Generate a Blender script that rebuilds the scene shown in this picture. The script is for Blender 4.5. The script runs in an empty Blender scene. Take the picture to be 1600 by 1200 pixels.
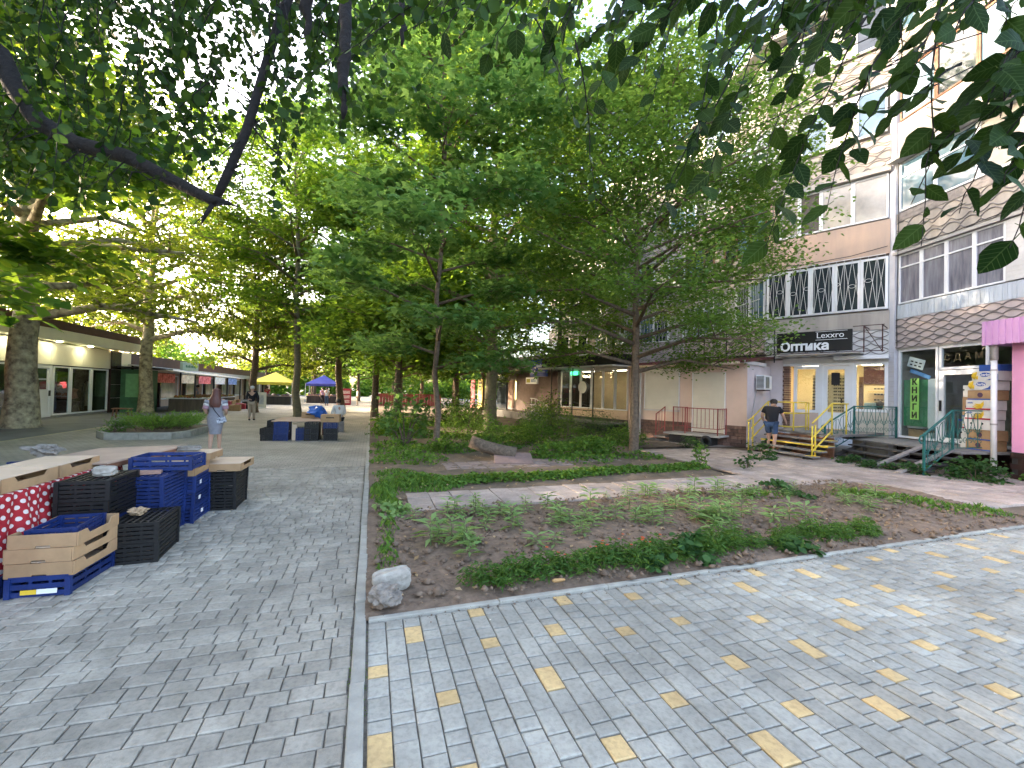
import bpy, bmesh, math, random
import numpy as np
from mathutils import Matrix, Vector, Euler, noise

random.seed(7)
rng = np.random.default_rng(7)
SC = bpy.context.scene
COL = SC.collection
R = math.radians

# ------------------------------------------------------------------ camera
CAM_H = 1.7
cam = bpy.data.cameras.new('camera')
cam.sensor_width = 36.0
cam.lens = 690.0 / 1600.0 * 36.0
cam.clip_start = 0.05
cam.clip_end = 3000
camo = bpy.data.objects.new('camera', cam)
COL.objects.link(camo)
CAM_M = Matrix.Rotation(R(-17.7), 4, 'Z') @ Matrix.Rotation(math.pi / 2 + R(1.0), 4, 'X') @ Matrix.Rotation(R(1.4), 4, 'Z')
camo.matrix_world = Matrix.Translation((0, 0, CAM_H)) @ CAM_M
SC.camera = camo

# ------------------------------------------------------------------ sky and sun
SUN_AZ = -58.0      # degrees from +Y towards +X (the alley runs along +Y)
SUN_EL = 13.0
w = bpy.data.worlds.new('World')
SC.world = w
w.use_nodes = True
wn = w.node_tree.nodes
wl = w.node_tree.links
bg = wn['Background']
sky = wn.new('ShaderNodeTexSky')
sky.sky_type = 'NISHITA'
sky.sun_disc = False
sky.sun_elevation = R(SUN_EL)
sky.sun_rotation = R(SUN_AZ)
sky.air_density = 0.6
sky.dust_density = 5.0
sky.ozone_density = 0.0
wl.new(sky.outputs[0], bg.inputs[0])
bg.inputs[1].default_value = 0.15
sd = bpy.data.lights.new('sun', 'SUN')
sd.energy = 2.0
sd.angle = R(1.0)
sd.color = (1.0, 0.80, 0.58)
so = bpy.data.objects.new('sun', sd)
COL.objects.link(so)
_d = Vector((math.sin(R(SUN_AZ)) * math.cos(R(SUN_EL)), math.cos(R(SUN_AZ)) * math.cos(R(SUN_EL)), math.sin(R(SUN_EL))))
so.rotation_euler = (-_d).to_track_quat('-Z', 'Y').to_euler()
so.location = _d * 60

SC.view_settings.view_transform = 'Standard'
SC.view_settings.look = 'None'
SC.view_settings.exposure = 3.9
SC.view_settings.gamma = 1.0
SC.cycles.max_bounces = 6
SC.cycles.transparent_max_bounces = 12
SC.cycles.diffuse_bounces = 3
SC.cycles.glossy_bounces = 3
SC.cycles.caustics_reflective = False
SC.cycles.caustics_refractive = False
SC.cycles.sample_clamp_indirect = 6.0

# ------------------------------------------------------------------ helpers
class MB:
    """collects boxes, tubes and prisms; build() links them as one mesh object"""
    def __init__(s, T=None):
        s.v = []; s.f = []; s.T = T or Matrix.Identity(4)
    def add(s, vs, fs):
        n = len(s.v)
        s.v += [tuple(s.T @ Vector(p)) for p in vs]
        s.f += [tuple(i + n for i in f) for f in fs]
        return s
    def box(s, x0, x1, y0, y1, z0, z1, M=None):
        vs = [(x, y, z) for z in (z0, z1) for (x, y) in ((x0, y0), (x1, y0), (x1, y1), (x0, y1))]
        if M: vs = [tuple(M @ Vector(p)) for p in vs]
        return s.add(vs, [(3, 2, 1, 0), (4, 5, 6, 7), (0, 1, 5, 4), (1, 2, 6, 5), (2, 3, 7, 6), (3, 0, 4, 7)])
    def cbox(s, x0, x1, y0, y1, z0, z1, c=0.004, M=None):
        """box with chamfered top and bottom edges"""
        rings = []
        for z, i in ((z0, c), (z0 + c, 0), (z1 - c, 0), (z1, c)):
            rings.append([(x0 + i, y0 + i, z), (x1 - i, y0 + i, z), (x1 - i, y1 - i, z), (x0 + i, y1 - i, z)])
        vs = [p for r in rings for p in r]
        if M: vs = [tuple(M @ Vector(p)) for p in vs]
        fs = [(3, 2, 1, 0), (12, 13, 14, 15)]
        for k in range(3):
            for j in range(4):
                a = k * 4 + j; b = k * 4 + (j + 1) % 4
                fs.append((a, b, b + 4, a + 4))
        return s.add(vs, fs)
    def bar(s, a, b, w, h=None):
        """box section bar from a to b, w wide and h high"""
        a = Vector(a); b = Vector(b); h = h or w
        d = b - a; L = d.length
        if L < 1e-6: return s
        q = d.to_track_quat('X', 'Z').to_matrix().to_4x4()
        return s.box(0, L, -w / 2, w / 2, -h / 2, h / 2, Matrix.Translation(a) @ q)
    def tube(s, pts, r, n=8, cap=True):
        pts = [Vector(p) for p in pts]
        if not isinstance(r, (list, tuple)): r = [r] * len(pts)
        vs = []; fs = []
        up = Vector((0.13, 0.21, 0.97))
        pu = None
        for i, p in enumerate(pts):
            d = (pts[min(i + 1, len(pts) - 1)] - pts[max(i - 1, 0)])
            d = d.normalized() if d.length > 1e-9 else Vector((0, 0, 1))
            if pu is None:
                u = d.cross(up)
                if u.length < 0.1: u = d.cross(Vector((1, 0, 0)))
            else:
                u = pu - d * pu.dot(d)
            u.normalize(); pu = u
            v = d.cross(u)
            for k in range(n):
                a = 2 * math.pi * k / n
                vs.append(p + (u * math.cos(a) + v * math.sin(a)) * r[i])
        for i in range(len(pts) - 1):
            for k in range(n):
                a = i * n + k; b = i * n + (k + 1) % n
                fs.append((a, b, b + n, a + n))
        if cap:
            fs.append(tuple(range(n - 1, -1, -1)))
            fs.append(tuple((len(pts) - 1) * n + k for k in range(n)))
        return s.add(vs, fs)
    def lathe(s, prof, n=12, M=None, sx=1, sy=1):
        vs = []; fs = []
        for r, z in prof:
            for k in range(n):
                a = 2 * math.pi * k / n
                vs.append((r * math.cos(a) * sx, r * math.sin(a) * sy, z))
        if M: vs = [tuple(M @ Vector(p)) for p in vs]
        for i in range(len(prof) - 1):
            for k in range(n):
                a = i * n + k; b = i * n + (k + 1) % n
                fs.append((a, b, b + n, a + n))
        fs.append(tuple(range(n - 1, -1, -1)))
        fs.append(tuple((len(prof) - 1) * n + k for k in range(n)))
        return s.add(vs, fs)
    def prism(s, poly, y0, y1, M=None):
        """poly in x,z extruded from y0 to y1"""
        n = len(poly)
        vs = [(x, y0, z) for x, z in poly] + [(x, y1, z) for x, z in poly]
        if M: vs = [tuple(M @ Vector(p)) for p in vs]
        fs = [tuple(range(n)), tuple(range(2 * n - 1, n - 1, -1))]
        for k in range(n):
            b = (k + 1) % n
            fs.append((k, k + n, b + n, b))
        return s.add(vs, fs)
    def quad(s, a, b, c, d):
        return s.add([a, b, c, d], [(0, 1, 2, 3)])
    def mesh(s, name, mat=None, smooth=False):
        me = bpy.data.meshes.new(name)
        me.from_pydata(s.v, [], s.f)
        if mat: me.materials.append(mat)
        if smooth: me.polygons.foreach_set('use_smooth', [True] * len(me.polygons))
        me.update()
        return me
    def build(s, name, mat, parent=None, smooth=False):
        return obj(name, s.mesh(name, mat, smooth), parent)

def obj(name, me, parent=None, loc=None, rz=0):
    o = bpy.data.objects.new(name, me)
    COL.objects.link(o)
    if parent: o.parent = parent
    if loc is not None: o.location = loc
    if rz: o.rotation_euler = (0, 0, rz)
    return o

def tag(o, label=None, cat=None, group=None, kind=None):
    if label: o['label'] = label
    if cat: o['category'] = cat
    if group: o['group'] = group
    if kind: o['kind'] = kind
    return o

def thing(name, label, cat, loc=(0, 0, 0), rz=0, group=None):
    o = bpy.data.objects.new(name, None)
    o.empty_display_size = 0.1
    COL.objects.link(o)
    o.location = loc
    o.rotation_euler = (0, 0, rz)
    return tag(o, label, cat, group)

def copy_tree(o, parent=None):
    c = o.copy(); COL.objects.link(c); c.parent = parent
    for ch in list(o.children): copy_tree(ch, c)
    return c

def np_mesh(name, V, Fq, mat, tone=None, smooth=False, loop=4):
    """fast mesh from arrays: V (n,3), Fq (m,loop)"""
    me = bpy.data.meshes.new(name)
    me.vertices.add(len(V)); me.vertices.foreach_set('co', np.asarray(V, np.float32).ravel())
    m = len(Fq)
    me.loops.add(m * loop); me.loops.foreach_set('vertex_index', np.asarray(Fq, np.int32).ravel())
    me.polygons.add(m)
    me.polygons.foreach_set('loop_start', np.arange(0, m * loop, loop, dtype=np.int32))
    me.polygons.foreach_set('loop_total', np.full(m, loop, np.int32))
    if smooth: me.polygons.foreach_set('use_smooth', np.ones(m, bool))
    if tone is not None:
        at = me.attributes.new('tone', 'FLOAT', 'FACE')
        at.data.foreach_set('value', np.asarray(tone, np.float32))
    me.materials.append(mat)
    me.update(calc_edges=True)
    return me

def text(s, size, mat, M, parent, name='lettering', depth=0.006, ax='CENTER', bold=0.0, sx=1.0, shear=0.0):
    cu = bpy.data.curves.new(name, 'FONT')
    cu.body = s; cu.size = size; cu.extrude = depth; cu.align_x = ax; cu.align_y = 'CENTER'
    cu.offset = bold; cu.shear = shear
    cu.materials.append(mat)
    tmp = bpy.data.objects.new(name, cu)
    COL.objects.link(tmp)
    me = bpy.data.meshes.new_from_object(tmp)
    bpy.data.objects.remove(tmp); bpy.data.curves.remove(cu)
    o = bpy.data.objects.new(name, me)
    COL.objects.link(o)
    o.parent = parent
    o.matrix_local = M @ Matrix.Diagonal((sx, 1, 1, 1))
    return o

# ------------------------------------------------------------------ materials
def newmat(name):
    m = bpy.data.materials.new(name); m.use_nodes = True
    nt = m.node_tree
    return m, nt, nt.nodes, nt.links, nt.nodes['Principled BSDF']

def rgb(h):
    """sRGB hex of a surface colour to linear"""
    c = [int(h[i:i + 2], 16) / 255 for i in (0, 2, 4)]
    return tuple(x / 12.92 if x <= 0.04045 else ((x + 0.055) / 1.055) ** 2.4 for x in c) + (1,)

def mat(name, c, rough=0.7, var=0.12, scale=6.0, bump=0.0, bscale=40.0, metal=0.0, spec=0.4, c2=None, per_obj=0.0, tone=False, emit=0.0, detail=6.0, streak=False):
    """principled surface with noise between c and c2 (or c darkened), optional bump"""
    m, nt, N, L, b = newmat(name)
    if len(c) == 3: c = tuple(c) + (1,)
    if c2 is None: c2 = tuple(x * (1 - 2.2 * var) for x in c[:3]) + (1,)
    elif len(c2) == 3: c2 = tuple(c2) + (1,)
    tc = N.new('ShaderNodeTexCoord')
    mp = N.new('ShaderNodeMapping'); L.new(tc.outputs['Object'], mp.inputs[0])
    if streak: mp.inputs['Scale'].default_value = (1, 1, 0.12)
    no = N.new('ShaderNodeTexNoise'); no.inputs['Scale'].default_value = scale; no.inputs['Detail'].default_value = detail
    no.inputs['Roughness'].default_value = 0.62
    if tone:
        ge = N.new('ShaderNodeNewGeometry'); L.new(ge.outputs['Position'], no.inputs['Vector'])
    else: L.new(mp.outputs[0], no.inputs['Vector'])
    cr = N.new('ShaderNodeValToRGB'); cr.color_ramp.elements[0].position = 0.32; cr.color_ramp.elements[1].position = 0.68
    cr.color_ramp.elements[0].color = c2; cr.color_ramp.elements[1].color = c
    L.new(no.outputs[0], cr.inputs[0])
    out = cr.outputs[0]
    if per_obj or tone:
        hs = N.new('ShaderNodeHueSaturation')
        ma = N.new('ShaderNodeMath'); ma.operation = 'MULTIPLY_ADD'
        if tone:
            at = N.new('ShaderNodeAttribute'); at.attribute_name = 'tone'
            oi = N.new('ShaderNodeObjectInfo')
            ad = N.new('ShaderNodeMath'); ad.operation = 'ADD'
            L.new(at.outputs['Fac'], ad.inputs[0]); L.new(oi.outputs['Random'], ad.inputs[1])
            fr = N.new('ShaderNodeMath'); fr.operation = 'FRACT'; L.new(ad.outputs[0], fr.inputs[0])
            L.new(fr.outputs[0], ma.inputs[0])
        else:
            oi = N.new('ShaderNodeObjectInfo'); L.new(oi.outputs['Random'], ma.inputs[0])
        ma.inputs[1].default_value = per_obj * 2; ma.inputs[2].default_value = 1 - per_obj
        L.new(ma.outputs[0], hs.inputs['Value']); L.new(out, hs.inputs['Color']); out = hs.outputs[0]
    if tone:
        # broad stains and speckle that run across the joints
        for sc_, lo, hi, amt in ((.55, .35, .65, .30), (2.6, .40, .66, .22), (34., .30, .55, .22)):
            sn = N.new('ShaderNodeTexNoise'); sn.inputs['Scale'].default_value = sc_; sn.inputs['Detail'].default_value = 6; L.new(ge.outputs['Position'], sn.inputs['Vector'])
            mr = N.new('ShaderNodeMapRange'); mr.inputs[1].default_value = lo; mr.inputs[2].default_value = hi; mr.inputs[3].default_value = 1 - amt; mr.inputs[4].default_value = 1.0; L.new(sn.outputs[0], mr.inputs[0])
            h2 = N.new('ShaderNodeHueSaturation'); L.new(mr.outputs[0], h2.inputs['Value']); L.new(out, h2.inputs['Color']); out = h2.outputs[0]
    L.new(out, b.inputs['Base Color'])
    b.inputs['Roughness'].default_value = rough
    b.inputs['Metallic'].default_value = metal
    b.inputs['Specular IOR Level'].default_value = spec
    if bump:
        n2 = N.new('ShaderNodeTexNoise'); n2.inputs['Scale'].default_value = bscale; n2.inputs['Detail'].default_value = 5
        L.new(tc.outputs['Object'], n2.inputs['Vector'])
        bp = N.new('ShaderNodeBump'); bp.inputs['Strength'].default_value = bump; bp.inputs['Distance'].default_value = 0.02
        L.new(n2.outputs[0], bp.inputs['Height']); L.new(bp.outputs[0], b.inputs['Normal'])
    if emit:
        b.inputs['Emission Color'].default_value = c; b.inputs['Emission Strength'].default_value = emit
    return m

def leafmat(name, c, c2, trans=0.45, rough=0.55, hue=0.03):
    """leaf blade: reflects and lets light through; tone varies leaf by leaf"""
    m, nt, N, L, b = newmat(name)
    at = N.new('ShaderNodeAttribute'); at.attribute_name = 'tone'
    oi = N.new('ShaderNodeObjectInfo')
    ad = N.new('ShaderNodeMath'); ad.operation = 'ADD'; L.new(at.outputs['Fac'], ad.inputs[0]); L.new(oi.outputs['Random'], ad.inputs[1])
    fr = N.new('ShaderNodeMath'); fr.operation = 'FRACT'; L.new(ad.outputs[0], fr.inputs[0])
    cr = N.new('ShaderNodeValToRGB')
    cr.color_ramp.elements[0].color = tuple(c) + (1,); cr.color_ramp.elements[1].color = tuple(c2) + (1,)
    L.new(fr.outputs[0], cr.inputs[0])
    L.new(cr.outputs[0], b.inputs['Base Color'])
    b.inputs['Roughness'].default_value = rough
    b.inputs['Specular IOR Level'].default_value = 0.14
    tr = N.new('ShaderNodeBsdfTranslucent')
    hs = N.new('ShaderNodeHueSaturation'); hs.inputs['Hue'].default_value = 0.5 - hue; hs.inputs['Value'].default_value = 1.7; hs.inputs['Saturation'].default_value = 1.1
    L.new(cr.outputs[0], hs.inputs['Color']); L.new(hs.outputs[0], tr.inputs['Color'])
    mx = N.new('ShaderNodeMixShader'); mx.inputs[0].default_value = trans
    L.new(b.outputs[0], mx.inputs[1]); L.new(tr.outputs[0], mx.inputs[2])
    L.new(mx.outputs[0], N['Material Output'].inputs['Surface'])
    return m

def glassmat(name, tint=(0.9, 0.95, 0.95), refl=0.12):
    m, nt, N, L, b = newmat(name)
    N.remove(b)
    t = N.new('ShaderNodeBsdfTransparent'); t.inputs[0].default_value = tuple(tint) + (1,)
    g = N.new('ShaderNodeBsdfGlossy'); g.inputs['Roughness'].default_value = 0.02
    f = N.new('ShaderNodeLayerWeight')
    pw = N.new('ShaderNodeMath'); pw.operation = 'POWER'; pw.inputs[1].default_value = 4.0; L.new(f.outputs['Facing'], pw.inputs[0])
    ad = N.new('ShaderNodeMath'); ad.operation = 'MULTIPLY_ADD'; ad.use_clamp = True; ad.inputs[1].default_value = .7; ad.inputs[2].default_value = refl * .5
    L.new(pw.outputs[0], ad.inputs[0])
    mx = N.new('ShaderNodeMixShader'); L.new(ad.outputs[0], mx.inputs[0]); L.new(t.outputs[0], mx.inputs[1]); L.new(g.outputs[0], mx.inputs[2])
    L.new(mx.outputs[0], N['Material Output'].inputs['Surface'])
    return m

def lamp_mat(name, c, s):
    m, nt, N, L, b = newmat(name)
    b.inputs['Base Color'].default_value = tuple(c) + (1,)
    b.inputs['Emission Color'].default_value = tuple(c) + (1,)
    b.inputs['Emission Strength'].default_value = s
    return m

def brickmat(name, c1, c2, mortar, bw, bh, off=0.5, rough=0.85, rot=0.0, msize=0.008, var=0.25):
    """fine paving too far off to tell its pieces apart"""
    m, nt, N, L, b = newmat(name)
    tc = N.new('ShaderNodeTexCoord'); mp = N.new('ShaderNodeMapping'); mp.inputs['Rotation'].default_value = (0, 0, rot)
    L.new(tc.outputs['Object'], mp.inputs[0])
    br = N.new('ShaderNodeTexBrick'); br.offset = off; br.squash = 1.0
    br.inputs['Scale'].default_value = 1.0; br.inputs['Brick Width'].default_value = bw; br.inputs['Row Height'].default_value = bh
    br.inputs['Mortar Size'].default_value = msize; br.inputs['Mortar Smooth'].default_value = 0.3
    br.inputs['Color1'].default_value = c1; br.inputs['Color2'].default_value = c2; br.inputs['Mortar'].default_value = mortar
    L.new(mp.outputs[0], br.inputs['Vector'])
    no = N.new('ShaderNodeTexNoise'); no.inputs['Scale'].default_value = 0.7; no.inputs['Detail'].default_value = 8; L.new(tc.outputs['Object'], no.inputs['Vector'])
    mr = N.new('ShaderNodeMapRange'); mr.inputs[1].default_value = 0.3; mr.inputs[2].default_value = 0.7; mr.inputs[3].default_value = 1 - var; mr.inputs[4].default_value = 1 + var * 0.5
    L.new(no.outputs[0], mr.inputs[0])
    hs = N.new('ShaderNodeHueSaturation'); L.new(mr.outputs[0], hs.inputs['Value']); L.new(br.outputs['Color'], hs.inputs['Color'])
    L.new(hs.outputs[0], b.inputs['Base Color']); b.inputs['Roughness'].default_value = rough
    bp = N.new('ShaderNodeBump'); bp.inputs['Strength'].default_value = 0.35; bp.inputs['Distance'].default_value = 0.01; bp.invert = True
    L.new(br.outputs['Fac'], bp.inputs['Height']); L.new(bp.outputs[0], b.inputs['Normal'])
    return m

M = {}
M['paver'] = mat('grey_paver', (.45, .435, .37), .85, c2=(.385, .37, .315), scale=7, bump=.25, bscale=90, per_obj=.10, tone=True)
M['paver_old'] = mat('worn_grey_paver', (.475, .435, .355), .88, c2=(.36, .33, .265), scale=5, bump=.35, bscale=80, per_obj=.12, tone=True)
M['paver_cream'] = mat('cream_paver', (.74, .52, .24), .85, c2=(.62, .44, .21), scale=9, bump=.25, bscale=90, per_obj=.1, tone=True)
M['joint'] = mat('joint_sand', (.17, .15, .12), .95, scale=30, var=.2)
M['kerb'] = mat('concrete_kerb', (.37, .355, .30), .9, c2=(.25, .24, .205), scale=6, bump=.3, bscale=60, per_obj=.1)
M['soil'] = mat('dark_soil', (.22, .155, .105), .95, c2=(.10, .07, .048), scale=9, bump=.9, bscale=26)
M['soil_dry'] = mat('dry_soil', (.21, .15, .10), .95, c2=(.09, .07, .045), scale=2.2, bump=.8, bscale=20)
M['tile'] = mat('pinkish_tile', (.58, .47, .39), .85, c2=(.44, .36, .30), scale=4, bump=.25, bscale=60, per_obj=.16, tone=True)
M['asphalt'] = mat('asphalt', (.19, .19, .195), .9, c2=(.13, .13, .135), scale=1.2, bump=.2, bscale=60)
M['concrete'] = mat('concrete', (.42, .40, .37), .85, c2=(.30, .285, .265), scale=3, bump=.25, bscale=40)
M['panel'] = mat('facade_panel', (.43, .385, .335), .85, c2=(.28, .25, .22), scale=2.2, bump=.2, bscale=50, streak=True)
M['panel_pink'] = mat('pinkish_facade_panel', (.50, .42, .40), .85, c2=(.37, .32, .31), scale=2.4, bump=.2, bscale=50, streak=True)
M['ridge_shade'] = mat('shadow_and_dirt_relief', (.20, .185, .18), .9, var=.1)  # shadow caught by the raised ridges, and dirt, put into a darker colour
M['salmon'] = mat('salmon_plaster', (.54, .385, .285), .85, c2=(.40, .31, .25), scale=1.8, bump=.15, streak=True)
M['white_wall'] = mat('white_render', (.60, .59, .57), .8, c2=(.47, .46, .45), scale=2)
M['upvc'] = mat('white_window_plastic', (.78, .79, .80), .35, var=.03, scale=3)
M['blue_wood'] = mat('pale_blue_boards', (.50, .56, .62), .8, c2=(.36, .39, .42), scale=5, streak=True)
M['brown_wood'] = mat('brown_wood_frame', (.22, .10, .05), .6, c2=(.12, .05, .03), scale=8)
M['grey_wood'] = mat('weathered_grey_boards', (.30, .27, .25), .9, c2=(.17, .15, .14), scale=6, bump=.3)
M['deck_wood'] = mat('worn_step_boards', (.26, .24, .22), .85, c2=(.14, .13, .12), scale=5, bump=.3)
M['black'] = mat('black_paint', (.004, .004, .0045), .45, var=.05)
M['dark'] = mat('dark_interior', (.03, .028, .028), .9, var=.1)
M['black_metal'] = mat('black_iron', (.02, .02, .022), .5, var=.1)
M['pipe_white'] = mat('white_pipe', (.74, .73, .71), .45, c2=(.6, .58, .55), scale=3)
M['yellow_paint'] = mat('yellow_paint', (.80, .60, .06), .45, c2=(.62, .46, .06), scale=8)
M['green_paint'] = mat('dark_green_paint', (.02, .15, .13), .45, c2=(.012, .09, .08), scale=6)
M['red_paint'] = mat('dull_red_paint', (.34, .06, .06), .5, c2=(.22, .05, .05), scale=8)
M['pink'] = mat('bright_pink_render', (.72, .32, .50), .8, c2=(.64, .28, .45), scale=2, bump=.1)
M['pink_metal'] = mat('lilac_pink_profiled_metal', (.66, .36, .60), .5, c2=(.58, .31, .53), scale=3)
M['peach'] = mat('peach_render', (.66, .50, .41), .85, c2=(.57, .43, .35), scale=1.5, bump=.12, bscale=60)
M['pale_pink'] = mat('pale_pink_render', (.70, .62, .63), .85, c2=(.60, .53, .53), scale=1.6, bump=.12, bscale=60)
M['brick'] = mat('brown_clinker', (.20, .12, .09), .8, c2=(.12, .07, .055), scale=9, bump=.3, per_obj=.3)
M['mortar'] = mat('dark_mortar', (.10, .085, .075), .9)
M['shutter'] = mat('cream_roller_shutter', (.66, .62, .52), .5, c2=(.6, .56, .47), scale=2)
M['roof_red'] = mat('dark_red_metal_roof', (.16, .045, .045), .5, c2=(.10, .03, .03), scale=5)
M['brown_roof'] = mat('brown_fascia', (.11, .05, .04), .6, c2=(.075, .035, .03), scale=3)
M['cream_panel'] = mat('cream_composite_panel', (.86, .82, .66), .4, c2=(.80, .76, .61), scale=1.5)
M['dark_tile'] = mat('dark_brown_tile', (.04, .022, .02), .25, var=.1)
M['glass'] = glassmat('shop_glass')
M['glass_dark'] = mat('reflecting_window_glass', (.035, .045, .055), .04, var=.2, scale=1.2, spec=.9)
M['glass_blue'] = mat('blue_film_window_glass', (.09, .17, .23), .06, var=.2, scale=.8, spec=.9)
M['glass_pale'] = mat('pale_curtained_glass', (.50, .45, .37), .12, c2=(.24, .22, .20), scale=.9, spec=.7)
M['curtain'] = mat('net_curtain', (.25, .25, .29), .25, c2=(.09, .09, .12), scale=9, streak=True, spec=.8)
M['bark'] = mat('grey_brown_bark', (.17, .125, .085), .9, c2=(.075, .055, .038), scale=14, bump=.8, bscale=24)
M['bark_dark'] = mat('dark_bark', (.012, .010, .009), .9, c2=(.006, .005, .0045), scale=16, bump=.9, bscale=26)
M['bark_pale'] = mat('greenish_bark', (.20, .17, .10), .9, c2=(.11, .095, .06), scale=10, bump=.6, bscale=24)
M['plane_bark'] = mat('mottled_plane_bark', (.50, .44, .29), .85, c2=(.11, .085, .06), scale=4.5, bump=.7, bscale=12, detail=3)
M['carton'] = mat('brown_cardboard', (.44, .275, .14), .85, c2=(.33, .205, .105), scale=5, per_obj=.12)
M['carton_in'] = mat('pale_cardboard', (.62, .47, .33), .85, c2=(.55, .41, .28), scale=4)
M['crate_blue'] = mat('blue_crate_plastic', (.009, .028, .135), .5, c2=(.007, .020, .095), scale=9, per_obj=.22, bump=.15, bscale=70)
M['crate_black'] = mat('black_crate_plastic', (.0055, .0055, .006), .5, c2=(.012, .011, .010), scale=8)
M['plywood'] = mat('plywood_sheet', (.46, .33, .24), .75, c2=(.38, .27, .20), scale=3)
M['stone'] = mat('pale_broken_stone', (.27, .245, .21), .95, c2=(.14, .125, .105), scale=14, bump=.8, bscale=30)
M['stone_white'] = mat('white_limestone_block', (.42, .385, .325), .95, c2=(.26, .235, .195), scale=11, bump=.5, bscale=30)
M['red_brick'] = mat('loose_red_brick', (.38, .22, .16), .9, c2=(.28, .17, .13), scale=9, bump=.4)
M['white_lamp'] = lamp_mat('lit_lamp', (1, .86, .62), 7)
M['led_green'] = lamp_mat('green_led', (.05, .7, .25), .35)
M['white_sign'] = mat('white_sign_face', (.8, .8, .8), .4, var=.02)
M['letter_white'] = mat('white_letters', (.82, .82, .82), .4, var=.02)
M['letter_black'] = mat('black_letters', (.01, .01, .01), .5, var=.02)

# big leaf seen close: midrib and side veins in the leaf's own coordinates
def veinmat(name, c, c2):
    m = leafmat(name, c, c2, .34, .6)
    nt = m.node_tree; N = nt.nodes; L = nt.links; b = N['Principled BSDF']; b.inputs['Specular IOR Level'].default_value = .08; src = b.inputs['Base Color'].links[0].from_socket
    tc = N.new('ShaderNodeTexCoord'); sp = N.new('ShaderNodeSeparateXYZ'); L.new(tc.outputs['Object'], sp.inputs[0])
    ab = N.new('ShaderNodeMath'); ab.operation = 'ABSOLUTE'; L.new(sp.outputs[0], ab.inputs[0])
    rib = N.new('ShaderNodeMath'); rib.operation = 'LESS_THAN'; rib.inputs[1].default_value = .014; L.new(ab.outputs[0], rib.inputs[0])
    a1 = N.new('ShaderNodeMath'); a1.operation = 'MULTIPLY_ADD'; a1.inputs[1].default_value = -.8; L.new(ab.outputs[0], a1.inputs[0]); L.new(sp.outputs[1], a1.inputs[2])
    a2 = N.new('ShaderNodeMath'); a2.operation = 'MULTIPLY'; a2.inputs[1].default_value = 44.0; L.new(a1.outputs[0], a2.inputs[0])
    a3 = N.new('ShaderNodeMath'); a3.operation = 'SINE'; L.new(a2.outputs[0], a3.inputs[0])
    a4 = N.new('ShaderNodeMath'); a4.operation = 'GREATER_THAN'; a4.inputs[1].default_value = .93; L.new(a3.outputs[0], a4.inputs[0])
    mxn = N.new('ShaderNodeMath'); mxn.operation = 'MAXIMUM'; L.new(rib.outputs[0], mxn.inputs[0]); L.new(a4.outputs[0], mxn.inputs[1])
    no = N.new('ShaderNodeTexNoise'); no.inputs['Scale'].default_value = 3.5; L.new(tc.outputs['Object'], no.inputs['Vector'])
    hv = N.new('ShaderNodeHueSaturation'); L.new(src, hv.inputs['Color'])
    mr = N.new('ShaderNodeMapRange'); mr.inputs[1].default_value = .35; mr.inputs[2].default_value = .7; mr.inputs[3].default_value = .75; mr.inputs[4].default_value = 1.25; L.new(no.outputs[0], mr.inputs[0]); L.new(mr.outputs[0], hv.inputs['Value'])
    mc = N.new('ShaderNodeMix'); mc.data_type = 'RGBA'; mc.inputs['B'].default_value = (.09, .15, .05, 1); L.new(hv.outputs[0], mc.inputs['A'])
    mf = N.new('ShaderNodeMath'); mf.operation = 'MULTIPLY'; mf.inputs[1].default_value = .55; L.new(mxn.outputs[0], mf.inputs[0]); L.new(mf.outputs[0], mc.inputs['Factor'])
    L.new(mc.outputs['Result'], b.inputs['Base Color'])
    return m
# ------------------------------------------------------------------ ground sheets
def sheet(name, poly, z, m, kind='structure'):
    me = bpy.data.meshes.new(name)
    me.from_pydata([(x, y, z) for x, y in poly], [], [tuple(range(len(poly)))])
    me.materials.append(m)
    return tag(obj(name, me), kind=kind)

def bumpy(name, x0, x1, y0, y1, step, inside, zf, m, amp=0.02):
    """soil as a real uneven surface"""
    xs = np.arange(x0, x1 + 1e-6, step); ys = np.arange(y0, y1 + 1e-6, step)
    gx, gy = np.meshgrid(xs, ys)
    nz = np.zeros_like(gx)
    for k, a in ((2.3, .5), (5.1, .3), (11., .22), (23., .16)):
        for j in range(3):
            t = rng.uniform(0, 6.28); ph = rng.uniform(0, 6.28)
            nz += a * np.sin(k * (gx * math.cos(t) + gy * math.sin(t)) + ph) / 2
    nz += rng.normal(0, .22, gx.shape)
    z = zf(gx, gy) + amp * nz
    V = np.stack([gx, gy, z], -1).reshape(-1, 3)
    nx, ny = len(xs), len(ys)
    i = np.arange(ny - 1)[:, None] * nx + np.arange(nx - 1)[None]
    F = np.stack([i, i + 1, i + 1 + nx, i + nx], -1).reshape(-1, 4)
    cx = V[F].mean(1)
    F = F[inside(cx[:, 0], cx[:, 1])]
    return tag(obj(name, np_mesh(name, V, F, m, smooth=True)), kind='structure')

EDGE = lambda x: 3.43 + 0.034 * x          # front edge of the flower bed
M['alley_far'] = brickmat('distant_alley_paving', (.35, .318, .255, 1), (.285, .258, .208, 1), (.15, .13, .11, 1), .17, .12, msize=.006)
M['pave_far'] = brickmat('distant_grey_paving', (.29, .295, .30, 1), (.25, .255, .26, 1), (.12, .115, .11, 1), .17, .12, rot=math.pi / 2, msize=.006)
M['tile_far'] = brickmat('distant_pinkish_tiles', (.54, .44, .37, 1), (.47, .39, .33, 1), (.16, .14, .115, 1), .35, .35, off=0.0)

sheet('ground', [(-600, -300), (600, -300), (600, 1500), (-600, 1500)], -0.09, M['asphalt'])
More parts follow.
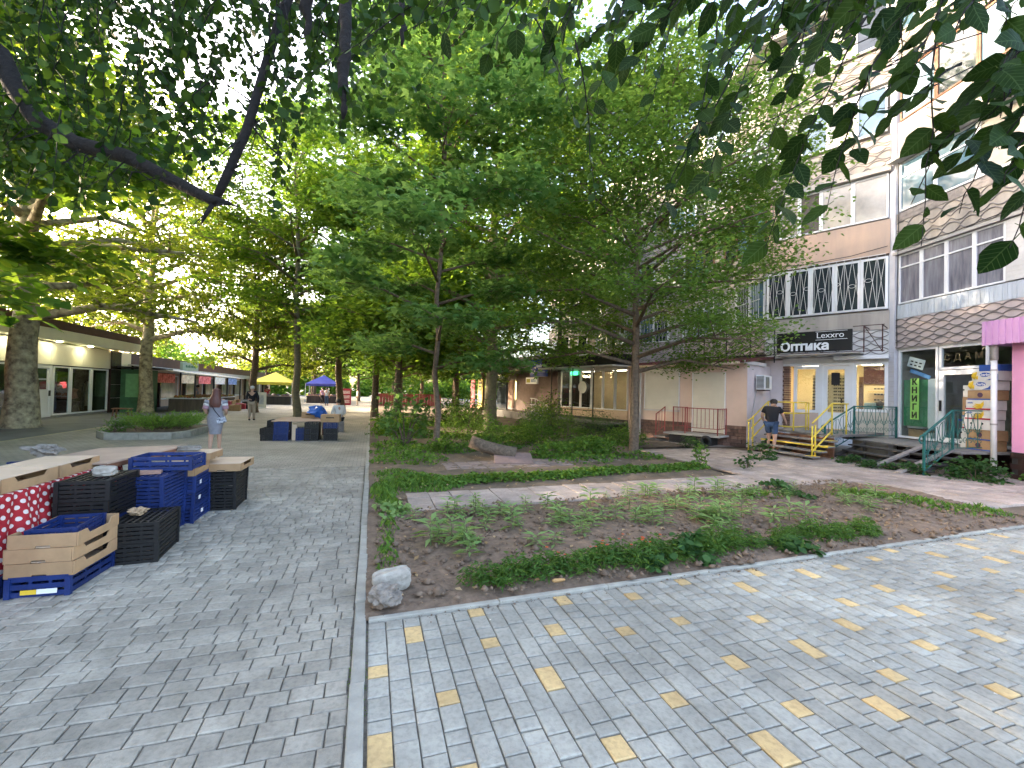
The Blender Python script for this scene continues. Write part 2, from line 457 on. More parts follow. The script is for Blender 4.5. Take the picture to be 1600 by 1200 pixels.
# the alley: geometry where the pavers can be told apart, the material beyond
AL_X0, AL_Y1 = -4.6, 10.2
alley = sheet('alley_pavement', [(-9.5, -6), (-0.06, -6), (-0.06, AL_Y1), (-9.5, AL_Y1)], -0.013, M['joint'])
sheet('far_alley_pavement', [(-9.5, AL_Y1), (-0.06, AL_Y1), (-0.06, 27), (2.5, 27), (2.5, 95), (-9.5, 95)], 0.0, M['alley_far'])
sheet('alley_pavement_margin', [(-9.5, -6), (AL_X0, -6), (AL_X0, AL_Y1 - .002), (-9.5, AL_Y1 - .002)], 0.0, M['alley_far'])
sheet('asphalt_road', [(-40, -10), (-9.5, -10), (-9.5, 95), (-40, 95)], -0.004, M['asphalt'])
sheet('road_edge_line', [(-9.62, 6), (-9.5, 6), (-9.5, 22), (-9.62, 22)], 0.001, mat('worn_yellow_line', (.5, .42, .26), .8, c2=(.3, .27, .2), scale=3))
side = sheet('side_pavement', [(0.0, -6), (16, -6), (16, EDGE(16)), (0.0, EDGE(0))], -0.013, M['joint'])

def paver_mesh(L, W, m, name='paver', c=.007):
    mb = MB(); h = .05
    x, y = L / 2, W / 2
    vs = []
    for z, i in ((-h, 0), (-.004, 0), (0, c)):
        vs += [(-x + i, -y + i, z), (x - i, -y + i, z), (x - i, y - i, z), (-x + i, y - i, z)]
    fs = [(8, 9, 10, 11)]
    for k in range(2):
        for j in range(4):
            a = k * 4 + j; b = k * 4 + (j + 1) % 4
            fs.append((a, b, b + 4, a + 4))
    mb.add(vs, fs)
    return mb.mesh(name, m)

def join_pavers(name, parent, lst, m):
    """lst: cx, cy, lx, ly, dz, tilt"""
    A = np.array(lst); n = len(A); c = .007
    base = []
    for z, i in ((-.05, 0), (-.004, 0), (0, c)):
        for sx, sy in ((-1, -1), (1, -1), (1, 1), (-1, 1)): base.append((sx, sy, z, i))
    base = np.array(base)
    hx = A[:, 2:3] / 2; hy = A[:, 3:4] / 2
    X = A[:, 0:1] + base[:, 0] * (hx - base[:, 3]); Y = A[:, 1:2] + base[:, 1] * (hy - base[:, 3])
    Z = A[:, 4:5] + base[:, 2] + A[:, 5:6] * base[:, 0] * (base[:, 2] > -.03) + A[:, 6:7] * base[:, 1] * (base[:, 2] > -.03)
    V = np.stack([X, Y, Z], -1).reshape(-1, 3)
    f = [(8, 9, 10, 11)] + [(k * 4 + j, k * 4 + (j + 1) % 4, k * 4 + (j + 1) % 4 + 4, k * 4 + j + 4) for k in range(2) for j in range(4)]
    F = (np.arange(n)[:, None, None] * 12 + np.array(f)[None]).reshape(-1, 4)
    tone = np.repeat(rng.random(n), 9)
    o = obj(name, np_mesh(name, V, F, m, tone=tone), parent)
    o['kind'] = 'stuff'
    return o

CI = camo.matrix_world.inverted()
def in_view(x, y, z=0.0, pad=0.04):
    p = CI @ Vector((x, y, z))
    if p.z > -0.1: return False
    u = .5 + p.x / -p.z * 690 / 1600; v = .5 + p.y / -p.z * 690 / 1200
    return -pad < u < 1 + pad and -pad < v < 1 + pad

def lay(parent, cells, mats, rot):
    """cells: cx, cy, lx, ly, kind; the 300 largest in view are parts, the rest one mass"""
    vis = [c for c in cells if in_view(c[0], c[1])]
    vis.sort(key=lambda c: (c[0] ** 2 + c[1] ** 2 + CAM_H ** 2) / (c[2] * c[3]) ** .5)
    single, rest = vis[:300], vis[300:]
    cache = {}
    for cx, cy, lx, ly, k in single:
        key = (round(lx, 2), round(ly, 2), k)
        if key not in cache: cache[key] = paver_mesh(lx, ly, mats[k])
        o = obj('paver', cache[key], parent, (cx, cy, random.uniform(-.004, .003)))
        o.rotation_euler = (random.gauss(0, .013), random.gauss(0, .013), random.gauss(0, .009))
    for k, m in enumerate(mats):
        l = [(cx, cy, lx, ly, random.uniform(-.003, .003), random.gauss(0, .0007), random.gauss(0, .0007)) for cx, cy, lx, ly, kk in rest if kk == k]
        if l: join_pavers('paver_field', parent, l, m)

# alley: courses run across, lengths vary
cells = []
y = 1.3; W = .122; J = .008
while y < AL_Y1:
    x = -0.068 - random.uniform(0, .012)
    while x > AL_X0:
        l = random.choice((.09, .12, .15, .18, .18, .21))
        x0 = max(x - l, AL_X0)
        if x - x0 > .04: cells.append(((x + x0) / 2, y + W / 2, x - x0 - J, W - J, 0))
        x = x0
    y += W
lay(alley, cells, [M['paver_old']], 0)
# side pavement: courses run along, a cream paver here and there
cells = []
x = .028
W = .122
while x < 13:
    y = EDGE(x + W / 2) - .062
    ymin = .4 if x < 5 else 1.2
    while y > ymin:
        l = random.choice((.09, .12, .12, .15, .18, .21)) if x > 0 else .12
        cells.append((x + W / 2, y - l / 2, W - J, l - J, 0))
        y -= l
    x += W
order = list(range(len(cells))); random.shuffle(order); cream = []
for i in order:        # cream pavers scattered evenly
    c = cells[i]
    if c[3] < .1 or random.random() < .25: continue
    if all((c[0] - a) ** 2 + (c[1] - b) ** 2 > .40 ** 2 for a, b in cream):
        cream.append((c[0], c[1])); cells[i] = c[:4] + (1,)
lay(side, cells, [M['paver'], M['paver_cream']], 0)

# kerbs
kerb = tag(bpy.data.objects.new('kerb', None), kind='structure'); COL.objects.link(kerb)
ks = MB().cbox(-.04, .04, -.498, .498, -.2, .012, .006).mesh('kerb_stone', M['kerb'])
for k in range(26):
    o = obj('kerb_stone', ks, kerb, (-.025 + random.gauss(0, .002), 1.2 + k, random.gauss(0, .003) + (.02 if k > 2 else 0)))
    o.rotation_euler = (random.gauss(0, .002), 0, random.gauss(0, .002))
bedkerb = tag(bpy.data.objects.new('bed_kerb', None), kind='structure'); COL.objects.link(bedkerb)
ks2 = MB().cbox(-.498, .498, -.026, .026, -.2, .024, .006).mesh('kerb_stone', M['kerb'])
for k in range(10):
    xx = .53 + k
    o = obj('kerb_stone', ks2, bedkerb, (xx, EDGE(xx) - .03, random.gauss(0, .003)))
    o.rotation_euler = (0, 0, math.atan(.034) + random.gauss(0, .002))

# soil of the bed and of the garden behind
def in_bed(x, y): return (y > 3.385 + .034 * x) & (y < np.where(x < .55, 7.2, 6.22 + .06 * (x - .5))) & (x > .005) & (x < 9.55 - .0 * y) & (y > 3.8 + (x - 9.2) * 4)
bumpy('bed_soil', .005, 9.6, 3.36, 7.3, .04, in_bed, lambda x, y: -.004 + .05 * np.clip((y - 3.45) / .5, 0, 1) * np.clip((6.4 - y) / .4, 0, 1), M['soil'], .022)
PATH_F = lambda x: 7.33 + .04 * x
def in_garden(x, y): return (y > np.where(x < .55, 7.0, PATH_F(x) - .16)) & (x > .005) & (x < np.where(y < 12, 7.6, 10.0))
bumpy('garden_soil', .005, 12., 7.0, 45., .12, in_garden, lambda x, y: -.012 + .06 * np.clip((y - 7.5) / 1.5, 0, 1), M['soil_dry'], .03)
sheet('garden_far_soil', [(2.5, 44), (14, 44), (14, 110), (2.5, 110)], .05, M['soil_dry'])

# tiled path across the garden and the forecourt of the shops
def tiles(name, cells, size, m):
    st = tag(bpy.data.objects.new(name, None), kind='structure'); COL.objects.link(st)
    h = size / 2 - .006
    me = MB().cbox(-h, h, -h, h, -.05, 0, .005).mesh('paving_tile', m)
    cells = [c for c in cells if in_view(*c)]
    cells.sort(key=lambda c: c[0] ** 2 + c[1] ** 2)
    for x, y in cells[:300]:
        o = obj('paving_tile', me, st, (x, y, .022 + random.gauss(0, .004)))
        o.rotation_euler = (random.gauss(0, .012), random.gauss(0, .012), random.gauss(0, .008))
    return st
cells = [(.75 + .35 * i, 6.42 + .35 * j + .05 * i * .35) for i in range(21) for j in range(3)]
tiles('tile_path', cells, .35, M['tile'])
sheet('path_bed', [(.52, 6.2), (7.7, 6.55), (7.9, 7.66), (.52, 7.34)], -.01, M['soil'])
cells = []
for i in range(26):
    for j in range(24):
        x = 7.95 + .35 * i; y = 3.6 + .35 * j
        if y > 12: continue
        if x < 9.7 and y < 6.55: continue
        if y < 4.4 - .05 * (x - 9): continue
        if x > 12.3 and y < 7: pass
        cells.append((x, y))
tiles('shop_forecourt', cells, .35, M['tile'])
sheet('forecourt_bed', [(7.75, 6.6), (9.6, 5.8), (9.6, 3.7), (17, 3.95), (17, 30), (10, 30), (7.75, 12)], -.012, M['soil_dry'])
sheet('far_forecourt', [(9.4, 12.1), (16, 12.1), (16, 60), (8.6, 60), (8.6, 20)], .012, M['tile_far'])
cells = [(1.7 + .3 * i + random.gauss(0, .01), 9.3 + .3 * j + .02 * i) for i in range(15) for j in range(3) if not (i > 9 and j == 0)]
st = tiles('garden_path', cells, .3, mat('old_reddish_tile', (.30, .22, .19), .9, c2=(.18, .145, .12), scale=4, bump=.3, per_obj=.2))
st.location.z = .03
# ------------------------------------------------------------------ apartment building with a zigzag front
def frame_at(p, d, z=0.0):
    """local x to the right along the front, y into the wall, z up"""
    d = Vector((d[0], d[1])).normalized()
    return Matrix(((d.x, -d.y, 0, p[0]), (d.y, d.x, 0, p[1]), (0, 0, 1, z), (0, 0, 0, 1)))
DA = Vector((-math.sin(R(15)), -math.cos(R(15))))
DB = Vector((math.sin(R(25)), -math.cos(R(25))))
KP = Vector((15.79, 9.64))
LP = KP - DB * 3.73
Q2 = LP - DA * 7.0
Q3 = Q2 - DB * 3.73
Q4 = Q3 - DA * 7.0
Q5 = Q4 - DB * 3.73
Q6 = Q5 - DA * 7.0
TA = frame_at(KP, DA); TB = frame_at(LP, DB)
TA2 = frame_at(Q2, DA); TB2 = frame_at(Q3, DB); TA3 = frame_at(Q4, DA); TB3 = frame_at(Q5, DB); TA4 = frame_at(Q6, DA)

bld = thing('apartment_building', 'five storey panel apartment block with zigzag glazed balconies and wavy relief parapets', 'building', (0, 0, 0))

def wave_panel(T, x0, x1, z0, z1, m, lam=.43, rows=None, y0=-.06, parent=bld, seg=9, stagger=None):
    o = MB(T).box(x0, x1, y0, .16, z0, z1).build('parapet_panel', m, parent)
    stagger = (lam > .46) if stagger is None else stagger
    rows = rows or max(2, round((z1 - z0) / .25))
    h = (z1 - z0) / rows
    mb = MB(T)
    n = max(4, int((x1 - x0) / lam * seg))
    for j in range(rows):
        for sg_ in (-1, 1):
            vs = []; fs = []
            for i in range(n + 1):
                x = x0 + .01 + (x1 - x0 - .02) * i / n
                # a chain of lens-shaped loops in every row
                q = abs(math.sin(math.pi * (x / lam + (.5 * (j % 2) if stagger else 0)))) ** .85
                z = z0 + (j + .5) * h + sg_ * (.012 + (.46 if stagger else .38) * h * q)
                z = min(max(z, z0 + .014), z1 - .014)
                for dz, y in ((-.016, y0 - .001), (-.010, y0 - .022), (.010, y0 - .022), (.016, y0 - .001)):
                    vs.append((x, y, z + dz))
                if i:
                    a = (i - 1) * 4; b = i * 4
                    for k in range(3): fs.append((a + k, b + k, b + k + 1, a + k + 1))
            mb.add(vs, fs)
    r = mb.build('wavy_relief', M['ridge_shade'], o, smooth=False)
    r['kind'] = 'stuff'
    return o

def window(T, x0, x1, z0, z1, pane, m=None, fw=.05, transom=None, y=.0, parent=bld, open_=False, name='window'):
    m = m or M['upvc']
    mb = MB(T)
    mb.box(x0, x0 + fw, y - .03, y + .04, z0, z1); mb.box(x1 - fw, x1, y - .03, y + .04, z0, z1)
    mb.box(x0 + fw, x1 - fw, y - .028, y + .038, z0, z0 + fw); mb.box(x0 + fw, x1 - fw, y - .028, y + .038, z1 - fw, z1)
    if transom: mb.box(x0 + fw, x1 - fw, y - .026, y + .036, z0 + (z1 - z0) * transom - .02, z0 + (z1 - z0) * transom + .02)
    f = mb.build(name, m, parent)
    if pane is not None:
        MB(T).box(x0 + fw, x1 - fw, y + .004, y + .012, z0 + fw, z1 - fw).build('pane', pane, f)
    return f

def strip_windows(T, x0, x1, z0, z1, n, panes, m=None, transom=None, fw=.05):
    w_ = (x1 - x0) / n
    for i in range(n):
        window(T, x0 + i * w_ + .004, x0 + (i + 1) * w_ - .004, z0, z1, panes[i % len(panes)], m, fw, transom)

def plain(T, x0, x1, z0, z1, m, y0=-.05, y1=.16, name='wall_panel', parent=bld):
    return MB(T).box(x0, x1, y0, y1, z0, z1).build(name, m, parent)

def boards(T, x0, x1, z0, z1, m, w_=.1, y0=-.05):
    mb = MB(T); x = x0
    while x < x1 - .01:
        xe = min(x + w_, x1)
        mb.box(x + .003, xe - .003, y0 - random.uniform(0, .008), .1, z0, z1); x = xe
    o = mb.build('board_cladding', m, bld); o['kind'] = 'stuff'
    return o

def slab(T, x0, x1, z, y0=-.12, h=.09, m=None):
    return MB(T).box(x0, x1, y0, .2, z, z + h).build('floor_slab', m or M['concrete'], bld)

def lattice(T, x0, x1, z0, z1, m, parent):
    """security grille: crossing diagonal bars with rings"""
    mb = MB(T); n = max(2, round((x1 - x0) / .42)); w_ = (x1 - x0) / n; y = -.1
    for i in range(n):
        a = x0 + i * w_; b = a + w_; c = (a + b) / 2
        mb.bar((a, y, z0), (c, y, z1), .010); mb.bar((c, y - .003, z1), (b, y - .003, z0), .010)
        mb.bar((a, y - .006, z1), (c, y - .006, z0), .010); mb.bar((c, y - .009, z0), (b, y - .009, z1), .010)
        mb.bar((c, y + .012, z0), (c, y + .012, z1), .009)
        for q in range(10):
            t0 = 2 * math.pi * q / 10; t1 = 2 * math.pi * (q + 1) / 10; zc = (z0 + z1) / 2 + (.06 if i % 2 else -.06)
            mb.bar((a + .09 * math.cos(t0), y - .012, zc + .06 * math.sin(t0)), (a + .09 * math.cos(t1), y - .012, zc + .06 * math.sin(t1)), .009)
    mb.bar((x0, y, z0), (x1, y, z0), .02); mb.bar((x0, y, z1), (x1, y, z1), .02)
    return mb.build('window_grille', m, parent)

def core_wall(T, x0, x1, z0, z1, m, y0=.2, y1=.45):
    return MB(T).box(x0, x1, y0, y1, z0, z1).build('wall', m, bld)

M['lilac_wall'] = mat('pale_lilac_pier', (.60, .60, .64), .85, c2=(.5, .5, .54), scale=2)
G, GB, GP, CU = M['glass_dark'], M['glass_blue'], M['glass_pale'], M['curtain']
# --- section A, over the book shop
core_wall(TA, .02, 7.2, 3.3, 15.4, M['panel'])
wave_panel(TA, .1, 7.2, 3.35, 4.27, M['panel_pink'])
boards(TA, .1, 7.2, 4.28, 4.70, M['blue_wood'])
strip_windows(TA, .14, 3.04, 4.74, 6.28, 4, [CU, CU, CU, CU], transom=.74, fw=.045)
for k in range(14):
    plain(TA, 3.06, 7.2, 4.74 + k * .11, 4.845 + k * .11, M['white_wall'], y0=-.055, name='siding_board')
slab(TA, .02, 7.2, 6.30)
wave_panel(TA, .1, 7.2, 6.42, 7.33, M['panel'], lam=.50, rows=3)
for k in range(2): plain(TA, .1, 7.2, 7.34 + .13 * k, 7.465 + .13 * k, M['grey_wood'], y0=-.075, name='board')
strip_windows(TA, .14, 6.9, 7.66, 9.2, 6, [GB, GB, GP, GB], transom=.7)
slab(TA, .02, 7.2, 9.22, y0=-.35)
plain(TA, .1, 7.2, 9.33, 10.5, M['panel'])
strip_windows(TA, .14, 6.9, 10.55, 12.1, 6, [GB, G, GB, GP], m=M['brown_wood'])
slab(TA, .02, 7.2, 12.12)
wave_panel(TA, .1, 7.2, 12.23, 13.4, M['panel'], lam=.5, rows=3)
strip_windows(TA, .14, 6.9, 13.44, 14.9, 6, [GB, GP])
slab(TA, -.1, 7.3, 15.0, y0=-.5, h=.4)
# --- pier where sections A and B meet
MB(TA).box(-.12, .09, -.10, .3, 0, 15.4).build('pier', M['lilac_wall'], bld)
pr = MB(TA)
for k in range(18): pr.box(-.124, .094, -.104, -.099, .6 + k * .155, .606 + k * .155)
pr.build('pier_joint', M['concrete'], bld)['kind'] = 'stuff'
# --- section B, over the optician
core_wall(TB, 0, 3.62, 3.1, 15.4, M['panel'])
wave_panel(TB, 0, 3.6, 3.18, 3.98, M['white_wall'], lam=.45, rows=3)
plain(TB, 0, 3.6, 4.0, 4.6, M['panel'])
strip_windows(TB, .02, 3.56, 4.66, 6.36, 5, [G, G, G, G, G], fw=.07)
lattice(TB, .06, 3.5, 4.7, 6.42, M['pipe_white'], bld)
plain(TB, 0, 3.6, 6.44, 7.54, M['salmon'])
plain(TB, 0, .42, 7.56, 9.06, M['salmon'], y0=-.02)
window(TB, .43, 1.06, 7.6, 9.05, GP, transom=None); window(TB, 1.07, 1.72, 7.6, 9.05, mat('open_window_dark', (.10, .085, .07), .6, var=.2, scale=2))
window(TB, 1.73, 2.62, 7.6, 9.05, GP); window(TB, 2.63, 3.55, 7.6, 9.05, GP)
slab(TB, -.02, 3.62, 9.08, y0=-.2, h=.16)
wave_panel(TB, 0, 3.6, 9.26, 10.3, M['panel'], lam=.5, rows=4)
strip_windows(TB, .3, 3.5, 10.45, 11.95, 4, [GP, GB, GP, GB])
plain(TB, 0, .28, 10.32, 12.0, M['white_wall'], y0=-.02)
slab(TB, -.02, 3.62, 12.0)
wave_panel(TB, 0, 3.6, 12.1, 13.2, M['panel'], lam=.5, rows=4)
strip_windows(TB, .1, 3.5, 13.35, 14.85, 4, [GP, G])
slab(TB, -.1, 3.7, 15.0, y0=-.5, h=.4)
cb = MB()
for (T_, pts_) in ((TA, [(.15, -.1, 6.5), (1.8, -.1, 6.42), (3.6, -.1, 6.5), (6, -.1, 6.4)]), (TB, [(.1, -.12, 6.6), (1.2, -.12, 6.5), (2.6, -.12, 6.52), (3.55, -.12, 6.65)]), (TA, [(.2, -.12, 9.2), (.22, -.12, 7.2), (.18, -.12, 4.3), (.2, -.12, 3.4)]), (TB, [(.2, -.1, 10.2), (.24, -.1, 8.0), (.2, -.1, 6.5)])):
    c_ = MB(T_); c_.tube(pts_, .012, 5); c_.build('cable', M['black_metal'], bld)
# --- the sections that follow to the left
def section(T, w_, first, frames, panes, lam=.5, ground=True, top=15.4):
    core_wall(T, .02, w_ - .02, 0 if ground else 3.0, top, M['panel'])
    z = 4.69
    for f in range(4):
        if not (f == 0 and first == 'low'): wave_panel(T, .05, w_ - .05, z - 1.28, z - .06, M['panel'] if f % 2 else M['panel_pink'], lam=lam, rows=4, seg=6)
        n = max(3, round(w_ / .95))
        strip_windows(T, .08, w_ - .08, z, z + 1.56, n, [panes[(i + f) % len(panes)] for i in range(n)], m=frames[f % len(frames)], transom=.72 if f % 2 else None)
        slab(T, 0, w_, z + 1.57, y0=-.14)
        z += 2.9
    slab(T, -.1, w_ + .1, top - .4, y0=-.5, h=.4)
section(TA2, 7.0, 'wave', [M['upvc'], M['brown_wood'], M['upvc'], M['upvc']], [G, GB, GB, G, GP], lam=.55)
gr = MB(TA2)
for k in range(56): gr.box(.35 + k * .115, .362 + k * .115, -.1, -.088, 4.7, 6.25)
for z in (4.72, 5.5, 6.24): gr.box(.33, 6.75, -.105, -.085, z, z + .02)
gr.build('window_grille', M['pipe_white'], bld)
section(TB2, 3.73, 'wave', [M['upvc']], [G, GB, G, GP], lam=.55)
lattice(TB2, .2, 3.5, 4.7, 6.3, M['pipe_white'], bld)
section(TA3, 7.0, 'wave', [M['upvc']], [G, GB, GP], lam=.6)
section(TB3, 3.73, 'wave', [M['upvc']], [G, GP], lam=.6)
section(TA4, 7.0, 'wave', [M['upvc']], [G, GB], lam=.7)
# roof
rp = [KP - DA * 0 + Vector((0, 0)), KP + DA * 7.2, KP + DA * 7.2 + Vector((12, 0)), Q6 + Vector((12, 0)), Q6, Q5, Q4, Q3, Q2, LP]
me = bpy.data.meshes.new('roof'); me.from_pydata([(p.x, p.y, 15.42) for p in rp], [], [tuple(range(len(rp)))]); me.materials.append(M['concrete'])
obj('roof', me, bld)
e = KP + DA * 7.2
MB(frame_at((e.x, e.y), (1, 0))).box(0, 12, 0, .3, 0, 15.4).build('end_wall', M['panel'], bld)

# ------------------------------------------------------------------ book shop (section A, ground floor)
shop = thing('book_shop', 'white framed glass shop front with green КНИГИ strip beside the pink extension', 'shop', (KP.x, KP.y, 0))
shop.rotation_euler = TA.to_euler()
I4 = Matrix.Identity(4)
FZ = .55
window(I4, .14, 1.36, FZ + .03, 3.3, M['glass'], fw=.06, parent=shop, name='display_window', y=.02)
window(I4, 1.40, 2.66, 2.62, 3.3, M['glass'], fw=.07, parent=shop, name='transom_window', y=.02)
door = window(I4, 1.40, 2.66, FZ + .03, 2.6, M['glass'], fw=.13, parent=shop, name='door', y=.02)
MB().box(1.46, 1.49, -.07, -.02, 1.45, 1.75).build('handle', M['black_metal'], door)
window(I4, 2.70, 3.7, FZ + .03, 3.3, M['glass'], fw=.07, parent=shop, name='display_window', y=.02)
M['int_wall'] = mat('shop_inside_wall', (.42, .40, .36), .9, c2=(.30, .285, .26), scale=2)
rm = MB(); rm.box(.1, 7, 2.6, 2.7, .5, 3.34); rm.box(.02, .1, .07, 2.6, .5, 3.34); rm.box(.1, 7, .07, 2.6, .48, .55); rm.box(.1, 7, .07, 2.6, 3.3, 3.34); rm.box(3.72, 7.0, -.02, .07, .5, 3.34)
rm.build('interior', M['int_wall'], shop)
MB().box(.22, .98, .10, .13, .95, 2.36).build('green_board', mat('green_display_board', (.06, .30, .12), .7, var=.15), shop)
MB().box(.98, 1.29, .10, .12, .9, 2.38).build('white_paper', M['white_sign'], shop)
kn = MB().box(.53, .80, .005, .012, 1.16, 2.40).build('name_strip', mat('lime_strip', (.30, .62, .14), .5, var=.05), shop)
for k, ch in enumerate('КНИГИ'):
    text(ch, .25, M['letter_black'], Matrix.Translation((.665, .0, 2.28 - k * .25)) @ Matrix.Rotation(math.pi / 2, 4, 'X'), kn, bold=.008, depth=.003)
for k, ch in enumerate('СДАМ'):
    text(ch, .24, mat('gold_letters', (.13, .10, .05), .5), Matrix.Translation((1.62 + k * .27, .0, 2.95)) @ Matrix.Rotation(math.pi / 2, 4, 'X'), shop, depth=.003)
po = MB(Matrix.Translation((.62, .09, 2.86)) @ Matrix.Rotation(R(18), 4, 'Y')).box(-.26, .26, 0, .01, -.15, .15).build('poster', M['white_sign'], shop)
mb = MB(Matrix.Translation((.62, .085, 2.86)) @ Matrix.Rotation(R(18), 4, 'Y'))
for i in range(3):
    for j in range(2): mb.cbox(-.18 + i * .14, -.1 + i * .14, 0, .004, -.09 + j * .1, -.05 + j * .1, .001)
mb.build('poster_print', M['black'], po)
MB(Matrix.Translation((.78, .08, 2.52)) @ Matrix.Rotation(R(22), 4, 'Y')).box(-.36, .3, 0, .01, -.055, .055).build('pencil_cutout', mat('blue_card', (.10, .28, .62), .6), shop)
for (a, b_, z0, z1, m_) in ((.28, .75, FZ, .86, 'carton'), (.76, 1.0, FZ, .78, 'white_sign'), (.24, .72, .88, .98, 'white_sign')):
    MB().cbox(a, b_, .2, .55, z0 + .003, z1, .01).build('display_box', M[m_], shop)
# lintel and plinth
MB().box(.1, 7.2, -.04, .2, 3.3, 3.345).build('lintel', M['concrete'], shop)
MB().box(.1, 7.2, .0, .3, 0, .55).build('plinth', M['dark_tile'], shop)

# deck and steps in front of it
st = thing('wooden_steps', 'dark weathered plank deck and steps below the glass book shop door', 'steps', (KP.x, KP.y, 0))
st.rotation_euler = TA.to_euler()
for k in range(9):
    MB().cbox(.12, 3.62, -.215 - k * .2, -.02 - k * .2, .50, .545 + random.uniform(-.003, .003), .004).build('deck_board', M['deck_wood'], st)
M['black_wood'] = mat('blackened_step_boards', (.055, .05, .047), .8, c2=(.03, .027, .025), scale=6, bump=.3)
for k, (yy, zz, xa) in enumerate(((-2.06, .41, .85), (-2.40, .27, 1.05), (-2.74, .13, 1.2))):
    MB().cbox(xa, 3.75, yy - .16, yy + .16, zz - .04, zz, .004).build('tread', M['black_wood'], st)
for x in (.95, 2.3, 3.6):
    MB().prism([(x, 0), (x, .5), (x + .05, .5), (x + .05, 0)], -1.86, -1.80).build('post', M['black_wood'], st)
    MB(Matrix.Translation((x, 0, 0))).add([(0, -1.86, .46), (.05, -1.86, .46), (.05, -2.9, .05), (0, -2.9, .05), (0, -1.86, .36), (.05, -1.86, .36), (.05, -2.8, 0), (0, -2.8, 0)],
        [(0, 1, 2, 3), (7, 6, 5, 4), (0, 3, 7, 4), (1, 5, 6, 2), (3, 2, 6, 7), (0, 4, 5, 1)]).build('stringer', M['black_wood'], st)
for x in (2.75, 3.45):
    MB().bar((x - .1, -1.72, .58), (x + .05, -3.25, .03), .13, .05).build('ramp_board', M['grey_wood'], st)

# scrollwork railings
def scroll(mb, c, r, a0, turns, ux, uz, n=14, th=.012):
    pts = []
    for i in range(n + 1):
        t = i / n; a = a0 + turns * 2 * math.pi * t; q = r * (1 - .72 * t)
        pts.append(Vector(c) + Vector(ux) * (q * math.cos(a)) + Vector(uz) * (q * math.sin(a)))
    mb.tube(pts, th / 2, 5)
def scroll_panel(mb, a, b, h, n):
    """ornament between a rail from a to b (Vectors at foot level), h high"""
    a = Vector(a); b = Vector(b); d = (b - a) / n; ux = d.normalized(); uz = Vector((0, 0, 1))
    for i in range(n):
        c = a + d * (i + .5); e0 = a + d * i
        mb.bar(c, c + uz * h, .012)
        for s in (-1, 1):
            w_ = d.length / 2
            pts = [c + ux * (s * w_ * .15) + uz * h * .38, c + ux * (s * w_ * .55) + uz * h * .55, c + ux * (s * w_ * .92) + uz * h * .78, c + ux * (s * w_ * .7) + uz * h * .95, c + ux * (s * w_ * .2) + uz * h * .99]
            mb.tube(pts, .007, 5)
            scroll(mb, c + ux * (s * w_ * .5) + uz * h * .5, w_ * .42, math.pi * (.5 if s > 0 else .5), -1.1 * s, ux, uz)
            scroll(mb, c + ux * (s * w_ * .5) + uz * h * .22, w_ * .45, -math.pi * .5, 1.1 * s, ux, uz)
def green_rail(x, xb, label):
    """posts and scrollwork from the wall to the deck edge, then down the steps"""
    t = thing('scroll_railing', label, 'railing', (KP.x, KP.y, 0), group='green scrollwork railings of the book shop steps')
    t.rotation_euler = TA.to_euler()
    p0 = (x, -.12, FZ); p1 = (x + .35, -1.78, FZ); p2 = (xb, -2.85, .02)
    for p, h in ((p0, .98), (p1, .98), (p2, .95)):
        MB().box(p[0] - .02, p[0] + .02, p[1] - .02, p[1] + .02, p[2], p[2] + h).build('post', M['green_paint'], t)
    up = Vector((0, 0, 1))
    mb = MB(); mb.bar(Vector(p0) + up * .96, Vector(p1) + up * .96, .04, .03); mb.bar(Vector(p1) + up * .96, Vector(p2) + up * .93, .04, .03)
    a = Vector(p2) + up * .93
    mb.tube([a, a + Vector((.01, -.1, -.04)), a + Vector((.01, -.13, -.13)), a + Vector((.01, -.08, -.2)), a + Vector((0, -.02, -.19))], .018, 6)
    mb.build('handrail', M['green_paint'], t)
    mb = MB(); scroll_panel(mb, Vector(p0) + up * .08, Vector(p1) + up * .08, .84, 5); scroll_panel(mb, Vector(p1) + up * .08, Vector(p2) + up * .1, .80, 4)
    mb.bar(Vector(p0) + up * .07, Vector(p1) + up * .07, .02); mb.bar(Vector(p1) + up * .07, Vector(p2) + up * .09, .02)
    mb.build('scrollwork', M['green_paint'], t)
green_rail(.2, .75, 'green scrollwork railing between the yellow rails and the book shop window')
green_rail(3.05, 3.75, 'green scrollwork railing in front of the banana boxes')

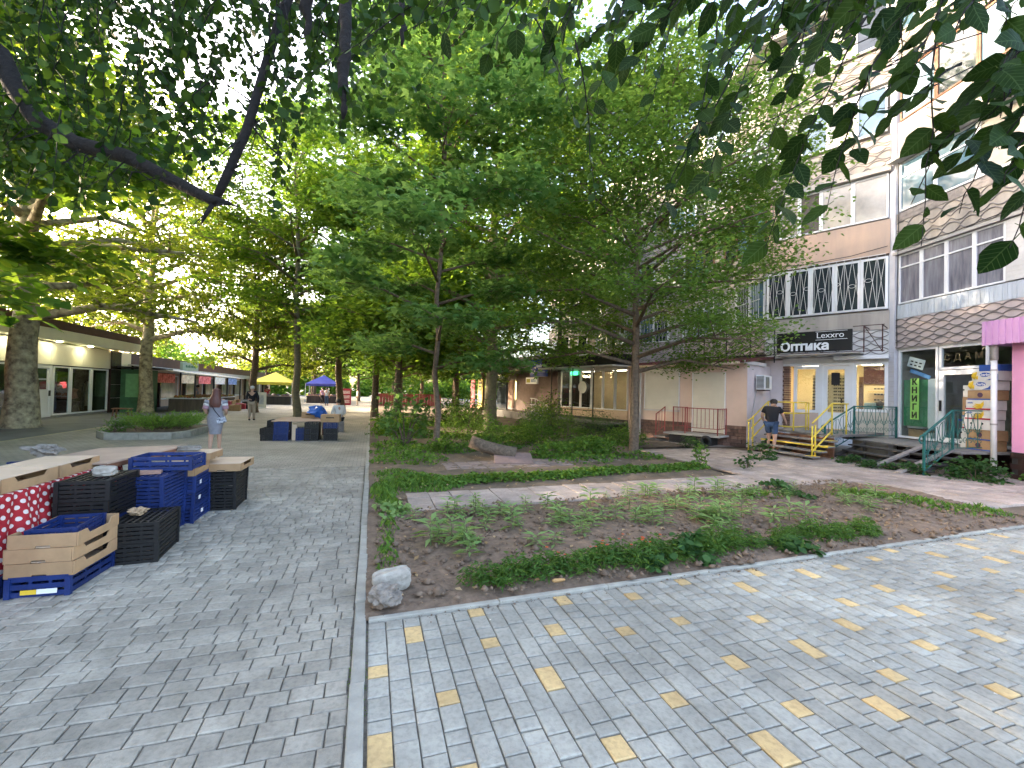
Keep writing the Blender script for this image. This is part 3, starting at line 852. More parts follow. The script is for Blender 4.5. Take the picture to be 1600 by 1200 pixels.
# banana boxes stacked by the door
M['box_white'] = mat('white_fruit_carton', (.70, .69, .66), .7, c2=(.6, .58, .55), scale=4)
M['box_blue'] = mat('blue_carton_print', (.03, .09, .36), .6, var=.05)
M['box_yellow'] = mat('yellow_carton_print', (.78, .52, .04), .6, var=.05)
M['box_red'] = mat('red_carton_print', (.45, .03, .06), .6, var=.05)
def fruit_box(x, y, z, w_, h, kind, label, rz=0.0, d=.4):
    t = thing('fruit_box', label, 'box', (0, 0, 0), group='fruit cartons stacked at the book shop door')
    t.matrix_world = TA @ Matrix.Translation((x, y, z)) @ Matrix.Rotation(rz, 4, 'Z')
    base = {'derby': 'box_white', 'banana': 'box_white', 'plain': 'carton', 'white': 'box_white', 'blue': 'box_blue'}[kind]
    MB().cbox(-w_ / 2, w_ / 2, -d / 2, d / 2, 0, h - .004, .006).build('carton', M[base], t)
    f = -d / 2 - .003
    rx90 = Matrix.Rotation(math.pi / 2, 4, 'X')
    if kind == 'derby':
        MB().prism([(.02, .01), (w_ / 2 - .01, .01), (w_ / 2 - .01, h * .7), (.16, h * .25)], f, f + .004).build('blue_print', M['box_blue'], t)
        MB().lathe([(.0, 0), (.105, 0), (.105, .004), (0, .004)], 16, Matrix.Translation((0.0, f - .001, h * .62)) @ rx90 @ Matrix.Diagonal((1.15, .5, 1, 1))).build('oval', M['box_blue'], t)
        text('Derby', .088, M['letter_white'], Matrix.Translation((0, f - .008, h * .61)) @ rx90, t, depth=.001, bold=.002)
        MB().tube([(-.22, f - .006, .03), (-.235, f - .006, h * .4), (-.21, f - .006, h * .75), (-.17, f - .006, h * .93)], [.008, .045, .045, .01], 6).build('banana_print', M['box_yellow'], t)
        MB().tube([(-.16, f - .006, .03), (-.17, f - .006, h * .3), (-.15, f - .006, h * .55)], [.008, .03, .008], 6).build('banana_print', M['box_yellow'], t)
    elif kind == 'banana':
        MB().box(-w_ / 2, w_ / 2, f, f + .004, .0, .035).build('red_print', M['box_red'], t)
        for q in range(3):
            zz = h * (.36 + .14 * q)
            MB().tube([(-.12 + .03 * q, f - .005, zz - .01), (-.02, f - .006, zz - .05 + .01 * q), (.08, f - .006, zz - .03), (.14, f - .005, zz + .05)], [.006, .02, .022, .006], 6).build('banana_print', M['box_yellow'], t)
        mb = MB()
        for q in range(5): mb.box(-.24 + q * .026, -.222 + q * .026, f - .001, f + .003, h * .62, h * (.72 + .04 * (q % 2)))
        mb.build('small_print', M['box_blue'], t)
    elif kind == 'plain':
        MB().lathe([(0, 0), (.06, 0), (.06, .004), (0, .004)], 14, Matrix.Translation((.0, f, h * .5)) @ rx90).build('round_print', mat('purple_print', (.10, .05, .09), .6), t)
        MB().box(-w_ / 2, w_ / 2, f, f + .004, 0, .03).build('dark_print', M['box_blue'], t)
    elif kind == 'white':
        mb = MB()
        for q in (-.12, .12): mb.lathe([(0, 0), (.022, 0), (.022, .004), (0, .004)], 10, Matrix.Translation((q, f, h * .6)) @ rx90)
        mb.build('hand_hole', M['black'], t)
    return t
bx, by = 3.1, -.62
fruit_box(bx + .02, by, .55, .56, .25, 'plain', 'plain brown carton with round mark, lowest of the fruit box stack')
fruit_box(bx + .05, by, .80, .56, .25, 'plain', 'plain brown carton with round mark second from bottom of the fruit box stack')
fruit_box(bx - .02, by, 1.05, .56, .25, 'white', 'white carton with two hand holes below the banana cartons', R(3))
fruit_box(bx, by, 1.30, .56, .24, 'banana', 'white banana carton with red base, lower of the two', R(2))
fruit_box(bx + .02, by, 1.54, .56, .24, 'banana', 'white banana carton with red base, upper of the two', R(-2))
fruit_box(bx + .06, by, 1.78, .56, .24, 'plain', 'brown carton with purple round mark under the two oval-logo cartons', R(1))
fruit_box(bx + .08, by, 2.02, .56, .23, 'derby', 'yellow, white and blue banana carton with oval logo, lower of the two', R(-2))
fruit_box(bx + .14, by + .02, 2.25, .56, .23, 'derby', 'yellow, white and blue banana carton with oval logo, upper of the two', R(2))
fruit_box(bx + .2, by + .02, 2.48, .42, .16, 'blue', 'small bright blue carton on top of the fruit box stack', R(4), d=.34)
fruit_box(bx - .42, by + .12, .55, .24, .22, 'white', 'small white carton on the deck left of the fruit box stack', 0, d=.3)
fruit_box(bx - .40, by + .12, .77, .26, .28, 'white', 'small white carton above the deck carton beside the stack', R(5), d=.3)
fruit_box(bx - .38, by + .14, 1.05, .26, .3, 'banana', 'narrow banana carton in the side column of the fruit boxes', 0, d=.3)
fruit_box(bx - .38, by + .14, 1.35, .26, .5, 'plain', 'tall narrow brown carton in the side column of the fruit boxes', 0, d=.3)
fruit_box(bx - .36, by + .14, 1.85, .28, .3, 'white', 'white carton topping the narrow side column of fruit boxes', 0, d=.3)

# pink extension at the right edge
pk = thing('pink_extension', 'bright pink rendered extension with profiled metal awning at the right edge', 'building', (KP.x, KP.y, 0))
pk.rotation_euler = TA.to_euler()
MB().box(3.98, 7.2, -1.02, -.02, .62, 3.1).build('wall', M['pink'], pk)
for j in range(5):
    for i in range(7):
        MB().box(3.98 + i * .3 + (.15 if j % 2 else 0), 4.27 + i * .3 + (.15 if j % 2 else 0), -1.05 - .004 * ((i + j) % 2), -1.021, .01 + j * .12, .12 + j * .12).build('plinth_stone', M['dark_tile'], pk)
MB().box(3.99, 7.2, -1.02, -.02, 0, .618).build('plinth', M['dark'], pk)
aw = MB(); x = 3.62
poly = []
while x < 6.5:
    aw.prism([(x, 3.04), (x, 3.6), (x + .07, 3.6), (x + .07, 3.04)], -1.32, -1.29)
    aw.prism([(x + .072, 3.05), (x + .072, 3.59), (x + .128, 3.59), (x + .128, 3.05)], -1.30, -1.275); x += .13
aw.box(3.62, 6.5, -1.30, -.05, 3.56, 3.595); aw.box(3.62, 3.64, -1.275, -.05, 3.05, 3.56)
aw.build('awning', M['pink_metal'], pk)
dp = thing('drainpipe', 'white drainpipe standing between the fruit boxes and the pink wall', 'drainpipe', (KP.x, KP.y, 0)); dp.rotation_euler = TA.to_euler()
MB().tube([(3.74, -1.16, .05), (3.74, -1.16, 2.78)], .055, 12).build('pipe', M['pipe_white'], dp, True)
MB().tube([(3.74, -1.16, 2.7), (3.74, -1.16, 3.0), (3.74, -1.2, 3.05)], .07, 12).build('upper_socket', mat('grey_socket', (.45, .42, .40), .6), dp, True)
for z in (1.2, 2.45): MB().tube([(3.74, -1.16, z), (3.74, -1.16, z + .04)], .062, 12).build('clamp', M['concrete'], dp)
# ------------------------------------------------------------------ optician (section B, ground floor)
op = thing('optician_shop', 'white framed optician shop front lit inside, above the yellow railed steps', 'shop', (LP.x, LP.y, 0))
op.rotation_euler = TB.to_euler()
OZ = .68
window(I4, .95, 1.72, 1.22, 2.86, M['glass'], fw=.1, parent=op, name='display_window', y=.02)
window(I4, 2.68, 3.58, 1.32, 2.96, M['glass'], fw=.09, parent=op, name='display_window', y=.02)
dr = window(I4, 1.84, 2.58, OZ + .02, 2.86, None, fw=.13, parent=op, name='door', y=.02)
MB().box(1.97, 2.45, .03, .04, 1.3, 2.73).build('pane', M['glass'], dr)
MB().box(1.97, 2.45, .0, .05, .82, 1.26).build('lower_panel', M['upvc'], dr)
MB().box(2.36, 2.39, -.07, -.02, 1.55, 1.75).build('handle', M['black_metal'], dr)
MB().box(2.08, 2.32, -.014, -.008, 2.2, 2.62).build('poster', M['dark'], dr)
MB().box(1.72, 1.84, -.03, .1, OZ, 2.9).build('jamb', M['upvc'], op)
MB().box(2.58, 2.68, -.03, .1, OZ, 2.96).build('jamb', M['upvc'], op)
MB().box(.85, 1.72, -.02, .12, 0, 1.21).build('lower_wall', M['peach'], op)
MB().box(2.68, 3.6, -.02, .12, 0, 1.31).build('lower_wall', mat('pale_cream_render', (.60, .55, .45), .85, c2=(.5, .46, .38), scale=2), op)
MB().box(.6, 3.6, -.05, .12, 2.96, 3.16).build('fascia', M['white_wall'], op)
MB().box(.6, 2.66, -.02, .12, 2.87, 2.955).build('fascia_lower', M['upvc'], op)
MB().box(2.2, 3.62, -.35, -.06, 3.04, 3.16).build('shutter_box', M['upvc'], op)
# brown brick jamb beside the pink wall
for j in range(26):
    MB().cbox(.62 + (.0 if j % 2 else .02), .84, -.07, .1, .7 + j * .084, .776 + j * .084, .004).build('brick', M['brick'], op)
MB().box(.0, .615, -.02, .12, 0, 3.1).build('side_wall', M['pale_pink'], op)
# inside
wi = mat('warm_inside_wall', (.62, .50, .30), .8, c2=(.56, .45, .27), scale=2)
rm = MB(); rm.box(.3, 3.6, 2.4, 2.5, .6, 3.1); rm.box(.2, .3, .13, 2.5, .6, 3.1); rm.box(3.6, 3.66, .13, 2.5, .6, 3.1); rm.box(.3, 3.6, .13, 2.4, .6, .67); rm.box(.3, 3.6, .13, 2.4, 2.97, 3.1)
rm.build('interior', wi, op)
ra = MB().box(1.3, 2.5, 1.0, 1.04, .9, 2.6).build('display_rack', mat('cream_rack', (.66, .56, .36), .6), op)
mb = MB()
for i in range(9):
    for j in range(13):
        if i == 4: continue
        x = 1.36 + i * .128; z = 1.05 + j * .115
        mb.cbox(x - .05, x - .006, .97, .995, z, z + .04, .008); mb.cbox(x + .006, x + .05, .97, .995, z, z + .04, .008); mb.box(x - .01, x + .01, .975, .99, z + .02, z + .03)
g = mb.build('spectacles', M['black'], ra); g['kind'] = 'stuff'
MB().box(2.74, 2.86, .6, .66, .7, 2.5).build('rack_post', M['brown_wood'], op)
MB().box(2.6, 3.6, 2.3, 2.38, 2.3, 2.95).build('dark_frieze', mat('plum_frieze', (.09, .04, .05), .8), op)
mb = MB()
for i in range(7):
    for j in range(6): mb.cbox(2.95 + i * .09, 3.02 + i * .09, 2.0, 2.03, 1.1 + j * .2, 1.15 + j * .2, .006)
mb.build('spectacles', M['black'], op)['kind'] = 'stuff'
MB().cbox(2.9, 3.2, .5, .9, 1.2, 1.62, .02).build('monitor', mat('grey_green_monitor', (.25, .33, .32), .5), op)
mb = MB()
for z in (1.0, 1.5, 2.0): mb.box(2.8, 3.5, 1.9, 2.3, z, z + .03)
mb.build('shelf', mat('honey_shelf', (.55, .36, .12), .6), op)
for x in (1.2, 3.0): MB().cbox(x - .25, x + .25, 1.0, 1.3, 2.93, 2.96, .004).build('ceiling_lamp', M['white_lamp'], op)
ps = thing('person', 'person in dark red top seated inside the optician window', 'person'); ps.matrix_world = TB @ Matrix.Translation((3.28, .7, .68))
MB().lathe([(.10, 0), (.16, .2), (.20, .45), (.19, .62), (.06, .72), (.05, .8)], 12, sy=.65).build('body', mat('dark_red_cloth', (.20, .015, .02), .9), ps, True)
MB().lathe([(.03, .72), (.085, .78), (.1, .88), (.075, .97), (.02, 1.0)], 12).build('head', mat('brown_hair_in_shop', (.06, .035, .02), .8), ps, True)
MB().lathe([(.02, 1.02), (.14, .95), (.15, .9), (.11, .86)], 12).build('hair', mat('brown_hair_top', (.07, .04, .025), .8), ps, True)

# sign with its iron frame
sg = thing('shop_sign', 'black sign board with white Оптика letters above the optician door', 'sign', (LP.x, LP.y, 0)); sg.rotation_euler = TB.to_euler()
MB().box(.69, 2.82, -1.04, -.96, 3.28, 3.96).build('board', M['black'], sg)
rx90 = Matrix.Rotation(math.pi / 2, 4, 'X')
text('Оптика', .40, M['letter_white'], Matrix.Translation((.80, -1.05, 3.46)) @ rx90, sg, ax='LEFT', bold=.014, sx=1.02)
text('Lexxro', .26, M['letter_white'], Matrix.Translation((1.86, -1.05, 3.80)) @ rx90, sg, ax='LEFT', bold=.0, sx=1.0)
MB().box(1.84, 2.70, -1.05, -1.041, 3.655, 3.668).build('underline', M['letter_white'], sg)
MB().box(1.84, 2.70, -1.05, -1.041, 3.925, 3.935).build('overline', M['letter_white'], sg)
fr = MB()
rust = mat('rusty_iron', (.10, .035, .025), .8, c2=(.03, .02, .02), scale=20)
for x in (3.1, 3.55):
    fr.bar((x, -.95, 3.2), (x, -.95, 4.05), .03); fr.bar((x, -.95, 4.03), (x, -.05, 4.03), .02)
fr.bar((3.1, -.95, 4.03), (3.55, -.95, 3.22), .02); fr.bar((2.82, -.95, 4.04), (3.6, -.95, 4.04), .022); fr.bar((-1.8, -.95, 3.24), (3.6, -.95, 3.24), .025)
fr.build('iron_frame', rust, sg)
MB().box(.5, 3.0, -1.0, -.1, 3.205, 3.225).build('canopy_sheet', M['white_wall'], sg)
# wavy iron fence running left from the sign
fe = thing('wavy_iron_fence', 'dark iron lattice of wavy bars standing on the pink shop roof', 'fence', (LP.x, LP.y, 0)); fe.rotation_euler = TB.to_euler()
mb = MB()
for j in range(5):
    pts = [(-1.9 + i * .05, -.98, 3.3 + j * .17 + .07 * math.sin(2 * math.pi * i * .05 / .42 + math.pi * (j % 2))) for i in range(51)]
    mb.tube(pts, .009, 4)
mb.build('wavy_bars', M['black_metal'], fe)
for x in (-1.9, -1.05, -.2, .6): MB().box(x - .015, x + .015, -1.0, -.97, 2.95, 4.1).build('post', M['black_metal'], fe)
MB().box(-1.9, .6, -1.0, -.97, 4.07, 4.1).build('top_bar', M['black_metal'], fe)
MB().box(-1.9, .6, -1.0, -.97, 3.2, 3.225).build('bottom_bar', M['black_metal'], fe)

# steps with yellow rails (local x = world +Y here, y towards the door)
ys = thing('entrance_steps', 'grey board steps with yellow edges leading up to the optician door', 'steps', (0, 0, 0))
dk = MB(); 
pts = [(12.55, 9.15), (15.55, 9.75), (14.6, 12.0), (12.75, 11.35)]
dk.add([(x, y, .68) for x, y in pts] + [(x, y, .62) for x, y in pts], [(3, 2, 1, 0), (4, 5, 6, 7)] + [(k, (k + 1) % 4, (k + 1) % 4 + 4, k + 4) for k in range(4)])
dk.build('deck', M['deck_wood'], ys)
for k, (x, z, ya, yb, m_) in enumerate(((12.42, .535, 9.05, 11.25, 'deck_wood'), (12.18, .40, 8.95, 11.15, 'yellow_paint'), (11.92, .265, 8.98, 11.1, 'deck_wood'), (11.66, .13, 9.0, 10.95, 'deck_wood'))):
    t = MB().cbox(x - .15, x + .13, ya, yb, z - .045, z, .004).build('tread', M['deck_wood'], ys)
    if m_ == 'yellow_paint': MB().box(x - .156, x - .151, ya, yb, z - .045, z - .001).build('yellow_edge', M['yellow_paint'], t)
    MB().box(x - .15, x + .13, ya, ya + .22, z + .001, z + .003).build('yellow_end', M['yellow_paint'], t)
for y in (9.3, 10.2, 11.0):
    MB().add([(11.6, y, 0), (11.6, y, .085), (12.5, y, .57), (12.5, y, .3), (12.0, y, 0), (11.6, y + .05, 0), (11.6, y + .05, .085), (12.5, y + .05, .57), (12.5, y + .05, .3), (12.0, y + .05, 0)],
        [(0, 1, 2, 3, 4), (9, 8, 7, 6, 5), (0, 5, 6, 1), (1, 6, 7, 2), (2, 7, 8, 3), (3, 8, 9, 4), (4, 9, 5, 0)]).build('stringer', M['black_wood'], ys)
MB().box(12.56, 12.62, 9.2, 11.3, 0, .6).build('riser_board', M['brown_wood'], ys)
def yrail(name, label, posts, rails, dbl=False):
    t = thing('yellow_railing', label, 'railing', group='yellow railings of the optician steps')
    for p, h in posts: MB().tube([(p[0], p[1], p[2]), (p[0], p[1], p[2] + h)], .022, 8).build('post', M['yellow_paint'], t, True)
    for r_ in rails: MB().tube(r_, .022, 8).build('rail', M['yellow_paint'], t, True)
def lift(pts, dz): return [(x, y, z + dz) for x, y, z in pts]
base = [(11.62, 11.28, .05), (11.78, 11.28, .13), (12.62, 11.42, .68)]
yrail('l', 'yellow pipe railing against the pink side wall', [((11.66, 11.28, 0), .92), ((11.85, 11.29, .13), .95), ((12.62, 11.42, .5), 1.05)],
      [lift(base, .9), lift(base[1:], .58), lift(base[1:], .25)])
base = [(12.62, 11.42, .68), (12.75, 10.6, .68), (13.7, 10.85, .68)]
yrail('b', 'yellow pipe railing guarding the deck under the spectacles window', [((12.75, 10.6, .68), .9), ((13.55, 10.82, .68), .9), ((13.7, 10.85, .68), .88)],
      [lift(base, .9), lift(base, .55), lift(base, .12)])
base = [(11.66, 9.12, .13), (12.62, 9.28, .68), (13.5, 9.45, .68)]
yrail('r', 'yellow pipe railing between the two shop stairs', [((11.66, 9.12, .13), .82), ((11.8, 9.14, .13), .85), ((12.62, 9.28, .68), .9), ((13.4, 9.43, .68), .9)],
      [lift(base, .9), lift(base[:2], .5), lift(base[:2], .12)])

# ------------------------------------------------------------------ pink shop with roller shutters
CP = Vector((12.1, 11.8)); TC = frame_at((CP.x, CP.y), DB)
ps_ = thing('shutter_shop', 'peach rendered single storey shop with closed roller shutters and brick base', 'shop', (CP.x, CP.y, 0)); ps_.rotation_euler = TC.to_euler()
MB().box(-4.0, 0, 0, 2.3, .72, 2.86).build('wall', M['peach'], ps_)
MB().box(.001, .012, .01, 2.28, .02, 2.84).build('side_render', M['pale_pink'], ps_)
MB().box(-3.99, -.002, .03, 2.3, 0, .72).build('base_wall', M['mortar'], ps_)
for j in range(6):
    off = .13 if j % 2 else 0
    for i in range(17):
        x0 = -4.0 + i * .25 - off; x1 = x0 + .238
        x0, x1 = max(x0, -4.0), min(x1, 0)
        if x1 - x0 > .03: MB().cbox(x0, x1, -.015 - random.uniform(0, .012), .028, .012 + j * .119, .012 + j * .119 + .108, .005).build('brick', M['brick'], ps_)
def shutter(x0, x1, z0, z1):
    o = MB().box(x0 - .04, x1 + .04, -.012, -.001, z0, z1).build('roller_shutter', M['shutter'], ps_)
    mb = MB(); z = z0 + .02
    while z < z1 - .02:
        mb.cbox(x0 - .02, x1 + .02, -.034, -.0125, z, z + .046, .006); z += .05
    s = mb.build('slats', M['shutter'], o); s['kind'] = 'stuff'
    mb = MB(); mb.box(x0 - .05, x0 - .021, -.045, .0, z0, z1); mb.box(x1 + .021, x1 + .05, -.045, 0, z0, z1); mb.build('guide_rail', M['upvc'], o)
    return o
s1 = shutter(-3.78, -2.42, 1.16, 2.58)
MB().prism([(-3.85, 2.58), (-3.85, 2.74), (-2.36, 2.74), (-2.36, 2.58)], -.16, -.002).build('shutter_box', M['shutter'], s1)
MB().box(-3.84, -2.36, -.06, -.001, 1.09, 1.15).build('sill', M['white_wall'], s1)
s2 = shutter(-1.82, -.74, .40, 2.56)
rf = MB(); rf.add([(-4.3, -.35, 2.90), (.12, -.35, 2.90), (.12, 2.4, 3.2), (-4.3, 2.4, 3.2), (-4.3, -.35, 2.87), (.12, -.35, 2.87), (.12, 2.4, 3.17), (-4.3, 2.4, 3.17)], [(0, 1, 2, 3), (7, 6, 5, 4), (0, 4, 5, 1), (1, 5, 6, 2), (2, 6, 7, 3), (3, 7, 4, 0)])
rfo = rf.build('roof', M['roof_red'], ps_)
rr = MB()
for k in range(30): rr.bar((-4.25 + k * .15, -.36, 2.925), (-4.25 + k * .15, 2.38, 3.222), .035, .04)
rr.build('roof_ribs', M['roof_red'], rfo)['kind'] = 'stuff'
MB().tube([(-4.35, -.4, 2.80), (-.1, -.4, 2.85)], .05, 8).build('gutter', M['carton_in'], ps_, True)
MB().box(.02, .09, -.35, 1.6, 2.82, 2.94).build('barge_board', M['white_wall'], ps_)
MB().tube([(-3.98, -.38, 2.78), (-3.98, -.1, 2.6), (-3.98, -.08, .1)], .04, 8).build('drainpipe', M['pipe_white'], ps_, True)
MB().tube([(-4.12, -.1, 2.4), (-4.1, -.12, 1.9), (-4.02, -.1, 1.0), (-3.99, -.08, .2)], .025, 6).build('rusty_pipe', rust, ps_, True)
# air conditioner on the side wall
ac = thing('air_conditioner', 'white air conditioner box on brackets on the pale pink side wall', 'air conditioner'); ac.matrix_world = TC @ Matrix.Translation((.02, .62, 1.98)) @ Matrix.Rotation(math.pi / 2, 4, 'Z')
MB().cbox(-.02, .72, -.33, -.06, 0, .5, .02).build('casing', M['upvc'], ac)
MB().box(.1, .42, -.345, -.331, .06, .44).build('fan_grille', mat('ac_grille', (.18, .20, .19), .6), ac)
mb = MB()
for k in range(10): mb.box(-.032, -.021, -.31, -.08, .05 + k * .042, .07 + k * .042)
mb.build('side_louvre', M['black'], ac)['kind'] = 'stuff'
for x in (.08, .58): MB().bar((x, -.06, -.02), (x, -.32, -.02), .03).build('bracket', rust, ac)
MB().tube([(.05, -.06, -.02), (-.25, -.02, -.9), (-.5, -.01, -1.35)], .012, 5).build('cable', M['concrete'], ac)
# red railed steps of the pink shop
rs = thing('red_railed_steps', 'small concrete landing with dull red railings before the shutter door', 'steps', (CP.x, CP.y, 0)); rs.rotation_euler = TC.to_euler()
MB().cbox(-2.55, -.55, -.85, -.03, .31, .38, .01).build('landing', M['concrete'], rs)
MB().box(-2.4, -.9, -.7, -.1, 0, .305).build('landing_base', M['dark'], rs)
MB().cbox(-2.95, -2.5, -.8, -.1, .15, .21, .01).build('tread', M['deck_wood'], rs); MB().cbox(-3.25, -2.75, -.8, -.1, .02, .07, .01).build('tread', M['deck_wood'], rs)
def redrail(p, q, n, slope=None):
    p = Vector(p); q = Vector(q); up = Vector((0, 0, 1))
    for k in (p, q): MB().bar(k, k + up * .92, .03).build('post', M['red_paint'], rs)
    MB().bar(p + up * .9, q + up * .9, .03).build('rail', M['red_paint'], rs); MB().bar(p + up * .22, q + up * .22, .02).build('rail', M['red_paint'], rs)
    mb = MB()
    for k in range(1, n):
        c = p.lerp(q, k / n); mb.bar(c + up * .22, c + up * .9, .014)
    mb.build('balusters', M['red_paint'], rs)
redrail((-1.75, -.8, .38), (-.62, -.8, .38), 8); redrail((-2.9, -.75, .1), (-2.55, -.75, .38), 3); redrail((-.62, -.8, .38), (-.62, -.1, .38), 4); redrail((-2.5, -.2, .38), (-2.0, -.12, .38), 3)
ty = tag(MB().build('car_tyre', M['black']), 'black car tyre leaning under the red railed landing', 'tyre')
ty.data = MB(TC).lathe([(.11, -.06), (.16, -.07), (.19, -.04), (.19, .04), (.16, .07), (.11, .06), (.11, -.06)], 20, Matrix.Translation((-.95, -.93, .185)) @ Matrix.Rotation(math.pi / 2, 4, 'X')).mesh('car_tyre', mat('tyre_rubber', (.035, .035, .035), .9))

# ------------------------------------------------------------------ shops further along
def far_shop(p, q, h, label, name, build):
    p = Vector(p); q = Vector(q); T = frame_at((q.x, q.y), (p - q)); w_ = (p - q).length
    t = thing(name, label, 'shop', (q.x, q.y, 0)); t.rotation_euler = T.to_euler()
    build(t, w_, h)
    return t
warm = mat('lit_shop_inside', (.55, .42, .26), .8, c2=(.4, .3, .2), scale=2)
def b1(t, w_, h):
    MB().box(0, w_, 2.2, 2.35, 0, h).build('back_wall', warm, t); MB().box(0, w_, .02, 2.2, .5, .58).build('floor', M['dark'], t)
    MB().box(0, .25, 0, 2.2, 0, h).build('pier', M['black'], t); MB().box(w_ - .12, w_, 0, 2.2, 0, h).build('pier', M['peach'], t)
    MB().box(.25, w_ - .12, -.02, .2, 0, .56).build('plinth', M['black'], t)
    MB().box(0, w_, 0.02, 2.3, h - .08, h).build('ceiling', M['white_wall'], t)
    for k in range(2): MB().box(1 + k * 2.2, 1.5 + k * 2.2, .7, 1.2, h - .12, h - .085).build('ceiling_lamp', lamp_mat('dim_shop_lamp', (1, .8, .55), 2.0), t)
    n = 6
    for k in range(n):
        a = .27 + (w_ - .42) * k / n; b = .27 + (w_ - .42) * (k + 1) / n
        window(I4, a, b - .01, .98, h - .12, M['glass'], fw=.05, parent=t, name='display_window')
        MB().box(a, b - .01, -.01, .05, .58, .97).build('lower_panel', M['carton_in'], t)
    MB().box(-.1, w_ + .1, -1.0, -.05, h + .02, h + .48).build('awning', M['black'], t)
    MB().box(-.1, w_ + .1, -1.25, -.06, h - .06, h + .0).build('awning_edge', M['white_wall'], t)
    MB().box(1.15, 1.65, -.12, -.06, h - .34, h - .16).build('green_sign', M['led_green'], t)
    lo = MB().lathe([(.0, 0), (.30, 0), (.30, .01), (.26, .011), (.26, 0)], 20, Matrix.Translation((2.0, -.05, h - .95)) @ rx90).build('round_emblem', M['letter_white'], t)
    MB().prism([(1.86, h - 1.12), (1.82, h - .85), (1.9, h - .76), (1.97, h - .88), (2.05, h - .86), (2.12, h - .78), (2.16, h - .98), (2.05, h - 1.15)], -.06, -.052).build('emblem_figure', M['letter_white'], lo)
    for x in (1.0, 2.6, 4.0):
        MB().bar((x, -1.2, 0), (x, -1.2, h - .06), .04).build('awning_post', M['black_metal'], t)
    for z in (.95, .6): MB().bar((.6, -1.2, z), (w_ - .4, -1.2, z), .03).build('hand_rail', M['black_metal'], t)
    MB().box(.2, w_ - .2, -1.3, -.03, .40, .46).build('deck', M['deck_wood'], t)
    MB().box(.3, w_ - .3, -1.25, -.1, 0, .395).build('deck_base', M['black'], t)
far_shop((10.75, 16.7), (9.45, 21.6), 2.95, 'dark framed glass shop with green lit sign and round white emblem', 'glass_shop', b1)
def b2(t, w_, h):
    MB().box(0, w_, 1.2, 1.4, 0, h + 1).build('wall', M['grey_wood'], t)
    MB().box(1.6, 2.4, 1.16, 1.19, .6, 2.5).build('door', M['brown_wood'], t); MB().box(2.6, 3.0, 1.14, 1.19, 1.2, 2.4).build('lit_notice', lamp_mat('lit_notice', (.9, .75, .2), .8), t)
    MB().box(0, w_, -.3, 1.2, h, h + .1).build('canopy', M['black'], t); MB().box(0, w_, .0, 1.2, 0, .5).build('plinth', M['black'], t)
    MB().box(2.8, w_, 1.1, 1.15, .5, h - .1).build('cladding', mat('brown_cladding', (.18, .13, .11), .8), t)
    MB().box(0, 1.4, 1.1, 1.15, .5, h - .1).build('dark_window', M['glass_dark'], t)
far_shop((9.2, 22.6), (7.6, 30.5), 3.0, 'dim recessed shop entrance under a black canopy', 'recessed_shop', b2)
def sign_board(name, label, c, d, w_, h, face, txt, tm, size, d_=.12, edge=None):
    t = thing(name, label, 'sign'); t.matrix_world = frame_at((c[0], c[1]), d, c[2])
    MB().box(-w_ / 2, w_ / 2, -d_, 0, -h / 2, h / 2).build('board', face, t)
    for s_, dz, m_, sz in txt: text(s_, sz, m_, Matrix.Translation((dz[0], -d_ - .004, dz[1])) @ rx90, t, depth=.003)
    return t
DF = Vector((.26, -.965))
ds = sign_board('blue_sign', 'blue sign board with a ring of white dots on the far shop', (8.9, 22.9, 3.05), DF, 1.5, .95, mat('deep_blue_sign', (.02, .05, .30), .5, var=.05), [], None, .2)
mb = MB()
for k in range(9): mb.lathe([(.045, 0), (.045, .006)], 8, Matrix.Translation((-.45 + .2 * math.cos(k * .698), -.122, .02 + .3 * math.sin(k * .698))) @ rx90)
mb.build('dot_ring', M['letter_white'], ds)['kind'] = 'stuff'
mb = MB()
for k in range(8): mb.box(-.12 + k * .1, -.05 + k * .1, -.126, -.121, .02, .17 + .05 * (k % 3 == 0))
for k in range(11): mb.box(-.12 + k * .075, -.075 + k * .075, -.126, -.121, -.26, -.18)
mb.build('small_lettering', mat('pale_blue_letters', (.35, .42, .62), .5), ds)['kind'] = 'stuff'
lx = sign_board('light_box', 'small white and yellow light box sign below the blue sign', (8.7, 23.4, 2.35), DF, 1.05, .36, M['white_sign'], [], None, .2)
MB().box(-.46, -.1, -.126, -.121, -.11, .1).build('yellow_field', mat('olive_yellow_print', (.42, .40, .03), .5), lx)
mb = MB()
for k in range(4): mb.box(-.02 + k * .12, .07 + k * .12, -.126, -.121, -.09, .08)
mb.build('small_lettering', mat('blue_grey_letters', (.25, .33, .48), .5), lx)['kind'] = 'stuff'
hr = thing('white_handrail', 'white metal handrail of the steps by the blue sign', 'railing')
for k in range(5): MB().tube([(8.3 + .05 * k, 20.2 + .7 * k, .1 * min(k, 3)), (8.3 + .05 * k, 20.2 + .7 * k, 1.0 + .12 * min(k, 3))], .02, 6).build('post', M['pipe_white'], hr)
for dz in (0, -.35, -.7): MB().tube([(8.3, 20.0, 1.0 + dz), (8.45, 22.3, 1.36 + dz), (8.5, 23.2, 1.36 + dz)], .025, 6).build('rail', M['pipe_white'], hr)
rb = thing('red_slide_bench', 'red slatted bench standing by the far shop', 'bench')
for k in range(4): MB().box(6.9 + .1 * k, 6.98 + .1 * k, 26.0, 27.8, .45 + .12 * k, .48 + .12 * k).build('slat', M['red_paint'], rb)
for y in (26.2, 27.6): MB().box(6.95, 7.3, y, y + .06, 0, .44).build('leg', M['black_metal'], rb)
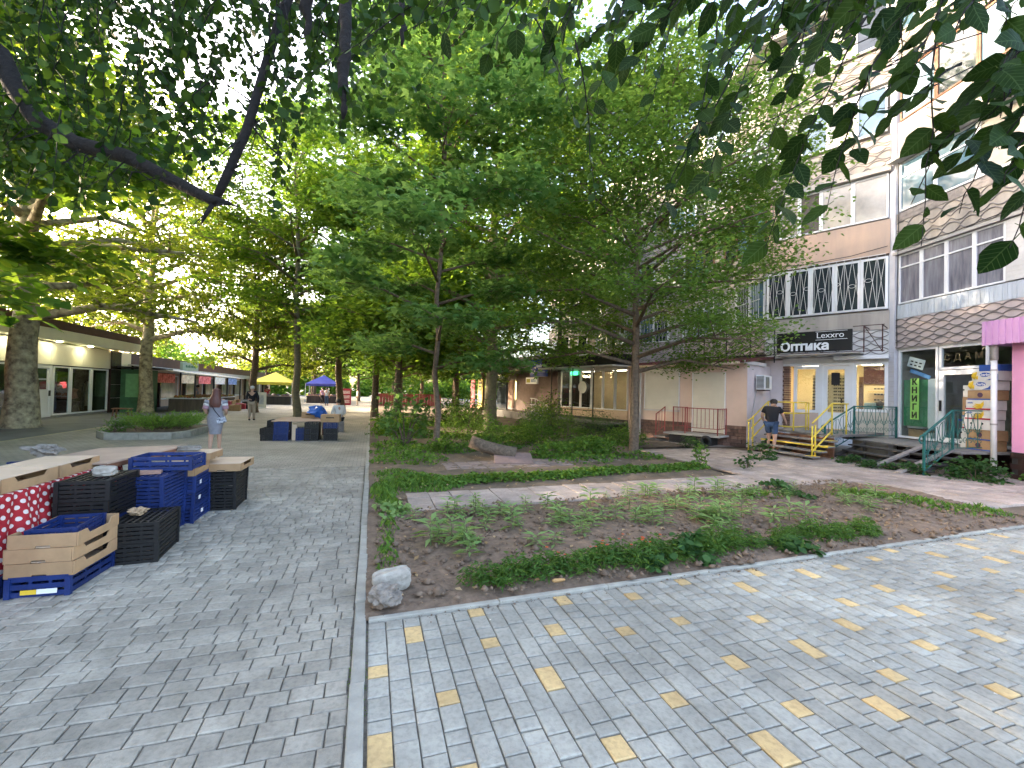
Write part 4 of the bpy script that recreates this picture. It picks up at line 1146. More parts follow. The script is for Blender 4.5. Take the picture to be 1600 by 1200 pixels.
for nm, lab, x, y, m_ in (('poster_stand', 'tall yellow lettered poster panel on the far shop wall', 7.2, 29.6, mat('yellow_poster', (.75, .55, .12), .6)), ('poster_stand', 'tall red poster panel on the far shop wall', 7.0, 31.0, M['box_red'])):
    t = thing(nm, lab, 'poster', (x, y, 0), math.atan2(DF.y, DF.x))
    MB().box(-.3, .3, -.05, 0, .5, 2.5).build('panel', m_, t)
    mb = MB()
    for k in range(7): mb.box(-.2, .2 - .05 * (k % 3), -.056, -.051, .75 + k * .24, .85 + k * .24)
    mb.build('print', M['letter_black'], t)['kind'] = 'stuff'
# ------------------------------------------------------------------ kiosk pavilion on the left
KX = -13.8
TK = frame_at((KX, 14.0), (0, 1))     # local x = world Y from 14 m, y into the building (towards -X)
kio = thing('kiosk_pavilion', 'low cream panelled pavilion with white shop doors and brown roof fascia', 'kiosk', (KX, 14.0, 0)); kio.rotation_euler = TK.to_euler()
KL = 17.0
MB().box(-14, KL, 2.6, 2.8, 0, 4.2).build('back_wall', M['int_wall'], kio)
MB().box(-14, KL, .02, 2.6, 0, .06).build('floor', M['concrete'], kio)
MB().box(-14, KL + .2, -.9, 3, 3.92, 4.3).build('roof_fascia', M['brown_roof'], kio)
x = -14.0; k = 0
while x < KL - .2:
    xe = min(x + 4.7, KL + .1)
    MB().box(x + .01, xe - .01, -.95, -.2, 3.45, 3.9).build('cream_fascia', M['cream_panel'], kio); x = xe; k += 1
x = 2.0
while x < KL - 1.1:
    MB().box(x + .006, x + 2.3, -.06, .05, 2.42, 3.44).build('cream_panel', M['cream_panel'], kio); x += 2.31
MB().box(KL - 1.0, KL, -.1, 2.7, 0, 3.44).build('corner_pillar', M['dark_tile'], kio)
for z in (.8, 1.55, 2.4): MB().box(KL - 1.0, KL + .004, -.104, -.099, z, z + .015).build('tile_joint', M['concrete'], kio)
def kwin(a, b, pane=M['glass']): return window(I4, a, b, .1, 2.38, pane, fw=.08, parent=kio, name='shop_window')
kwin(8.0, 9.0); kwin(5.5, 7.9); kwin(3, 5.4)
kwin(11.5, 12.72); kwin(12.76, 14.36); kwin(14.42, 15.9)
kd = window(I4, 9.98, 11.4, .06, 2.4, None, fw=.13, parent=kio, name='door')
MB().box(10.11, 11.27, .0, .03, .19, 1.15).build('lower_panel', M['upvc'], kd)
MB().box(10.3, 11.1, .0, .02, 1.3, 1.72).build('pane', M['glass_dark'], kd); MB().box(10.3, 11.1, .0, .02, 1.78, 2.22).build('pane', M['glass_dark'], kd)
MB().box(10.11, 11.27, .02, .04, 1.15, 2.27).build('upper_panel', M['upvc'], kd)
MB().box(11.2, 11.26, -.08, -.03, 1.0, 1.25).build('handle', M['black_metal'], kd)
MB().box(9.02, 9.96, -.02, .06, .06, 2.4).build('side_panel', M['upvc'], kio)
for xx in (8.6, 11.0, 13.3): MB().lathe([(.09, 0), (.09, .02)], 12, Matrix.Translation((xx, -.45, 3.425))).build('downlight', lamp_mat('downlight_lens', (1, .95, .6), 14), kio)
MB().box(-14, KL - 1, -.06, .04, 3.40, 3.446).build('soffit', M['cream_panel'], kio)
# goods behind the panes
for (a, b, z0, z1, c) in ((11.7, 12.0, .2, 1.2, (.45, .33, .10)), (12.15, 12.55, .2, 2.2, (.06, .08, .16)), (13.1, 13.9, .8, 1.35, (.30, .09, .06)), (13.0, 14.0, .1, .75, (.10, .05, .04)), (15.0, 15.3, .4, 1.7, (.45, .38, .30)), (14.7, 14.85, .2, 1.6, (.05, .05, .06)), (8.1, 8.7, .2, 1.4, (.3, .1, .08))):
    MB().lathe([(.3, 0), (.5, .1), (.42, .6), (.5, .9), (.2, 1)], 10, Matrix.Translation(((a + b) / 2, .5, z0)) @ Matrix.Diagonal(((b - a), (b - a), z1 - z0, 1))).build('display_goods', mat('shop_goods', c, .8, var=.25, scale=12), kio)
MB().box(5.0, 5.4, -.12, -.05, 1.9, 2.1).build('red_lamp', lamp_mat('red_lamp', (1, .05, .03), .5), kio)
MB().box(-14, 2.9, -.03, .05, 0, 3.44).build('unseen_front_wall', M['cream_panel'], kio)  # unseen run of the pavilion, lengthened to shade the near alley

# long low market building behind
lb = thing('market_hall', 'long low market building with brown fascia and white band behind the stalls', 'building', (0, 0, 0))
MB().box(-20, -14.6, 32, 75, 0, 2.7).build('wall', M['salmon'], lb)
MB().box(-20.3, -13.9, 31.8, 75, 2.78, 3.45).build('roof_fascia', M['brown_roof'], lb)
MB().box(-20.3, -13.6, 31.8, 75, 2.45, 2.77).build('white_band', M['white_wall'], lb)
for k in range(9):
    f = window(frame_at((-14.58, 33 + k * 4.5), (0, 1)), .2, 3.9, .5, 2.3, M['glass_pale'], fw=.1, parent=lb, name='shop_window', m=M['upvc'] if k % 2 else M['brown_wood'])
    MB().box(-14.4, -14.2, 32.8 + k * 4.5, 33.0 + k * 4.5, 0, 2.44).build('pillar', M['dark_tile'], lb)
sgn = thing('roof_sign', 'small pale green sign box on the market hall roof edge', 'sign', (-12.9, 38.6, 2.95), R(75))
MB().box(-.85, .85, -.1, .1, -.28, .34).build('board', mat('pale_green_sign', (.45, .55, .46), .5), sgn)
mb = MB()
for k in range(7): mb.box(-.55 + k * .17, -.43 + k * .17, -.108, -.101, -.06, .12 - .03 * (k % 2))
mb.build('small_lettering', mat('dark_green_letters', (.04, .16, .08), .5), sgn)['kind'] = 'stuff'

# open market stall under a sloping canopy
ms = thing('market_stall', 'open market stall under a grey sloping canopy beside the green booth', 'stall', (-12.0, 34.5, 0))
MB().add([(-1.6, -2.8, 2.75), (1.8, -2.8, 2.3), (2.6, 4.5, 2.2), (-1.6, 4.5, 2.75), (-1.6, -2.8, 2.71), (1.8, -2.8, 2.26), (2.6, 4.5, 2.16), (-1.6, 4.5, 2.71)], [(0, 1, 2, 3), (7, 6, 5, 4), (0, 4, 5, 1), (1, 5, 6, 2), (2, 6, 7, 3), (3, 7, 4, 0)]).build('canopy', mat('grey_tarpaulin', (.42, .42, .42), .8, c2=(.3, .3, .3), scale=2), ms)
for x, y, h in ((-1.5, -2.7, 2.7), (1.7, -2.7, 2.27), (2.4, 4.3, 2.16), (-1.5, 4.3, 2.7), (1.9, 0, 2.24), (2.1, 2.2, 2.2)): MB().box(x - .04, x + .04, y - .04, y + .04, 0, h).build('post', M['black_metal'], ms)
MB().box(.4, 2.2, -3.2, 4.2, .78, .84).build('counter', mat('pale_counter', (.6, .6, .6), .6), ms)
MB().box(.5, 2.1, -3.1, 4.1, 0, .77).build('counter_skirt', mat('brown_skirt_cloth', (.12, .095, .075), .9, c2=(.06, .05, .04), scale=5, streak=True), ms)
mb = MB()
for k in range(160):
    px, py = random.uniform(.5, 2.1), random.uniform(-3, 4); r_ = random.uniform(.05, .11)
    mb.lathe([(r_ * .5, 0), (r_, r_ * .5), (r_, r_), (r_ * .4, r_ * 1.5)], 6, Matrix.Translation((px, py, .84)))
pr = mb.build('produce', mat('mixed_produce', (.35, .07, .04), .7, c2=(.16, .20, .04), scale=2.5), ms); pr['kind'] = 'stuff'
gb = thing('green_booth', 'green painted booth with pale glazed door at the stall corner', 'booth', (-13.0, 31.6, 0))
MB().box(-.7, .5, -.6, .9, 0, 2.45).build('body', mat('booth_green', (.06, .17, .08), .6, c2=(.04, .11, .05), scale=4), gb)
MB().box(-.45, .25, -.64, -.605, .85, 2.2).build('window', mat('frosted_green_glass', (.2, .45, .2), .3), gb)
MB().box(-1.75, -.85, -.62, -.56, .1, 2.35).build('glazed_door', mat('pale_glazed_door', (.62, .52, .42), .3, c2=(.35, .36, .38), scale=2), gb)
MB().box(-1.9, 1.1, -1.0, 1.4, 2.52, 2.6).build('roof', M['dark'], gb)
stl = thing('wooden_stool', 'small brown wooden stool beside the pavilion corner', 'stool', (-11.2, 25.6, 0))
MB().cbox(-.35, .35, -.2, .2, .42, .47, .01).build('seat', M['brown_wood'], stl)
for x in (-.28, .28):
    for y in (-.14, .14): MB().bar((x, y, .42), (x * 1.15, y * 1.2, 0), .05).build('leg', M['brown_wood'], stl)

# planter with juniper
pl = thing('planter', 'low concrete kerbed planter holding the spreading juniper', 'planter', (0, 0, 0))
PL = [(-7.35, 15.85), (-5.7, 15.85), (-5.45, 16.6), (-5.45, 19.6), (-7.9, 19.6), (-7.9, 16.6)]
for k in range(6):
    a = Vector(PL[k]); b = Vector(PL[(k + 1) % 6]); n = max(1, round((b - a).length / 1.0)); d = (b - a) / n
    for j in range(n):
        p = a + d * j; T = frame_at((p.x, p.y), d)
        MB(T).cbox(.005, d.length - .005, 0, .13, 0, .21 + random.uniform(-.008, .008), .008).build('kerb_stone', M['kerb'], pl)
me = bpy.data.meshes.new('soil'); me.from_pydata([(x * .98 - .13, y * .99 + .17, .16) for x, y in PL], [], [tuple(range(6))]); me.materials.append(M['soil']); obj('soil', me, pl)

# market tents far down the alley
def tent(loc, w_, label, m_, zc=2.05, za=3.0):
    t = thing('market_tent', label, 'tent', loc)
    h = w_ / 2
    vs = [(-h, -h, zc), (h, -h, zc), (h, h, zc), (-h, h, zc), (0, 0, za), (-h, -h, zc - .25), (h, -h, zc - .25), (h, h, zc - .25), (-h, h, zc - .25)]
    MB().add(vs, [(0, 1, 4), (1, 2, 4), (2, 3, 4), (3, 0, 4)] + [(5 + k, 5 + (k + 1) % 4, (k + 1) % 4, k) for k in range(4)]).build('canopy', m_, t)
    for x in (-h, h):
        for y in (-h, h): MB().box(x - .03, x + .03, y - .03, y + .03, 0, zc).build('leg', M['pipe_white'], t)
    MB().box(-h + .1, h - .1, -h, -h + .8, .75, .8).build('counter', M['plywood'], t)
    MB().box(-h + .12, h - .12, -h + .02, -h + .78, 0, .74).build('counter_skirt', mat('dark_skirt_cloth', (.07, .06, .05), .9, c2=(.035, .03, .03), scale=5, streak=True), t)
    mb = MB()
    for k in range(30):
        r_ = random.uniform(.06, .14); mb.lathe([(r_ * .6, 0), (r_, r_ * .6), (r_ * .5, r_ * 1.4)], 6, Matrix.Translation((random.uniform(-h + .2, h - .2), random.uniform(-h + .1, -h + .7), .8)))
    mb.build('produce', mat('tent_produce', (.30, .12, .06), .7, c2=(.10, .14, .20), scale=3), t)['kind'] = 'stuff'
tent((-8.6, 46.5, 0), 3.4, 'yellow pyramid market tent over a produce counter', mat('yellow_canvas', (.72, .58, .05), .7, c2=(.6, .48, .05), scale=2))
tent((-4.9, 52, 0), 3.2, 'blue violet pyramid market tent half hidden by a trunk', mat('blue_canvas', (.07, .08, .36), .7, c2=(.05, .06, .28), scale=2))
af = thing('sandwich_board', 'white sandwich board sign on the alley by the yellow tent', 'sign', (-7.9, 37.5, 0), R(8))
for s_ in (-1, 1): MB(Matrix.Translation((0, s_ * .18, 0)) @ Matrix.Rotation(R(8 * s_), 4, 'X')).box(-.38, .38, -.015, .015, .05, 1.2).build('panel', M['white_sign'], af)
MB(Matrix.Translation((0, -.2, 0)) @ Matrix.Rotation(R(-8), 4, 'X')).box(-.2, .22, -.02, -.016, .3, 1.0).build('print', mat('blue_grey_print', (.30, .36, .5), .6, scale=9, c2=(.7, .7, .72)), af)
rf_ = thing('red_display_fridge', 'red drinks display standing at the end of the alley', 'fridge', (-2.5, 46.5, 0))
MB().cbox(-.65, .65, -.4, .4, 0, 1.6, .03).build('cabinet', M['box_red'], rf_)
for k in range(3): MB().box(-.55, .55, -.42, -.405, .2 + k * .45, .5 + k * .45).build('shelf_front', mat('pale_red_print', (.66, .22, .2), .5, c2=(.75, .7, .68), scale=7), rf_)
rw = thing('red_fence', 'low dark red board fence at the back of the garden', 'fence', (0, 0, 0))
for k in range(24): MB().box(.3 + k * .26, .54 + k * .26, 43.0, 43.04, .1, 1.25).build('board', M['red_paint'], rw)
for k in range(4): MB().box(.3 + k * 2.0, .4 + k * 2.0, 43.05, 43.15, 0, 1.3).build('post', M['black_metal'], rw)

# banners, hanging goods and boxes around the stalls
for k, (y, c, lab) in enumerate(((36.5, (.55, .10, .08), 'red and white banner'), (40.5, (.62, .45, .30), 'orange banner'), (44, (.60, .08, .10), 'red price banner'), (48, (.7, .68, .66), 'white banner'), (52, (.12, .20, .45), 'blue banner'))):
    t = thing('banner', lab + ' hanging under the market hall eaves', 'banner', (-13.55, y, 2.05), R(90), 'banners of the market hall')
    MB().box(-1.4, 1.4, -.02, .02, -.32, .32).build('cloth', mat('banner_cloth', c, .7, c2=tuple(min(1, q * 1.5 + .2) for q in c), scale=4, detail=1), t)
    MB().box(-1.4, 1.4, -.03, .03, .32, .36).build('batten', M['black_metal'], t)
ORD = 'first second third fourth fifth sixth seventh eighth ninth tenth eleventh twelfth thirteenth fourteenth fifteenth sixteenth'.split()
for k in range(16):
    x, y = -9.2 + random.uniform(-.4, .9) - .02 * k, 33.2 + .42 * k
    t = thing('goods_box', ['brown', 'tan', 'red', 'black'][k % 4] + ' goods box, ' + ORD[k] + ' from the planter along the market stalls', 'box', (x, y, 0), random.uniform(-.2, .2), 'fruit boxes along the stalls')
    MB().cbox(-.3, .3, -.2, .2, 0, random.uniform(.25, .7), .01).build('box', [M['carton'], M['carton'], M['box_red'], M['crate_black']][k % 4], t)
# ------------------------------------------------------------------ crates
def crate_parts(m, L=.58, W=.38, H=.19, n=5):
    """open plastic crate: slotted bottom, four slatted sides"""
    bt = MB()
    for k in range(7): bt.box(-W / 2 + .012 + k * (W - .044) / 6, -W / 2 + .032 + k * (W - .044) / 6, -L / 2 + .012, L / 2 - .012, 0, .008)
    for k in range(9): bt.box(-W / 2 + .012, W / 2 - .012, -L / 2 + .012 + k * (L - .044) / 8, -L / 2 + .03 + k * (L - .044) / 8, .008, .013)
    def sd(len_):
        mb = MB(); t = .012
        for k in range(n):
            z = .004 + k * (H - .03) / (n - 1); mb.box(-len_ / 2, len_ / 2, 0, t, z, z + (H / n) * .78)
        for x in (-len_ / 2, -len_ / 6, len_ / 6, len_ / 2 - .02): mb.box(x, x + .02, .002, t - .002, .004, H - .004)
        return mb.mesh('side_panel', m)
    cn = MB().box(-.018, .018, -.018, .018, 0, H)
    return bt.mesh('bottom_grid', m), sd(L), sd(W), cn.mesh('corner_post', m), (L, W, H)
CR = {}
for key, m_, dims in (('blue', M['crate_blue'], {}), ('black', M['crate_black'], {}), ('bluelow', M['crate_blue'], dict(H=.15, n=3)), ('green', mat('grey_green_crate', (.30, .33, .24), .5, per_obj=.1), {}),
                      ('smallblue', M['crate_blue'], dict(L=.44, W=.3, H=.11, n=3))):
    CR[key] = crate_parts(m_, **dims)
def crate(key, loc, rz, label, group, flip=False, rx=0.0):
    bt, sl, sw, cn, (L, W, H) = CR[key]
    t = thing('plastic_crate', label, 'crate', loc, rz, group)
    if flip: t.rotation_euler = (math.pi, 0, rz); t.location.z += H
    obj('bottom_grid', bt, t)
    for x_ in (-1, 1):
        for y_ in (-1, 1): obj('corner_post', cn, t, (x_ * W / 2, y_ * L / 2, 0))
    for s_ in (-1, 1):
        o = obj('side_panel', sl, t, (s_ * W / 2 - (.012 if s_ > 0 else 0), 0, 0)); o.rotation_euler = (0, 0, math.pi / 2); o.location = (s_ * W / 2 + .006, 0, 0)
        o = obj('side_panel', sw, t, (0, s_ * L / 2 - .006, 0))
    # paper stickers on some of the crates
    if key == 'blue' and STK.random() < .6:
        sx_ = STK.uniform(-.15, .15)
        st2 = MB().box(W / 2 + .0065, W / 2 + .008, sx_ - .035, sx_ + .035, H * .35, H * .6).build('sticker', M['white_sign'], t)
    return t
STK = random.Random(4)
def tray(loc, rz, label, group, L=.58, W=.38, H=.11, m_=None, dip=.045, lid=False):
    """corrugated fruit tray with raised ends and dipped long sides"""
    m_ = m_ or M['carton']
    t = thing('cardboard_tray', label, 'cardboard tray', loc, rz, group)
    MB().box(-W / 2 + .005, W / 2 - .005, -L / 2 + .005, L / 2 - .005, 0, .006).build('bottom', M['carton_in'], t)
    for s_ in (-1, 1):
        pts = [(-L / 2, .001), (L / 2, .001), (L / 2, H), (L * .30, H), (L * .24, H - dip), (-L * .24, H - dip), (-L * .30, H), (-L / 2, H)]
        MB(Matrix.Translation((s_ * W / 2, 0, 0)) @ Matrix.Rotation(math.pi / 2, 4, 'Z')).prism(pts, -.004, .004).build('long_side', m_, t)
        pts = [(-W / 2 + .006, .001), (-.05, .001), (-.045, .02), (.045, .02), (.05, .001), (W / 2 - .006, .001), (W / 2 - .006, H - .001), (-W / 2 + .006, H - .001)]
        MB(Matrix.Translation((0, s_ * L / 2, 0))).prism(pts, -.004, .004).build('short_side', m_, t)
    if lid: MB().box(-W / 2 - .004, W / 2 + .004, -L / 2 - .004, L / 2 + .004, H + .001, H + .006).build('lid', M['carton_in'], t)
    return t
def rock(name, label, cat, loc, size, m_, seed=0, sub=3, rough=.22, group=None, rz=0, boxy=0):
    bm = bmesh.new(); bmesh.ops.create_icosphere(bm, subdivisions=sub, radius=1.0)
    rr_ = random.Random(seed); dirs = [Vector((rr_.gauss(0, 1), rr_.gauss(0, 1), rr_.gauss(0, 1))).normalized() for _ in range(14)]; cut = [rr_.uniform(.55, .95) for _ in dirs]
    fr_ = [(Vector((rr_.uniform(-9, 9), rr_.uniform(-9, 9), rr_.uniform(-9, 9))), rr_.uniform(0, 6)) for _ in range(6)]
    for v in bm.verts:
        p = v.co.normalized(); r_ = 1.0
        if boxy: r_ = 1.0 / (abs(p.x) ** 6 + abs(p.y) ** 6 + abs(p.z) ** 6) ** (1 / 6)
        for d, c in zip(dirs, cut):
            q = p.dot(d)
            if q > 0 and not boxy: r_ = min(r_, c / q)
        r_ += rough * .12 * sum(math.sin(f.dot(p) + a) for f, a in fr_)
        r_ += rough * (.16 * noise.noise(p * 4 + Vector((seed, 0, 0))) + .10 * noise.noise(p * 9 + Vector((seed, 3, 0))) + .05 * noise.noise(p * 20))
        v.co = p * r_
        v.co.x *= size[0]; v.co.y *= size[1]; v.co.z = (v.co.z) * size[2]
    zmin = min(v.co.z for v in bm.verts)
    for v in bm.verts: v.co.z -= zmin + .1 * size[2] * 0
    me = bpy.data.meshes.new(name); bm.to_mesh(me); bm.free(); me.materials.append(m_)
    o = obj(name, me, None, loc, rz); return tag(o, label, cat, group)

g1 = 'crates and cartons stacked along the alley'
crate('bluelow', (-2.43, 4.74, 0), R(-2), 'low blue crate with yellow and white label under the cardboard trays', g1)
lb_ = MB(Matrix.Translation((-2.43, 4.74, 0)) @ Matrix.Rotation(R(-2), 4, 'Z')); lb_.box(-.10, .0, -.316, -.312, .03, .065); o_ = lb_.build('label_sticker', M['box_yellow'])
for o in bpy.data.objects:
    if o.name.startswith('plastic_crate') and o.get('label', '').startswith('low blue crate with yellow'): o_.parent = o; o_.matrix_parent_inverse = (Matrix.Translation((-2.43, 4.74, 0)) @ Matrix.Rotation(R(-2), 4, 'Z')).inverted()
lb_ = MB().box(.002, .13, -.316, -.312, .03, .067).build('label_sticker', M['white_sign'], o_.parent)
crate('bluelow', (-2.9, 4.76, 0), R(2), 'low blue crate at the picture edge beneath the polka dot cloth', g1)
tray((-2.43, 4.74, .152), R(-2), 'lowest of the three brown cardboard trays in the front stack', g1, W=.44)
tray((-2.44, 4.75, .262), R(-3), 'middle one of the three brown cardboard trays in the front stack', g1, W=.44)
tray((-2.43, 4.76, .372), R(-1), 'topmost of the three brown cardboard trays, holding a small blue crate', g1, W=.44)
crate('smallblue', (-2.45, 4.80, .382), R(3), 'small blue crate nested in the top cardboard tray', g1)
crate('black', (-2.11, 5.33, 0), R(4), 'upturned black crate on the paving, lower of the front pair', g1, flip=True)
crate('black', (-2.11, 5.33, .192), R(3), 'upturned black crate under the sandy stone in the front pair', g1, flip=True)
rock('loose_stone', 'sandy broken stone lying on the upturned black crates', 'stone', (-2.16, 5.3, .384), (.085, .055, .04), mat('sandy_stone', (.42, .30, .18), .95, c2=(.3, .2, .12), scale=12, bump=.5), 3, sub=4, rough=.6)
for k in range(2): crate('blue', (-2.54, 5.45, .192 * k), R(1), ['blue crate on the paving under the black crate behind the trays', 'blue crate second from ground under the black crate behind the trays'][k], g1)
crate('black', (-2.54, 5.45, .385), R(0), 'black crate in the stack beside the polka dot cloth', g1, flip=True)
crate('black', (-2.54, 5.44, .58), R(2), 'upturned black crate with a pale brick, beside the polka dot cloth', g1, flip=True)
rock('pale_brick', 'pale broken brick on the tall black crate by the cloth', 'brick', (-2.47, 5.37, .772), (.085, .055, .045), M['stone_white'], 5, sub=4, rough=.3, boxy=1)
for k in range(4):
    crate('blue', (-2.30, 6.0, .168 * k), R(1.5 - k), ['lowest', 'second', 'third', 'topmost upturned'][k] + ' blue crate of the broad blue stack carrying flat pink tiles', g1, flip=(k == 3))
tag(MB(Matrix.Translation((-2.30, 5.86, .696)) @ Matrix.Rotation(R(12), 4, 'Z')).cbox(-.11, .11, -.05, .05, 0, .035, .004).build('paving_brick', M['red_brick']), 'flat pinkish paving brick on the broad blue crate stack', 'brick')
tag(MB(Matrix.Translation((-2.38, 5.98, .696)) @ Matrix.Rotation(R(-8), 4, 'Z')).cbox(-.12, .1, -.06, .06, 0, .02, .003).build('floor_tile', M['carton_in']), 'pale flat tile behind the pinkish brick on the blue stack', 'tile')
crate('bluelow', (-2.24, 6.2, .70), R(88), 'open blue tray crate on top of the broad blue stack', g1)
for k in range(3):
    crate('blue', (-2.22, 6.62, .19 * k), R(k), ['lowest', 'middle', 'upper'][k] + ' blue crate of the narrow stack under a cardboard tray', g1)
tray((-2.22, 6.60, .575), R(2), 'brown cardboard tray upside on the narrow blue stack', g1, H=.12, lid=True)
for k in range(2): crate('blue' if k == 0 else 'green', (-2.24, 7.22, .19 * k), R(-1), ['blue crate on the ground behind the narrow blue stack', 'grey green crate stacked behind the narrow blue stack'][k], g1)
crate('blue', (-2.6, 6.75, 0), R(0), 'blue crate on the ground under the plywood sheet', g1)
crate('blue', (-2.6, 6.75, .19), R(2), 'blue crate second from ground under the plywood sheet', g1)
tray((-2.28, 7.0, .70), R(86), 'pale cardboard lid tray carrying a rough brick', g1, L=.6, W=.42, H=.09, lid=True)
rock('rough_brick', 'rough mortar covered brick on the pale cardboard lid', 'brick', (-2.3, 6.98, .797), (.13, .055, .035), M['stone'], 8, sub=4, rough=.35, boxy=1)
for k in range(3):
    crate('black', (-1.92, 7.2, .172 * k), R(1 - k), ['lowest', 'middle', 'upper'][k] + ' black crate of the stack at the far end of the row', g1)
    
tray((-1.88, 7.18, .53), R(-2), 'brown carton tray overhanging the black crate stack', g1, L=.62, W=.46, H=.1, lid=True)
# table with red polka dot cloth
tb = thing('stall_table', 'trestle table under a red and white polka dot cloth', 'table', (0, 0, 0))
MB().box(-3.75, -2.86, 3.6, 6.5, .70, .74).build('table_top', M['plywood'], tb)
for x in (-3.65, -2.98):
    for y in (3.8, 6.3): MB().box(x, x + .05, y, y + .05, 0, .7).build('leg', M['grey_wood'], tb)
pm, nt, N, L_, b_ = newmat('red_polka_cloth')
tc = N.new('ShaderNodeTexCoord'); mp = N.new('ShaderNodeMapping'); mp.inputs['Rotation'].default_value = (R(45), 0, 0); mp.inputs['Scale'].default_value = (0, 15, 15)
vo = N.new('ShaderNodeTexVoronoi'); vo.inputs['Randomness'].default_value = 0.0; vo.inputs['Scale'].default_value = 1.0
L_.new(tc.outputs['Object'], mp.inputs[0]); L_.new(mp.outputs[0], vo.inputs['Vector'])
lt = N.new('ShaderNodeMath'); lt.operation = 'LESS_THAN'; lt.inputs[1].default_value = .28; L_.new(vo.outputs['Distance'], lt.inputs[0])
mx = N.new('ShaderNodeMix'); mx.data_type = 'RGBA'; mx.inputs['A'].default_value = (.36, .012, .02, 1); mx.inputs['B'].default_value = (.72, .62, .56, 1); L_.new(lt.outputs[0], mx.inputs['Factor'])
L_.new(mx.outputs['Result'], b_.inputs['Base Color']); b_.inputs['Roughness'].default_value = .8
V = []; F = []; ny, nz = 90, 14
for j in range(nz + 1):
    for i in range(ny + 1):
        y = 3.55 + 3.0 * i / ny; t = j / nz
        V.append((-2.84 + .07 * t * math.sin(y * 9 + math.sin(y * 3)) + .04 * t * math.sin(y * 23 + 1) + .012 * math.sin(y * 41 + t * 5) + .05 * t, y, .748 - t * (.62 + .06 * math.sin(y * 3))))
for i in range(ny + 1): V.append((-3.2, 3.55 + 3.0 * i / ny, .752))
for j in range(nz):
    for i in range(ny): a = j * (ny + 1) + i; F.append((a, a + 1, a + ny + 2, a + ny + 1))
o0 = (nz + 1) * (ny + 1)
for i in range(ny): F.append((i, o0 + i, o0 + i + 1, i + 1))
me = bpy.data.meshes.new('polka_dot_cloth'); me.from_pydata(V, [], F); me.materials.append(pm); me.polygons.foreach_set('use_smooth', [True] * len(F))
tag(obj('polka_dot_cloth', me), 'red cloth with white polka dots hanging over the stall table', 'cloth')
for k in range(3):
    tray((-3.08, 4.35 + .7 * k, .756), R(-3 + 2 * k), ['nearest', 'middle', 'farthest'][k] + ' of the pale cardboard lids lying upside on the polka dot table', g1, L=.66, W=.46, H=.12, lid=True)
pw = thing('plywood_sheet', 'reddish plywood sheet lying across crates behind the polka dot table', 'board', (-3.0, 6.75, .80), R(-14))
pw.rotation_euler = (R(1.5), R(-3), R(-14))
MB().box(-.62, .5, -.75, .55, 0, .018).build('sheet', M['plywood'], pw); MB().box(.44, .5, -.75, .55, -.05, -.001).build('edge_batten', M['brown_wood'], pw)
rock('rubble_lump', 'grey concrete lump resting on the plywood sheet edge', 'stone', (-3.6, 6.55, .80), (.2, .1, .07), M['stone'], 12, sub=4, rough=.9)
rock('blue_bundle', 'dark blue folded plastic bundle behind the cardboard lids', 'bundle', (-3.45, 6.1, .76), (.28, .09, .05), M['crate_blue'], 14, rough=.2)
# second table of crates further down
g2 = 'crates under the plywood counter in mid alley'
for (x, y, k, key, lab) in ((-3.0, 15.6, 0, 'black', 'black crate at the left end of the mid alley counter'), (-3.0, 15.6, 1, 'black', 'black crate second from ground at the left end of the counter'),
        (-2.62, 15.55, 0, 'blue', 'blue crate on the ground at the counter left side'), (-2.62, 15.55, 1, 'blue', 'blue crate second from ground at the counter left side'), (-2.62, 15.55, 2, 'blue', 'blue crate topmost at the counter left side'),
        (-2.95, 16.3, 2, 'black', 'black crate standing high behind the counter left end'), (-2.95, 16.3, 1, 'black', 'black crate in the rear stack behind the counter left end'), (-2.95, 16.3, 0, 'black', 'black crate at the foot of the rear left stack'),
        (-2.02, 15.6, 0, 'blue', 'dark blue crate beside the pale post under the counter'), (-2.02, 15.6, 1, 'blue', 'dark blue crate second from ground beside the pale post'),
        (-1.74, 15.5, 0, 'black', 'black crate lowest in the middle of the counter'), (-1.74, 15.5, 1, 'black', 'black crate second in the middle of the counter'), (-1.74, 15.5, 2, 'black', 'black crate topmost in the middle of the counter'),
        (-1.2, 15.5, 0, 'black', 'black crate on the ground at the right end of the counter'), (-1.2, 15.5, 1, 'black', 'black crate second from ground at the right end of the counter'), (-1.2, 15.5, 2, 'blue', 'bright blue crate under the carton at the right end')):
    crate(key, (x, y, .192 * k), R(random.uniform(-3, 3)), lab, g2)
ct = thing('plywood_counter', 'plywood sheet laid over crates as a counter in mid alley', 'table', (0, 0, 0))
MB().box(-2.9, -1.45, 15.25, 17.1, .60, .62).build('sheet', M['plywood'], ct)
MB().cbox(-2.32, -2.18, 15.3, 15.42, 0, .5, .01).build('post', M['carton_in'], ct)
for x in (-2.8, -1.6): MB().box(x, x + .06, 16.9, 16.96, 0, .6).build('rear_leg', M['brown_wood'], ct)
def carton(loc, s_, rz, label):
    t = thing('cardboard_box', label, 'cardboard box', loc, rz, 'cartons on the mid alley counter')
    MB().cbox(-s_[0] / 2, s_[0] / 2, -s_[1] / 2, s_[1] / 2, 0, s_[2], .008).build('box', M['carton'], t)
    MB().box(-.12, .12, -s_[1] / 2 - .003, -s_[1] / 2 + .002, s_[2] * .55, s_[2] * .68).build('hand_slot', M['dark'], t)
carton((-1.2, 15.45, .58), (.56, .5, .24), R(-3), 'brown carton with hand slot at the right end of the counter')
carton((-2.0, 16.8, .622), (.5, .4, .2), R(4), 'smaller brown carton standing at the back of the counter')
V = rock('blue_bag', 'crumpled bright blue plastic bag heaped on the counter', 'bag', (-1.72, 16.6, .622), (.36, .3, .24), mat('blue_plastic_bag', (.03, .14, .50), .35, c2=(.02, .09, .36), scale=6), 21, rough=.5)
